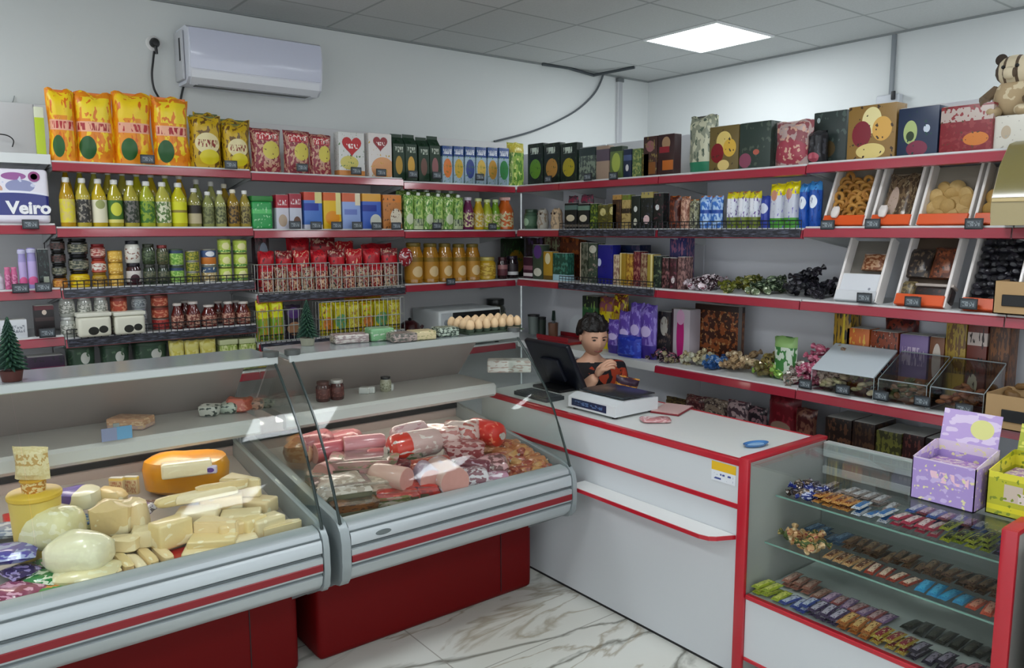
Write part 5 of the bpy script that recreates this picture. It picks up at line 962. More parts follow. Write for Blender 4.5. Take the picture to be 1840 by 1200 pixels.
# ------------------------------------------------------------------ goods in the cases
def deckpt(px, py, up):
    v = ray(px, py); y = -1.9
    for _ in range(12):
        t = (zdeck(y)+up-CAM.z)/v.z; y = (CAM+v*t).y
    return CAM+v*t
CRZ = math.atan2(CR.y, CR.x)
cheese_c = ['#e8d4a4', '#e4cc92', '#ead8b0', '#e0c48c', '#e8cf9e', '#e2d0a2']
k_size = 1.0; ZT = 1.226; ZI = .957
def good(kind, name, px, py, wpx, hpx, label, cat, col=None, rot=0, lift=0, m=None, group=None, tilt=0, plane=None, deep=None, z=None, mk=None):
    up = lift
    if z is not None: p = at(px, py+hpx*.3, 2, z)
    else: p = deckpt(px, py+hpx*.25, up+.01)
    s = (p-CAM).dot(_f)/F_PX; w, h = wpx*s*k_size, hpx*s*k_size
    zb = (zdeck(p.y)+up) if z is None else z
    if z == ZI: p.y = min(p.y, -1.53)
    if z == ZT: p.y = min(max(p.y, -1.80), -1.66)
    if z is None:
        p.y = max(p.y, -2.185+min(.07, .3*w+.02)); ed_ = -4.12 if p.x < -4.0 else -2.94; p.x = min(p.x, ed_-w*.42)
        if p.x > -4.02: p.x = max(p.x, -3.98+w*.4)
        zb = zdeck(p.y)+up
    base = Vector((p.x, p.y, zb)); rz = CRZ+R(rot)
    m = m or mat(col, .4, coat=.35)
    sd = int(px*7+py)
    if kind == 'slab':   # cut cheese block
        d = deep or w*.62; hh = max(.03, h*.55); o = MB().box(-w/2, w/2, -d/2, d/2, 0, hh, min(.01, hh*.2), 3).build(name, m)
    elif kind == 'wedge':
        d = deep or w*.7; hh = max(.03, h*.6); b = MB(); b.prism([(-w/2, -d*.35), (w/2, -d*.1), (w/2, d*.1), (-w/2, d*.5)], 0, hh, 'z')
        bmesh.ops.bevel(b.b, geom=b.b.edges[:], offset=.005, segments=2, affect='EDGES'); o = b.build(name, m)
    elif kind == 'loaf':
        o = MB().lump(w, deep or w*.8, max(.035, h*.8), sd, .05, .62, 9).build(name, m)
    elif kind == 'chunk':
        o = MB().lump(w, deep or w*.75, max(.03, h*.75), sd, .09, .5, 8).build(name, m)
    elif kind == 'slice':
        o = MB().lump(w, max(h*.5, .03), .04, sd, .04, .5, 8).build(name, m)
    elif kind == 'pack':
        d = deep or h*1.1; b = MB(); b.pillow(w, max(.028, h*.35), d, nx=8, nz=8, seed=sd, wr=.08)
        bmesh.ops.transform(b.b, matrix=Matrix.Translation((0, d/2, max(.014, h*.17))) @ Matrix.Rotation(R(90), 4, 'X'), verts=b.b.verts[:]); o = b.build(name, m)
    elif kind == 'sausage':
        L = w; r = h*.36; o = bpy.data.objects.new(name, None); COL.objects.link(o)
        MB().lathe([(0, -L*.47), (r*.25, -L*.47), (r*.6, -L*.455), (r*.9, -L*.41), (r, -L*.34), (r*1.02, 0), (r, L*.34), (r*.9, L*.41), (r*.6, L*.455), (r*.25, L*.47), (0, L*.47)], 16, loc=(0, 0, r), rot=(0, R(90), 0)).build('casing', m, o)
        for s in (-1, 1): MB().lathe([(0, 0), (r*.22, 0), (r*.1, .006), (r*.3, .016), (0, .014)], 10, loc=(s*L*.46, 0, r), rot=(0, s*R(90), 0)).build('tied_end', mat('#c8c0b8', .35, .3), o)
    elif kind == 'cut':   # big cut sausage showing a pale face
        L = w; r = h*.38; o = bpy.data.objects.new(name, None); COL.objects.link(o)
        MB().lathe([(0, -L/2), (r*.97, -L/2), (r, -L/2+.003), (r, L*.38), (r*.8, L*.47), (0, L*.5)], 20, loc=(0, 0, r), rot=(0, R(90), 0)).build('casing', m, o)
        MB().lathe([(0, 0), (r*.95, 0), (r*.95, .002), (0, .002)], 20, loc=(-L/2-.002, 0, r), rot=(0, R(90), 0)).build('cut_face', mk or mat('#c98f86', .35, vary=.2), o)
    elif kind == 'punnet':
        d = deep or w*.7; hh = max(.035, h*.5); o = bpy.data.objects.new(name, None); COL.objects.link(o)
        b = MB(); b.prism([(-w*.44, -d*.42), (w*.44, -d*.42), (w*.44, d*.42), (-w*.44, d*.42)], 0, .003, 'z')
        for q in ((-w/2, w/2, -d/2, -d/2+.004), (-w/2, w/2, d/2-.004, d/2), (-w/2, -w/2+.004, -d/2, d/2), (w/2-.004, w/2, -d/2, d/2)): b.box(q[0], q[1], q[2], q[3], 0, hh*.55)
        b.build('tray', mk or mat('#5e5a44', .35), o, False)
        b = MB(); rnd = random.Random(sd)
        b.lump(w*.96, d*.96, hh*1.0, sd, .12, .28, 10); b.build('contents', m, o, loc=(0, 0, .003))
        MB().box(-w*.5, w*.5, -d*.5, d*.5, hh, hh+.0015).build('cling_film', FILM, o, False)
    elif kind == 'tub':
        o = GEN['bucket'](name, w, w, h, dict(m=m, cap=mk or '#d6b24a'))
    o.location = base; o.rotation_euler = (R(tilt), 0, rz); return tag(o, label, cat, group)
C = lambda i: mat(cheese_c[i % 6], .38, coat=.4, layers=(('n', 2.2, .58, '#f0e2bc'),), bump=.25, bscale=25)
YW = mat('#dd9510', .35, coat=.4, vary=.15)
k_size = 1.08
wh = good('loaf', 'whole_cheese', 337, 858, 132, 88, 'large orange-rinded cheese wheel at the back of the cheese case', 'cheese', m=YW, lift=.0, deep=.20)
good('slab', 'cheese_block', 336, 838, 78, 44, 'pale cut cheese block lying on the large orange wheel', 'cheese', m=C(2), rot=25, lift=.125, deep=.06)
good('slab', 'cheese_label', 379, 843, 20, 10, 'small purple and white label pack on the orange wheel', 'label', m=mat('#c8bcd0', .4, layers=(('e', .5, .5, .3, .3, '#5a3a8a'),)), rot=10, lift=.135, deep=.02)
for i, (a, b, w, h, r, l) in enumerate(((330, 892, 90, 34, 38, .10), (372, 884, 100, 36, 36, .105), (400, 872, 86, 30, 34, .12))): good('slice', 'cheese_slice', a, b, w, h, 'long pale cheese slice leaning before the orange wheel, %s of three' % od(i, 3), 'cheese', m=C(i+1), rot=r, lift=l, group='long cheese slices before the wheel')
good('wedge', 'cheese_wedge', 436, 872, 66, 52, 'pale cheese wedge right of the orange wheel', 'cheese', m=C(0), rot=-12, lift=.07)
good('slab', 'cheese_block', 430, 905, 70, 50, 'pale cheese block under the wedge right of the wheel', 'cheese', m=C(3), rot=10, lift=.0, deep=.10)
yt_ = good('tub', 'cheese_tub', 62, 912, 72, 50, 'yellow tub with a lid at the back left of the cheese case', 'tub', m=mat('#d8bc5c', .35), lift=.0, mk='#d9b33a')
yt_.location.y = -1.83; ys_ = ((yt_.location-CAM).dot(_f))/F_PX; q_ = at(62, 890, 1, -1.83); yt_.location.x = q_.x; yt_.location.z = zdeck(-1.83); th_ = q_.z-yt_.location.z
for c_ in kids(yt_): c_.scale.z = th_/(50*ys_*1.08)
g = GEN['bucket']('small_tub', 42*ys_, 0, 30*ys_, dict(m=mat('#b87a24', .35, layers=(('n', 6, .5, '#e0c890'),)), cap='#c8982a')); g.location = (q_.x, -1.83, q_.z+.001); tag(g, 'small orange spotted tub standing on the yellow tub', 'tub')
g = GEN['bag']('shredded_cheese_bag', 60*ys_, .05, 58*ys_, S('#d8c48e', ('b', .45, .8, '#c09a58'), ('n', 9, .5, '#e0d0a0'), top='#e4d4a4')); g.location = (q_.x, -1.83, q_.z+.002+30*ys_); g.rotation_euler = (0, 0, CRZ); tag(g, 'bag of shredded cheese standing on top of the two tubs', 'bag')
good('loaf', 'round_cheese', 140, 897, 72, 44, 'white oval cheese with a purple label', 'cheese', m=mat('#ddd8b8', .3, coat=.5, layers=(('e', .35, .75, .22, .5, '#5a4aa0'),)), lift=.06)
for i, (a, b) in enumerate(((211, 864), (237, 862))): 
    g = GEN['box']('cheese_carton', .052, .02, .066, S('#d0b890', ('t', .1, .9, .1, .8, 14, '#b07a5a'), ('b', .86, 1, '#e2c46a'))); p = deckpt(a, b+18, .06); g.location = (p.x, p.y, zdeck(p.y)+.045); g.rotation_euler = (0, 0, CRZ); tag(g, 'small pale carton with red print standing in the cheese case, %s of two' % od(i, 2), 'carton', 'small pale cheese cartons')
good('pack', 'cheese_pack', 252, 905, 54, 48, 'black and white labelled cheese pack', 'cheese pack', m=mat('#2a2238', .3, coat=.4, layers=(('n', 4, .52, '#c2c0c8'), ('n', 7, .6, '#5a3a7a'))), lift=.06)
good('pack', 'cheese_pack', 150, 930, 62, 50, 'blue labelled cheese pack among the pale loaves', 'cheese pack', m=mat('#a8b070', .3, coat=.4, layers=(('n', 3, .5, '#2c62a8'), ('n', 6, .6, '#d8dcb0'))), lift=.04)
good('chunk', 'cheese_chunk', 198, 893, 50, 36, 'rough beige cheese chunk behind the pale loaves', 'cheese', m=C(3), lift=.05)
k_size = 1.16
ch = [('loaf', 96, 958, 88, 84, 0, .03, 'large yellow-green round cheese at the left of the heap'), ('loaf', 146, 1002, 92, 76, 0, .03, 'round wrapped pale cheese in the middle front'), ('loaf', 156, 1038, 92, 46, 8, .0, 'flat oval cheese at the front edge'),
      ('chunk', 205, 938, 62, 76, 10, .03, 'tall ridged beige cheese chunk'), ('chunk', 241, 936, 48, 68, -10, .03, 'narrow beige cheese chunk beside the ridged one'), ('chunk', 266, 966, 50, 44, 20, .02, 'small beige cheese chunk below the narrow one'), ('chunk', 226, 976, 42, 34, 0, .03, 'little cheese chunk in the centre of the heap'),
      ('slab', 308, 955, 56, 74, 55, .03, 'upright wrapped cheese slab with a blunt end'), ('slab', 357, 925, 62, 46, 10, .04, 'light cheese slab in the middle of the right heap'), ('slab', 398, 898, 62, 40, 20, .05, 'yellow cheese slab near the wedge'),
      ('wedge', 392, 945, 66, 40, -8, .05, 'cheese wedge lying across the right heap'), ('slab', 434, 930, 60, 44, 15, .03, 'pale cheese slab right of the lying wedge'), ('slab', 384, 990, 84, 42, 12, .0, 'long pale cheese slab at the front edge of the right heap'), ('slab', 384, 968, 70, 30, 10, .035, 'thin cheese slab resting on the long front slab'),
      ('slab', 436, 975, 46, 44, 28, .01, 'small cheese slab at the front right'), ('slab', 418, 950, 46, 50, 40, .03, 'square cheese slab in the front right heap'), ('slab', 462, 905, 56, 44, -15, .02, 'cheese slab at the upper right of the heap'), ('slab', 480, 945, 50, 62, 50, .01, 'tall creamy cheese slab near the right glass'), ('wedge', 512, 952, 62, 48, 30, .0, 'rightmost cheese wedge touching the glass end'), ('slab', 455, 945, 40, 60, 60, .02, 'narrow cheese slab between the square and creamy slabs')]
for k_, (kd, a, b, w, h, r, l, lb) in enumerate(ch): good(kd, 'cheese_piece', a, b, w, h, lb, 'cheese', m=C(k_) if kd != 'loaf' else mat(('#e0d8a4', '#e6dfbc', '#e4d8a8')[k_ % 3], .3, coat=.5, layers=(('n', 5, .56, '#eae4c0'),), bump=.4, bscale=30), rot=r, lift=l)
for i, (a, b) in enumerate(((200, 1018), (222, 1008), (246, 1010), (266, 1000), (292, 992))): good('slice', 'cheese_stick', a, b, 74, 34, 'long curved cheese stick lying diagonally, %s of five' % od(i, 5), 'cheese', m=C(i), rot=-48, lift=.012, group='diagonal cheese sticks')
k_size = 1.2
for i, (a, b, w, h, c1, c2, lb) in enumerate(((18, 985, 74, 56, '#5a52a8', '#a8b0d8', 'violet and white package at the left of the cheese case'), (8, 945, 60, 44, '#8a94a8', '#c2c8d0', 'grey-blue package at the left edge'), (80, 1030, 50, 44, '#1f7a38', '#d8e0c8', 'green and white package in the front left'), (98, 1062, 64, 36, '#2f8a3c', '#d88a3a', 'green and orange package at the front edge'), (24, 1055, 76, 48, '#8a3a5a', '#d8a0b8', 'pink package in the lower left corner'), (98, 1000, 44, 40, '#6a8a5a', '#c8a8a8', 'pale green package behind the round cheese'), (36, 1020, 50, 38, '#3a2a5a', '#9a8ac0', 'dark violet package in the lower left'))):
    good('pack', 'dairy_pack', a, b, w, h, lb, 'package', m=mat(c1, .25, coat=.5, layers=(('n', 5, .54, c2),)), rot=20-i*9, lift=.02 if i else .045)
for i, (a, b, w) in enumerate(((150, 1060, 170), (420, 995, 90), (330, 1000, 60), (15, 1080, 90), (50, 930, 60))):
    good('slab', 'red_liner', a, b, w, 8, 'red plastic tray under the cheese, %s' % ('wide one in front of the round cheeses', 'under the right heap', 'small one in the centre', 'in the lower left corner', 'at the left below the yellow tub')[i], 'tray', m=mat('#b01a14', .3), lift=.001, deep=.10, rot=38)
k_size = 1.0
# sliced pack and seafood on the inner shelf of the cheese case
ZI = .957
good('slab', 'sliced_pack', 218, 742, 66, 34, 'pack of sliced orange fish on the inner shelf of the cheese case', 'pack', m=mat('#c89a78', .3, coat=.4, layers=(('b', 0, .4, '#c8a8a0'), ('n', 5, .56, '#e0c09a'))), z=ZI, deep=.09, rot=-6)
pcx = at(210, 778, 1, -1.722); t = thing('shelf_price_card', 'blue and white price card hanging below the sliced fish pack', 'price card', pcx); MB().box(-.05, .05, -.002, .002, -.025, .022, .001, 1).build('card', mat('#8a90b0', .4, layers=(('x', .5, 1, '#6aa0c8'),)), t, False); MB().box(-.01, .01, 0, .006, .02, .035).build('clip', GREY, t, False)
for i, (a, b, w, h, c, lb) in enumerate(((372, 735, 36, 30, '#c8c8be', 'white jar lying at the left of the seafood row'), (395, 725, 34, 26, '#b9c2b4', 'pale green pack in the seafood row'), (416, 722, 44, 34, '#c05a44', 'orange-red crab stick pack in the seafood row'), (446, 722, 34, 26, '#c8a08c', 'pinkish pack right of the crab sticks'), (468, 722, 32, 22, '#a8aa9c', 'grey-white pack at the right end of the seafood row'))):
    good('chunk', 'seafood_pack', a, b, w, h, lb, 'pack', m=mat(c, .3, coat=.4, layers=(('n', 4, .6, '#3f4a44'),) if i != 2 else (('n', 5, .6, '#d88a70'),)), z=ZI)
# goods on the inner shelf of the meat case
for i, (a, b) in enumerate(((560, 690), (588, 688))):
    p = at(a, b+22, 2, ZI); g = GEN['jar']('meat_jar', .062, .062, .088, jr('#4a2422', L_('#5f302c', ('n', 6, .6, '#8a5a50')), '#5a3832' if i == 0 else '#c8c4c0')); p.y = -1.56; g.location = p; tag(g, 'brown meat jar on the inner shelf, %s' % ('left one with a brown lid', 'right one with a white lid')[i], 'jar', 'brown meat jars')
p = at(686, 700, 2, ZI); g = GEN['jar']('cream_jar', .052, .052, .068, jr('#a8a690', L_('#b4b29c', ('n', 6, .55, '#7a7a60')), '#2c2a2c')); p.y = min(p.y, -1.54); g.location = p; tag(g, 'small cream jar with a dark lid alone on the inner shelf', 'jar')
for i, (a, b, w) in enumerate(((624, 694, 18), (650, 700, 26), (690, 697, 24))): good('slab', 'price_slip', a, b, w, 8, 'small white price slip on the inner shelf, %s of three' % od(i, 3), 'price slip', m=mat('#d4d6d2', .5), z=ZI, deep=.03, group='white price slips')
good('slab', 'white_carton_stack', 915, 655, 78, 40, 'stack of white trays on the inner shelf near the right end of the meat case', 'trays', m=mat('#d0ccc6', .4, layers=(('n', 6, .56, '#b09a90'),)), z=1.02, deep=.09)
# meat
pinks = ['#b86a6c', '#c27a7c', '#a85a5c', '#c88a86', '#b4625c', '#9c4a48']
meat = []
mt_ = lambda c, *ly: mat(c, .28, coat=.5, layers=ly)
M_ = [('cut', 420+145, 800, 60, 44, 'large pink boiled sausage at the far left of the meat case', mt_('#b06a70', ('n', 5, .6, '#8a4048')), 60, .05), ('cut', 600, 812, 62, 40, 'pink sausage beside the leftmost one', mt_('#b85a64'), 40, .04), ('cut', 656, 800, 62, 36, 'round pink ham slice roll at the back left', mt_('#c8848a'), 20, .07),
      ('punnet', 655, 832, 92, 54, 'clear punnet of pale pink meat with a grey-green label', mt_('#b8908a', ('n', 4, .55, '#8a8a6a'), ('n', 8, .6, '#c88a8a')), 8, .04), ('cut', 598, 845, 58, 40, 'pale pink sliced sausage in front on the left', mt_('#c98e8a'), 70, .02),
      ('punnet', 610, 878, 84, 58, 'punnet of pale meatballs at the front left', mt_('#a89684', ('n', 7, .5, '#c9bcae')), 24, .015), ('punnet', 672, 872, 78, 50, 'punnet of greyish minced meat in the front', mt_('#9c8a78', ('n', 7, .5, '#bca894')), 20, .02), ('punnet', 634, 908, 70, 44, 'brown marinated meat punnet at the front left edge', mt_('#7a4a22', ('n', 6, .55, '#4a2a14')), 26, .0), ('punnet', 690, 897, 76, 36, 'green-edged punnet at the front edge', mt_('#6a6a3c', ('n', 6, .5, '#9a8a7a')), 22, .0),
      ('cut', 700, 860, 64, 46, 'fat pale sausage with a cut face above the punnets', mt_('#c8a092'), 150, .05), ('sausage', 745, 805, 92, 58, 'fat sausage in a red and white wrapper at the back', mt_('#c2a09a', ('x', 0, .35, '#c8301c'), ('n', 6, .6, '#d8c8c0')), 38, .07), ('sausage', 735, 780, 66, 40, 'white-wrapped sausage end sticking up at the back', mt_('#c8a8a8', ('n', 5, .6, '#b07a80')), 50, .10),
      ('chunk', 790, 790, 60, 42, 'wrapped reddish meat chunk at the back middle', mt_('#b0706a', ('n', 5, .5, '#d0b0a8')), 10, .07), ('chunk', 828, 782, 58, 44, 'white and red wrapped meat joint at the back', mt_('#c8b0a8', ('n', 5, .54, '#a84a40')), -10, .07), ('sausage', 872, 782, 64, 52, 'bright red wrapped sausage at the back right', mt_('#c8281a', ('n', 5, .64, '#e07a5a')), -40, .06),
      ('chunk', 832, 812, 62, 40, 'pink and white streaky bacon piece in the middle', mt_('#c09a96', ('n', 6, .5, '#8a3a3c')), 15, .05), ('sausage', 770, 838, 76, 34, 'reddish smoked sausage lying in the middle', mt_('#963c2c', ('n', 6, .58, '#c07a5a')), 30, .05), ('cut', 800, 862, 74, 60, 'large pale boiled sausage with its cut face to the front', mt_('#cba99c', ('n', 4, .6, '#d8c8d0')), 118, .02),
      ('cut', 765, 858, 62, 46, 'violet-white wrapped sausage left of the large cut one', mt_('#b0a4b8', ('n', 5, .56, '#d0c8d4')), 112, .03), ('punnet', 712, 885, 62, 36, 'punnet of red raw meat pieces in front', mt_('#a03028', ('n', 6, .55, '#c85a48')), 14, .02), ('punnet', 752, 878, 62, 40, 'bright red meat punnet next to the large cut sausage', mt_('#b0281e', ('n', 6, .55, '#8a1a18')), 10, .015),
      ('chunk', 712, 842, 44, 32, 'dark maroon smoked meat piece in the middle left', mt_('#5a1c22', ('n', 6, .6, '#b07a78')), 0, .05), ('chunk', 730, 822, 46, 30, 'spotted grey and green salami pack', mt_('#8a7a70', ('n', 6, .5, '#4a5a3c')), 0, .055), ('sausage', 850, 838, 58, 30, 'purple-red dry sausage in the middle right', mt_('#6a2c38', ('n', 6, .6, '#b09aa8')), -20, .05),
      ('chunk', 846, 862, 54, 38, 'white streaked bacon pack right of the large cut sausage', mt_('#c8c0c4', ('n', 6, .5, '#7a4a54')), 20, .03), ('chunk', 884, 838, 52, 34, 'pinkish bacon pack near the small sausages', mt_('#b88a8c', ('n', 6, .5, '#6a4040')), -10, .04), ('chunk', 880, 862, 56, 32, 'violet-pink sliced pack at the front right', mt_('#b07a90', ('n', 6, .52, '#d8c8d0')), 15, .01),
      ('chunk', 812, 890, 44, 22, 'cream coloured sausage end at the front edge', mt_('#d0b898'), 0, .0), ('sausage', 690, 818, 56, 30, 'thin pink sausage behind the clear punnet', mt_('#b85a5c'), 15, .06), ('chunk', 618, 790, 56, 30, 'pale pink ham piece along the back left', mt_('#b87278', ('n', 5, .6, '#d09a98')), 0, .05), ('chunk', 540, 815, 44, 44, 'orange-brown smoked piece at the far left corner', mt_('#b0724c', ('n', 5, .5, '#c89a78')), 0, .03),
      ('chunk', 575, 860, 44, 26, 'thin pale slice pile left of the punnets', mt_('#c09a8a', ('n', 6, .5, '#8a8a7a')), 0, .02)]
k_size = 1.22
for kd, a, b, w, h, lb, m, r, l in M_: good(kd, {'cut': 'boiled_sausage', 'sausage': 'sausage', 'punnet': 'meat_punnet', 'chunk': 'meat_piece'}[kd], a, b, w, h, lb, 'sausage' if kd in ('cut', 'sausage') else 'meat', m=m, rot=r, lift=l)
rnd = random.Random(44); sm = [mt_('#9c5a34', ('n', 5, .6, '#c89a6a')), mt_('#a8704a'), mt_('#8a3c2c', ('n', 5, .6, '#c07a5a')), mt_('#b88a54')]
n_ = 0
for px in range(896, 1006, 11):
    for j in range(5):
        py = 796+j*15+(px-905)*.10+rnd.uniform(-4, 4)
        good('sausage', 'small_sausage', px+rnd.uniform(-5, 5)-(3-j)*6, py, 32, 20, 'small brown smoked sausage in the heap at the right end of the meat case', 'sausage', m=sm[rnd.randrange(4)], rot=rnd.uniform(-70, 70), lift=.045-j*.008, group='small brown smoked sausages'); n_ += 1
k_size = 1.0
# ------------------------------------------------------------------ on top of the cases
ZT = 1.226
def fir(px, py, hpx, label, z=ZT):
    p = at(px, py, 2, z); s = (p-CAM).dot(_f)/F_PX; h = hpx*s; t = thing('small_fir_tree', label, 'fir tree', p); rnd = random.Random(px)
    MB().lathe([(0, 0), (h*.13, 0), (h*.16, h*.16), (h*.14, h*.165), (0, h*.15)], 16).build('pot', mat('#4a2018' if px < 100 else '#8a8a78', .6), t)
    MB().tube([(0, 0, h*.12), (0, 0, h*.97)], [h*.02, h*.006]).build('trunk', mat('#3a2a1c', .8), t)
    b = MB()
    for k in range(150):
        u = (k/150)**.9; z0 = h*(.2+.78*u); rr = h*.24*(1-u)**.85+h*.015; a = k*2.4
        b.tube([(0, 0, z0), (rr*.6*math.cos(a), rr*.6*math.sin(a), z0-h*.015), (rr*math.cos(a), rr*math.sin(a), z0-h*.05)], [h*.028*(1-u*.6), h*.026*(1-u*.6), h*.006], 5)
    b.build('branches', mat('#163a2c', .7, layers=(('n', 9, .6, '#2f5a3c'),)), t); return t
fir(22, 684, 118, 'small dark green fir tree in a brown pot on the cheese case at the left')
fir(553, 620, 84, 'small dark fir tree in a pale pot where the two deli cases meet')
p = at(877, 594, 2, ZT); et = thing('egg_tray', 'dark tray of cream eggs on top of the meat case', 'egg tray', (p.x, -1.725, ZT)); ew, ed = .32, .20
b = MB().box(-ew/2, ew/2, -ed/2, ed/2, 0, .006)
for i in range(7):
    for j in range(4): b.lathe([(.017, .004), (.023, .022), (.021, .022), (.015, .006)], 10, loc=(-ew/2+.023+i*.0457, -ed/2+.025+j*.05, 0))
b.build('tray', mat('#3c4a3a', .7), et)
for j in range(4):
    for i in range(7):
        if (i*3+j) % 9 == 4: continue
        loose('egg', 'egg', mat('#d8b990', .5, vary=.15), (et.location.x-ew/2+.023+i*.0457, et.location.y-ed/2+.025+j*.05, ZT+.038), (0, 0, 0), 'cream egg standing in the dark tray on the meat case', 'egg', 'eggs in the tray', 1.0)
for i, (a, b, w, h, m, lb) in enumerate(((628, 606, 62, 18, mat('#b4aca4', .25, coat=.4, layers=(('n', 5, .5, '#8a7a78'),)), 'clear pack of pale food at the left on the meat case'), (682, 598, 44, 26, mat('#6a9a6c', .3, layers=(('n', 5, .6, '#b0b8a8'),)), 'green and white pack on the meat case'), (722, 604, 46, 18, mat('#4f5048', .3, layers=(('n', 5, .5, '#9a8a84'),)), 'dark clear pack on the meat case'), (757, 600, 44, 18, mat('#c2b48c', .3, layers=(('n', 6, .6, '#8a8a5a'),)), 'cream pack on the meat case'), (800, 594, 40, 18, mat('#a8b4a4', .3, layers=(('n', 6, .5, '#2c3a30'),)), 'white and green pack left of the eggs'), (655, 592, 40, 16, mat('#b8bcb8', .3), 'pale flat pack behind the clear pack on the meat case'))):
    good('slab', 'food_pack', a, b, w, h*1.6, lb, 'food pack', m=m, z=ZT, deep=.09, rot=30)
# ================================================================== COUNTER
FRX = -2.785; WHL = mat('#c9cdd0', .42); TOPW = mat('#d6d9d6', .3)
ct = thing('shop_counter', 'white shop counter with red edges beside the meat case', 'counter', (-2.53, -2.22, 0))
def C_(m, nm, mt, smooth=False, par=None):
    bmesh.ops.translate(m.b, vec=(2.53, 2.22, 0), verts=m.b.verts[:]); return m.build(nm, mt, par or ct, smooth)
C_(MB().box(FRX, FRX+.018, -3.033, -1.40, .012, .665), 'lower_front_panel', WHL)
C_(MB().box(FRX-.004, FRX+.016, -3.033, -1.40, .685, .83), 'upper_front_panel', WHL)
C_(MB().box(FRX-.008, FRX+.01, -3.033, -1.42, .665, .685, .002, 1), 'middle_red_band', RED)
C_(MB().box(FRX+.018, -2.27, -3.033, -1.40, .83, .852, .001, 1), 'counter_top', TOPW)
C_(MB().box(FRX-.008, FRX+.018, -3.033, -1.40, .83, .855, .003, 2), 'front_red_edge', RED)
C_(MB().box(-2.27, -2.262, -3.033, -1.40, .83, .855, .002, 1), 'back_red_edge', RED)
C_(MB().box(FRX+.018, -2.28, -1.418, -1.40, .012, .83), 'end_panel', WHL)
C_(MB().box(FRX+.002, FRX+.016, -3.03, -1.41, .0, .012), 'plinth_strip', DARK)
fs = [(FRX-.002, -2.20), (FRX-.095, -2.20), (FRX-.10, -2.21), (FRX-.10, -2.93), (FRX-.09, -2.965), (FRX-.07, -2.985), (FRX-.04, -3.0), (FRX-.002, -3.02)]
C_(MB().prism(fs, .548, .562, 'z'), 'bag_shelf', mat('#dadcda', .35))
fe = [(x*1.0-.0025 if x < FRX-.03 else x, y) for x, y in fs]
C_(MB().prism([(FRX-.003, -2.197), (FRX-.099, -2.197), (FRX-.104, -2.21), (FRX-.104, -2.932), (FRX-.094, -2.969), (FRX-.073, -2.989), (FRX-.042, -3.004), (FRX-.003, -3.024)], .545, .5605, 'z'), 'shelf_red_edge', RED)
st_ = at(1300, 848, 0, FRX-.0055); t = thing('paper_notice', 'small yellow and white paper notice with blue symbols on the counter front', 'notice', (FRX-.0045, st_.y, .79), R(-90))
MB().box(-.055, .055, -.0012, 0, -.04, .035).build('paper', mat('#d8dce2', .5, layers=(('b', .55, 1, '#e0b41c'), ('t', .12, .9, .1, .2, 9, '#3a4a8a'), ('t', .12, .9, .32, .42, 9, '#3a4a8a'))), t, False)
# weighing scale
sc = thing('weighing_scale', 'white electronic weighing scale with a dark platter on the counter', 'scale', (-2.565, -2.155, .852), R(-90))
MB().prism([(-.145, .012), (-.145, .062), (-.09, .078), (.14, .07), (.14, .012)], -.155, .155).build('scale_body', mat('#d4d8da', .35), sc, False)
MB().prism([(-.1475, .022), (-.1475, .056), (-.1445, .056), (-.1445, .022)], -.13, .10).build('display_window', mat('#20304c', .15, layers=(('t', .1, .9, .25, .75, 10, '#4a6a94'),)), sc, False)
MB().box(-.145, .145, -.085, .13, .084, .092, .004, 2).build('platter', mat('#3c4248', .25, .5), sc)
MB().lathe([(0, 0), (.03, 0), (.03, .012), (0, .012)], 16, loc=(0, .02, .073)).build('platter_support', DARK, sc)
for a in (-.13, .13):
    for b in (-.12, .115): MB().lathe([(0, 0), (.013, 0), (.013, .013), (0, .013)], 10, loc=(a, b, 0)).build('foot', BLACK, sc)
# monitor seen from behind
mo = thing('monitor', 'black point-of-sale monitor seen from behind on the counter', 'monitor', (-2.42, -1.61, .852), R(-90))
T = Matrix.Translation((0, .05, .012)) @ Matrix.Rotation(R(28), 4, 'X')
def Mo(m, nm, mt): bmesh.ops.transform(m.b, matrix=T, verts=m.b.verts[:]); return m.build(nm, mt, mo)
Mo(MB().box(-.175, .175, -.03, .0, .0, .29, .012, 3), 'monitor_back', mat('#0f1420', .35))
Mo(MB().box(-.16, .16, .0, .004, .02, .27, .002, 1), 'screen', mat('#0a0c12', .08))
Mo(MB().box(-.07, .07, -.05, -.028, .06, .2, .01, 2), 'rear_housing', mat('#141824', .4))
MB().box(-.11, .11, -.10, .08, 0, .016, .006, 2).build('stand_base', BLACK, mo); MB().box(-.03, .03, .02, .05, .012, .12, .006, 2).build('stand_neck', BLACK, mo)
kbp = at(955, 722, 2, .853); kbd = thing('keyboard', 'dark keyboard lying on the counter behind the meat case glass', 'keyboard', (-2.66, -1.72, .853), R(-90))
MB().box(-.13, .13, -.06, .06, 0, .02, .004, 2).build('keyboard_case', mat('#33383c', .5), kbd); MB().box(-.12, .12, -.05, .05, .02, .024).build('keys', mat('#565c60', .5, layers=(('n', 14, .5, '#2a2e32'),)), kbd, False)
q = at(1358, 800, 2, .855); t = thing('coin_tray', 'light blue oval coin tray on the counter near the red corner', 'coin tray', q, CRZ+R(28))
MB().lathe([(0, 0), (.05, 0), (.062, .01), (.058, .01), (.048, .003), (0, .003)], 28, sc=(1, .5, 1)).build('tray', mat('#3f78b4', .2, coat=.6), t); MB().lathe([(0, .0032), (.04, .0032), (.04, .0045), (0, .0045)], 24, sc=(1, .5, 1)).build('tray_mat', mat('#8ab4d8', .3), t)
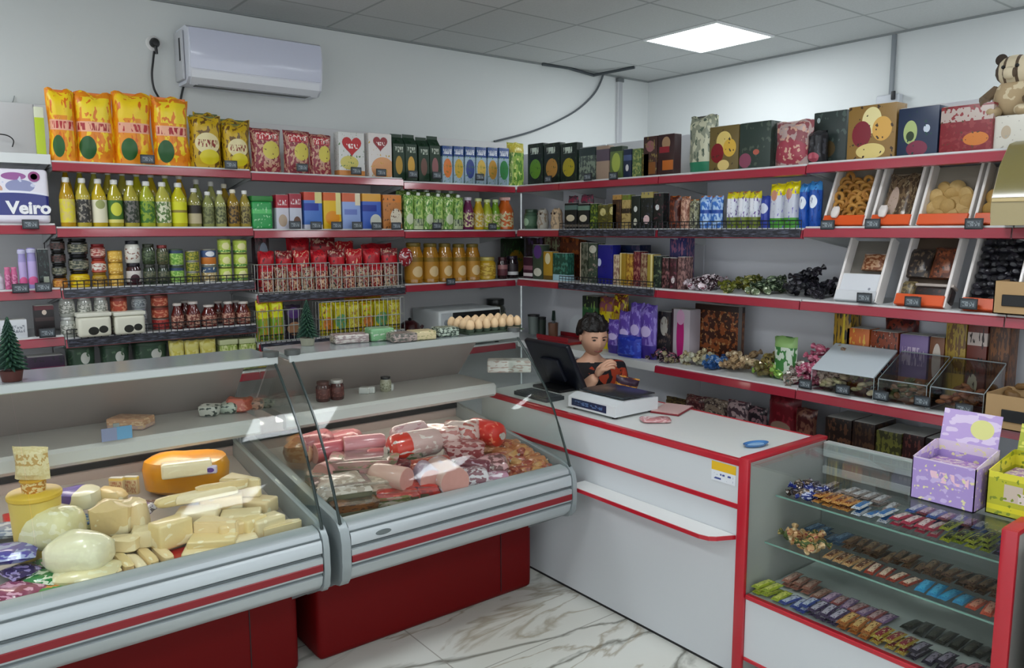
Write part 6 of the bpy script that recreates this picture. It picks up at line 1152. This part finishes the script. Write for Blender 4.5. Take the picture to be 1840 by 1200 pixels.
q = at(1178, 757, 2, .853); t = MB().lump(.14, .09, .018, 4, .08, .5, 8).build('meat_parcel', mat('#b87a7c', .25, coat=.4, layers=(('n', 5, .55, '#d8b8b8'),)), loc=q, rot=(0, 0, CRZ)); tag(t, 'flat pink wrapped parcel right of the weighing scale', 'parcel')
q = at(1228, 743, 2, .853); t = thing('red_folder', 'dark red folder lying at the back of the counter', 'folder', (-2.36, -2.34, .853), R(20)); MB().box(-.1, .1, -.07, .07, 0, .008, .002, 1).build('cover', mat('#7a1622', .4), t); MB().box(-.095, .098, -.066, .066, .008, .011).build('pages', mat('#c9a8a4', .6), t, False)
# ================================================================== GLASS DISPLAY CABINETS
def display(y0, y1, label, items=True):
    yc = (y0+y1)/2; t = thing('glass_display_cabinet', label, 'display cabinet', (-2.53, yc, 0), 0, 'glass display cabinets with red edges')
    def D(m, nm, mt, smooth=False): bmesh.ops.translate(m.b, vec=(2.53, -yc, 0), verts=m.b.verts[:]); return m.build(nm, mt, t, smooth)
    for a in (y0-.042, y1):
        D(MB().box(-2.782, -2.27, a+.004, a+.038, 0, .852), 'side_panel', mat('#b0b2ae', .45)); 
        D(MB().box(-2.80, -2.782, a, a+.042, 0, .866, .004, 2), 'front_red_edge', RED, True); D(MB().box(-2.79, -2.265, a, a+.042, .852, .868, .004, 2), 'top_red_edge', RED, True)
    i0, i1 = y0-.043, y1+.043
    D(MB().box(-2.785, -2.77, i1, i0, .09, .33), 'base_front_panel', WHL); D(MB().box(-2.792, -2.768, i1, i0, .33, .348, .003, 1), 'upper_red_trim', RED); D(MB().box(-2.79, -2.768, i1, i0, .085, .10, .003, 1), 'lower_red_trim', RED)
    D(MB().box(-2.77, -2.27, i1, i0, .325, .345), 'deck_board', mat('#aeb4b0', .4))
    D(MB().box(-2.285, -2.27, i1, i0, .345, .80), 'back_panel', mat('#767c7a', .4)); D(MB().box(-2.30, -2.262, i1, i0, .79, .85, .003, 1), 'back_rail', mat('#b8bebc', .35)); D(MB().box(-2.297, -2.286, i1, i0, .72, .75), 'reflection_strip', mat('#b4b8b4', .35))  # the last pale strip stands in for a reflection inside the back
    D(MB().box(-2.79, -2.784, i1+.002, i0-.002, .348, .845), 'front_glass', GLASS); D(MB().box(-2.79, -2.30, i1+.002, i0-.002, .846, .852), 'top_glass', GLASS)
    D(MB().box(-2.62, -2.30, i1+.002, i0-.002, .692, .698), 'glass_shelf', GLASS); D(MB().box(-2.68, -2.30, i1+.002, i0-.002, .522, .528), 'glass_shelf', GLASS)
    for xx, zz in ((-2.62, .695), (-2.68, .525)): D(MB().box(xx-.002, xx, i1+.002, i0-.002, zz-.003, zz+.003), 'shelf_glass_edge', mat('#7aa094', .2))
    return t
display(-3.075+.042, -3.905-.045, 'glass display cabinet full of chocolate bars with red edges in the right foreground')
display(-3.997, -4.85, 'next glass display cabinet cut by the right frame edge')
def bars(y0, y1, x, z, cols, layers, label, seed, two=1):
    rnd = random.Random(seed); n = max(1, int((y0-y1)/.034)); ms = [mat(c, .25, .1, coat=.3, layers=(('r', .15, .85, .2, .8, c2), ('n', 7, .6, c3))) for c, c2, c3 in cols]
    for r in range(two):
        for l in range(layers):
            for i in range(n):
                if l and rnd.random() < .25: continue
                y = y0-.017-(y0-y1-.0)*i/n
                loose('chocolate_bar', 'bar', ms[(i+r) % len(ms)], (x+.055+r*.115, y+.015, z+.010+.0185*l), (R(90)+rnd.uniform(-.06, .06), rnd.uniform(-.06, .06), rnd.uniform(-.11, .11)), label, 'chocolate bar', label, 1.0)
BB = bars
bars(-3.22, -3.36, -2.61, .699, [('#b87a3a', '#7a3a1c', '#d8b870')], 2, 'orange-brown bar on the upper glass shelf', 51)
bars(-3.365, -3.50, -2.61, .699, [('#c8ccd0', '#2c6aa8', '#1c4a8a')], 2, 'white and blue bar on the upper glass shelf', 52)
bars(-3.505, -3.66, -2.61, .699, [('#b0304a', '#e0c8c8', '#7a1c38')], 2, 'crimson and white bar on the upper glass shelf', 53)
bars(-3.665, -3.82, -2.61, .699, [('#a8b01c', '#3a4a1a', '#d8d860'), ('#8a9a20', '#2c3414', '#c8c84a')], 3, 'yellow-green bar on the upper glass shelf', 54)
bars(-3.825, -3.90, -2.61, .699, [('#2a2448', '#7a6a9a', '#14122a')], 2, 'dark violet bar at the right end of the upper glass shelf', 55)
bars(-3.14, -3.26, -2.49, .699, [('#4a4048', '#a89a9a', '#2a2428')], 2, 'grey and brown bar at the back of the upper glass shelf', 56)
bars(-3.26, -3.45, -2.49, .699, [('#8a7a74', '#c8c4c8', '#4a3a38')], 2, 'silvery brown bar in the back row of the upper glass shelf', 57)
bars(-3.50, -3.88, -2.49, .699, [('#3a5a9a', '#c8c8d0', '#202c5a'), ('#7a2c3a', '#d0a8a8', '#401820')], 2, 'mixed blue or dark red bar in the back row of the upper shelf', 58)
bars(-3.30, -3.45, -2.67, .529, [('#a07a50', '#5a3420', '#c8a880')], 1, 'tan and brown bar on the lower glass shelf', 61)
bars(-3.45, -3.62, -2.67, .529, [('#8a3424', '#c8b09a', '#4a1c14')], 1, 'rusty red bar on the lower glass shelf', 62)
bars(-3.62, -3.78, -2.67, .529, [('#2a86b4', '#3aa0c8', '#1c6a94')], 1, 'bright blue bar on the lower glass shelf', 63)
bars(-3.78, -3.89, -2.67, .529, [('#b84a30', '#d08a70', '#7a2c1c')], 1, 'orange-red bar on the lower glass shelf', 64)
bars(-3.14, -3.30, -2.53, .529, [('#3a5a7a', '#6a8aa8', '#22384e')], 2, 'steel blue bar at the back left of the lower glass shelf', 65)
bars(-3.30, -3.86, -2.53, .529, [('#6a4a34', '#8a6a4a', '#3a2418'), ('#4a3424', '#7a5a3c', '#2a1c14')], 2, 'brown bar in the back row of the lower glass shelf', 66)
for i, (a, b, cs, lb) in enumerate(((-3.085, -3.20, [('#a8b438', '#d8d86a', '#5a7a28')], 'lime green bar on the cabinet floor'), (-3.20, -3.31, [('#3a4a94', '#c0c8dc', '#1c2450')], 'blue and white bar on the cabinet floor'), (-3.31, -3.42, [('#4a3a5a', '#b8b0c0', '#241c30')], 'violet-grey bar on the cabinet floor'), (-3.42, -3.54, [('#b06a34', '#d8b070', '#5a2c1c')], 'orange and brown bar on the cabinet floor'), (-3.54, -3.66, [('#a88a34', '#8a2c3a', '#d8c88a')], 'golden and crimson bar on the cabinet floor'), (-3.66, -3.78, [('#2c2434', '#8a8090', '#14101c')], 'black and silver bar on the cabinet floor'), (-3.78, -3.89, [('#3a2c3c', '#9a6a70', '#1a1420')], 'dark plum bar on the cabinet floor'))):
    bars(a, b, -2.765, .346, cs, 2, lb, 70+i)
bars(-3.12, -3.28, -2.63, .346, [('#a06a5a', '#c8a090', '#6a3a30')], 2, 'salmon bar in the second line on the cabinet floor', 81)
bars(-3.28, -3.52, -2.63, .346, [('#8a6a94', '#c8a8c0', '#4a3a6a'), ('#a85a5a', '#d8b0b0', '#6a2c34')], 1, 'pink or violet bar in the second line on the cabinet floor', 82)
bars(-3.56, -3.86, -2.60, .346, [('#22241e', '#4a4a40', '#141410')], 1, 'black bar in the second line on the cabinet floor', 83)
heap('wrapped_candy', 'sweet', 'blue or brown wrapped candy heaped at the left end of the upper glass shelf', 'candy', [wrap('#24307a', '#c0c0d8'), wrap('#3a2a24', '#a89080'), wrap('#2a2430', '#8a8090')], -2.54, -3.16, .70, .06, .05, .03, 26, 91)
heap('wrapped_candy', 'sweet', 'peach and green wrapped candy heaped at the left end of the lower glass shelf', 'candy', [wrap('#b88a5a', '#8a3a2c'), wrap('#c8a070', '#e0c8a0'), wrap('#4a5a30', '#c0a060')], -2.60, -3.19, .53, .06, .07, .03, 30, 92)
# boxes standing on the cabinet top
def counter_box(px0, px1, py, z0, h, d, col_layers, name, label, flap, fcol, yaw=0, w=None, xf=None):
    a, b = at(px0, py, 0, xf), at(px1, py, 0, xf); w = abs(a.y-b.y); t = thing(name, label, 'display box', (xf+d/2, (a.y+b.y)/2, z0), R(-90)+R(yaw)); m_ = mat(col_layers[0], .4, layers=tuple(col_layers[1:]))
    b_ = MB(); e = .003
    b_.box(-w/2, w/2, -d/2, -d/2+e, 0, h*.82).box(-w/2, w/2, d/2-e, d/2, 0, h).box(-w/2, w/2, -d/2, d/2, 0, e)
    for s in (-1, 1): b_.prism([(-d/2, 0), (d/2, 0), (d/2, h), (d/2-.02, h), (-d/2, h*.82)], s*w/2-(e if s > 0 else 0), s*w/2+(0 if s > 0 else e))
    b_.build('box_body', m_, t, False)
    MB().prism([(d/2-.002, h), (d/2+.02, h+flap), (d/2+.023, h+flap), (d/2+.001, h)], -w*.46, w*.46).build('raised_flap', fcol, t, False)
    c_ = MB(); rnd = random.Random(int(px0))
    c_.box(-w/2+.006, w/2-.006, -d/2+.006, d/2-.006, .005, h*.66, .004, 1); c_.build('sweets_inside', mat('#c8b4c0', .4, layers=(('n', 8, .5, '#a070b0'), ('n', 12, .6, '#e8d8c0'))), t, False)
    return t
counter_box(1636, 1752, 880, .853, .165, .17, ('#a890cc', ('b', .8, 1, '#d8c8dc'), ('t', .1, .9, .42, .62, 9, '#e8c0d0'), ('n', 6, .6, '#c4b0dc'), ('n', 10, .64, '#e0d8a8')), 'sweets_display_box', 'open purple sweets box with raised lid on the glass cabinet', .10, mat('#b8a0d4', .4, layers=(('n', 4, .55, '#d8c8e4'), ('e', .7, .5, .2, .3, '#d8d88a'))), xf=-2.70)
counter_box(1772, 1880, 890, .853, .16, .2, ('#b4b426', ('b', .7, .9, '#d8d23a'), ('b', .1, .2, '#d6ce20'), ('r', .3, .62, .3, .62, '#c8b8a8'), ('r', .55, .85, .3, .5, '#d8ccc4'), ('n', 8, .62, '#7a8a20')), 'sweets_display_box', 'yellow-green sweets box with raised lid at the right edge', .08, mat('#aab43a', .4, layers=(('n', 5, .55, '#d8d860'),)), xf=-2.66)
# ================================================================== SELLER
def skin(name, pts, edges, radii, m, parent, sub=2, root=0):
    me = bpy.data.meshes.new(name); me.from_pydata([tuple(p) for p in pts], edges, []); o = bpy.data.objects.new(name, me); COL.objects.link(o)
    sk = o.modifiers.new('s', 'SKIN'); sk.use_smooth_shade = True
    for i, v in enumerate(me.skin_vertices[0].data):
        r = radii[i]; v.radius = r if isinstance(r, tuple) else (r, r)
    me.skin_vertices[0].data[root].use_root = True
    ss = o.modifiers.new('u', 'SUBSURF'); ss.levels = sub; ss.render_levels = sub
    bpy.context.view_layer.update(); dg = bpy.context.evaluated_depsgraph_get(); m2 = bpy.data.meshes.new_from_object(o.evaluated_get(dg)); m2.name = name
    bpy.data.objects.remove(o)
    for p in m2.polygons: p.use_smooth = True
    m2.materials.clear(); m2.materials.append(m); q = bpy.data.objects.new(name, m2); COL.objects.link(q); q.parent = parent; return q
HX, HY = -2.15, -1.605   # head centre
pe = thing('person', 'seller with short dark hair in a black top and orange-red vest seated behind the counter', 'person', (HX, HY+.02, 0))
SK = mat('#d6a68a', .5); HAIR = mat('#14100f', .45, bump=.6, bscale=60)
def rel(x, y, z): return Vector((x-HX, y-HY-.02, z))
FZ = R(-112)   # facing angle in plan, measured from +x: towards the room front, slightly to the counter
fx, fy = math.cos(FZ), math.sin(FZ)
# body: one continuous skin figure (trunk, neck, arms, legs)
sd = Vector((-fy, fx, 0)); fw = Vector((fx, fy, 0))   # sd points to her left
o_ = Vector((HX, HY+.035, 0))
def bp(f, s, z): return o_+fw*f+sd*s+Vector((0, 0, z))-Vector((HX, HY+.02, 0))
def loc_(px, py, x): return at(px, py, 0, x)-Vector((HX, HY+.02, 0))
def lg(f, s, z): return o_+Vector((s*.9+.02, -f, z))-Vector((HX, HY+.02, 0))
# sides: s>0 = her left ; s<0 = her right (camera side / counter side)
P_ = [bp(-.02, 0, .50), bp(-.02, 0, .64), bp(-.015, 0, .80), bp(-.005, 0, .915), bp(.01, 0, .985), bp(.02, 0, 1.03),
      bp(-.01, .155, .905), bp(.04, .19, .72), loc_(1128, 712, -2.10),
      bp(-.01, -.155, .905), loc_(1042, 704, -2.30), loc_(1072, 676, -2.29),
      lg(0, .075, .49), lg(.36, .085, .50), lg(.36, .085, .10), lg(0, -.075, .49), lg(.36, -.07, .50), lg(.36, -.07, .10), lg(.45, .085, .04), lg(.45, -.07, .04)]
E_ = [(0, 1), (1, 2), (2, 3), (3, 4), (4, 5), (3, 6), (6, 7), (7, 8), (3, 9), (9, 10), (10, 11), (0, 12), (12, 13), (13, 14), (0, 15), (15, 16), (16, 17), (14, 18), (17, 19)]
R_ = [(.145, .11), (.13, .10), (.145, .105), (.115, .085), (.05, .05), (.048, .048), .06, .043, .03, .06, .043, .03, .08, .058, .038, .08, .058, .038, .035, .035]
skin('body', P_, E_, R_, SK, pe)
# clothing follows the body
P2 = [bp(-.02, 0, .48), bp(-.02, 0, .64), bp(-.015, 0, .80), bp(-.005, 0, .925), bp(.005, 0, .955), bp(-.01, .16, .905), bp(.03, .19, .79), bp(-.01, -.16, .905), bp(.02, -.185, .82)]
skin('black_top', P2, [(0, 1), (1, 2), (2, 3), (3, 4), (3, 5), (5, 6), (3, 7), (7, 8)], [(.16, .125), (.145, .115), (.16, .12), (.125, .10), (.07, .07), .075, .056, .075, .058], mat('#15141a', .8, layers=(('n', 3.2, .55, '#a83a1c'), ('n', 7, .6, '#1a1418'))), pe)
P3 = [bp(.02, 0, .50), bp(.02, 0, .64), bp(.022, -.0, .78), bp(.018, -.04, .87)]
skin('vest', P3, [(0, 1), (1, 2), (2, 3)], [(.165, .13), (.155, .12), (.155, .115), (.09, .08)], mat('#8e1a18', .7, layers=(('n', 5, .54, '#b04a20'), ('n', 9, .6, '#20161a'))), pe)
P4 = [lg(0, 0, .47), lg(.0, .075, .49), lg(.37, .085, .50), lg(.36, .085, .14), lg(.0, -.075, .49), lg(.37, -.07, .50), lg(.36, -.07, .14)]
skin('trousers', P4, [(0, 1), (1, 2), (2, 3), (0, 4), (4, 5), (5, 6)], [(.15, .12), .095, .075, .055, .095, .075, .055], mat('#1c1e28', .8), pe)
# head
hc = bp(.035, 0, 1.105)
hd = bpy.data.objects.new('head', None); 
def head_mesh():
    b = MB(); q = bmesh.ops.create_uvsphere(b.b, u_segments=28, v_segments=20, radius=1)
    for v in q['verts']:
        x, y, z = v.co   # +y face front
        X, Y, Z = x*.073, y*.088, z*.108
        if z < 0:
            k = 1-.32*(-z)**1.6; X *= k
            if y > 0: Y *= 1-.10*(-z); 
            else: Y *= 1-.45*(-z)
        if y > .55 and abs(z) < .9: Y += .006*math.exp(-((z+.75)/.18)**2)*math.exp(-(x/.3)**2)      # chin
        Y += .020*math.exp(-(x/.16)**2)*math.exp(-((z+.18)/.16)**2)*(y > 0)*(.5+.5*(z < .05)) if y > 0 else 0    # nose
        Y += .008*math.exp(-(x/.11)**2)*math.exp(-((z-.02)/.16)**2) if y > 0 else 0
        for s in (-1, 1):
            if y > 0:
                Y -= .009*math.exp(-((x-s*.38)/.17)**2)*math.exp(-((z-.10)/.10)**2)   # eye socket
                Y += .005*math.exp(-((x-s*.40)/.22)**2)*math.exp(-((z-.26)/.07)**2)   # brow
                Y += .006*math.exp(-((x-s*.45)/.2)**2)*math.exp(-((z+.22)/.16)**2)   # cheek
        if y > 0: Y += .005*math.exp(-(x/.26)**2)*math.exp(-((z+.46)/.06)**2)   # lips
        v.co = (X, Y, Z)
    return b
hrot = FZ-R(90)
def H(b, nm, m):
    bmesh.ops.transform(b.b, matrix=Matrix.Translation(hc) @ Matrix.Rotation(hrot, 4, 'Z') @ Matrix.Rotation(R(-12), 4, 'X'), verts=b.b.verts[:]); return b.build(nm, m, pe)
H(head_mesh(), 'head', SK)
for s in (-1, 1):
    H(MB().ball((s*.075, -.008, -.002), .02, (.35, .7, 1.15)), 'ear', SK)
    H(MB().ball((s*.028, .079, .011), .0085, (1.2, .6, .55)), 'eye', mat('#1c1412', .25))
    H(MB().tube([(s*.014, .091, .028), (s*.03, .088, .032), (s*.044, .078, .027)], .0028, 5), 'eyebrow', HAIR)
H(MB().tube([(-.022, .083, -.048), (-.01, .0905, -.052), (.01, .0905, -.052), (.022, .083, -.048)], .0038, 6), 'mouth', mat('#8a4038', .4))
hb = MB(); q = bmesh.ops.create_uvsphere(hb.b, u_segments=26, v_segments=18, radius=1)
dele = []
for v in q['verts']:
    x, y, z = v.co; n = .006*math.sin(11*x+5*z)*math.cos(9*y+4*z)+.004*math.sin(23*x+17*y)
    v.co = (x*(.088+n*1.5), y*(.101+n*1.5)-.012, z*(.116+n*1.6)+.018)
    lim = .30+.0*x if y > .35 else (-.05-.35*(1-(y+1)/1.35) if True else 0)
    if z < lim: dele.append(v)
bmesh.ops.delete(hb.b, geom=dele, context='VERTS')
ho = H(hb, 'hair', HAIR); so1 = ho.modifiers.new('solid', 'SOLIDIFY'); so1.thickness = .012; so1.offset = -1
# hands: palm and five fingers
def hand(base, d, up, nm, side):
    """base wrist point, d = direction of the hand, up = back-of-hand normal; fingers curled towards -up"""
    d = d.normalized(); up = (up-d*up.dot(d)).normalized(); s = d.cross(up)*side
    pts = [base, base+d*.035, base+d*.065]; ed = [(0, 1), (1, 2)]; rad = [(.024, .018), (.034, .016), (.034, .014)]
    for i, (off, L) in enumerate(((-.027, .058), (-.009, .068), (.009, .064), (.026, .05))):
        k = len(pts); p0 = base+d*.075+s*off; p1 = p0+d*L*.45-up*.008; p2 = p1+d*L*.2-up*L*.35; p3 = p2-d*L*.12-up*L*.25
        pts += [p0, p1, p2, p3]; ed += [(2, k), (k, k+1), (k+1, k+2), (k+2, k+3)]; rad += [.0095, .0088, .008, .007]
    k = len(pts); pts += [base+d*.025-s*.034, base+d*.05-s*.05-up*.012, base+d*.075-s*.045-up*.025]; ed += [(1, k), (k, k+1), (k+1, k+2)]; rad += [.012, .010, .008]
    return skin(nm, pts, ed, rad, SK, pe, 2)
hand(P_[11], (loc_(1090, 656, -2.27)-P_[11]), Vector((-.8, .1, .5)), 'right_hand', 1)
hand(P_[8], (loc_(1122, 690, -2.18)-P_[8]), Vector((.3, -.2, .9)), 'left_hand', -1)
hp = at(1112, 716, 0, -2.22)
jb = GEN['bag']('held_food_pack', .12, .06, .13, S('#a8641e', ('n', 5, .52, '#d8a048'), ('n', 9, .62, '#5a2414'), ('b', .7, .95, '#3a2438'), top='#4a2a3a')); jb.location = hp+Vector((0, -.02, .0)); jb.rotation_euler = (R(10), R(14), CRZ); tag(jb, 'orange-brown food pack held by the seller', 'food pack')
stl = thing('stool', 'dark stool under the seller behind the counter', 'stool', (HX+.0, HY+.045, 0))
MB().lathe([(0, .36), (.15, .36), (.16, .375), (.15, .395), (0, .40)], 24).build('seat', mat('#2a2a2c', .6), stl)
for i in range(4):
    a = R(45+90*i); MB().tube([(.1*math.cos(a), .1*math.sin(a), .36), (.15*math.cos(a), .15*math.sin(a), 0)], .011).build('leg', STEEL, stl)
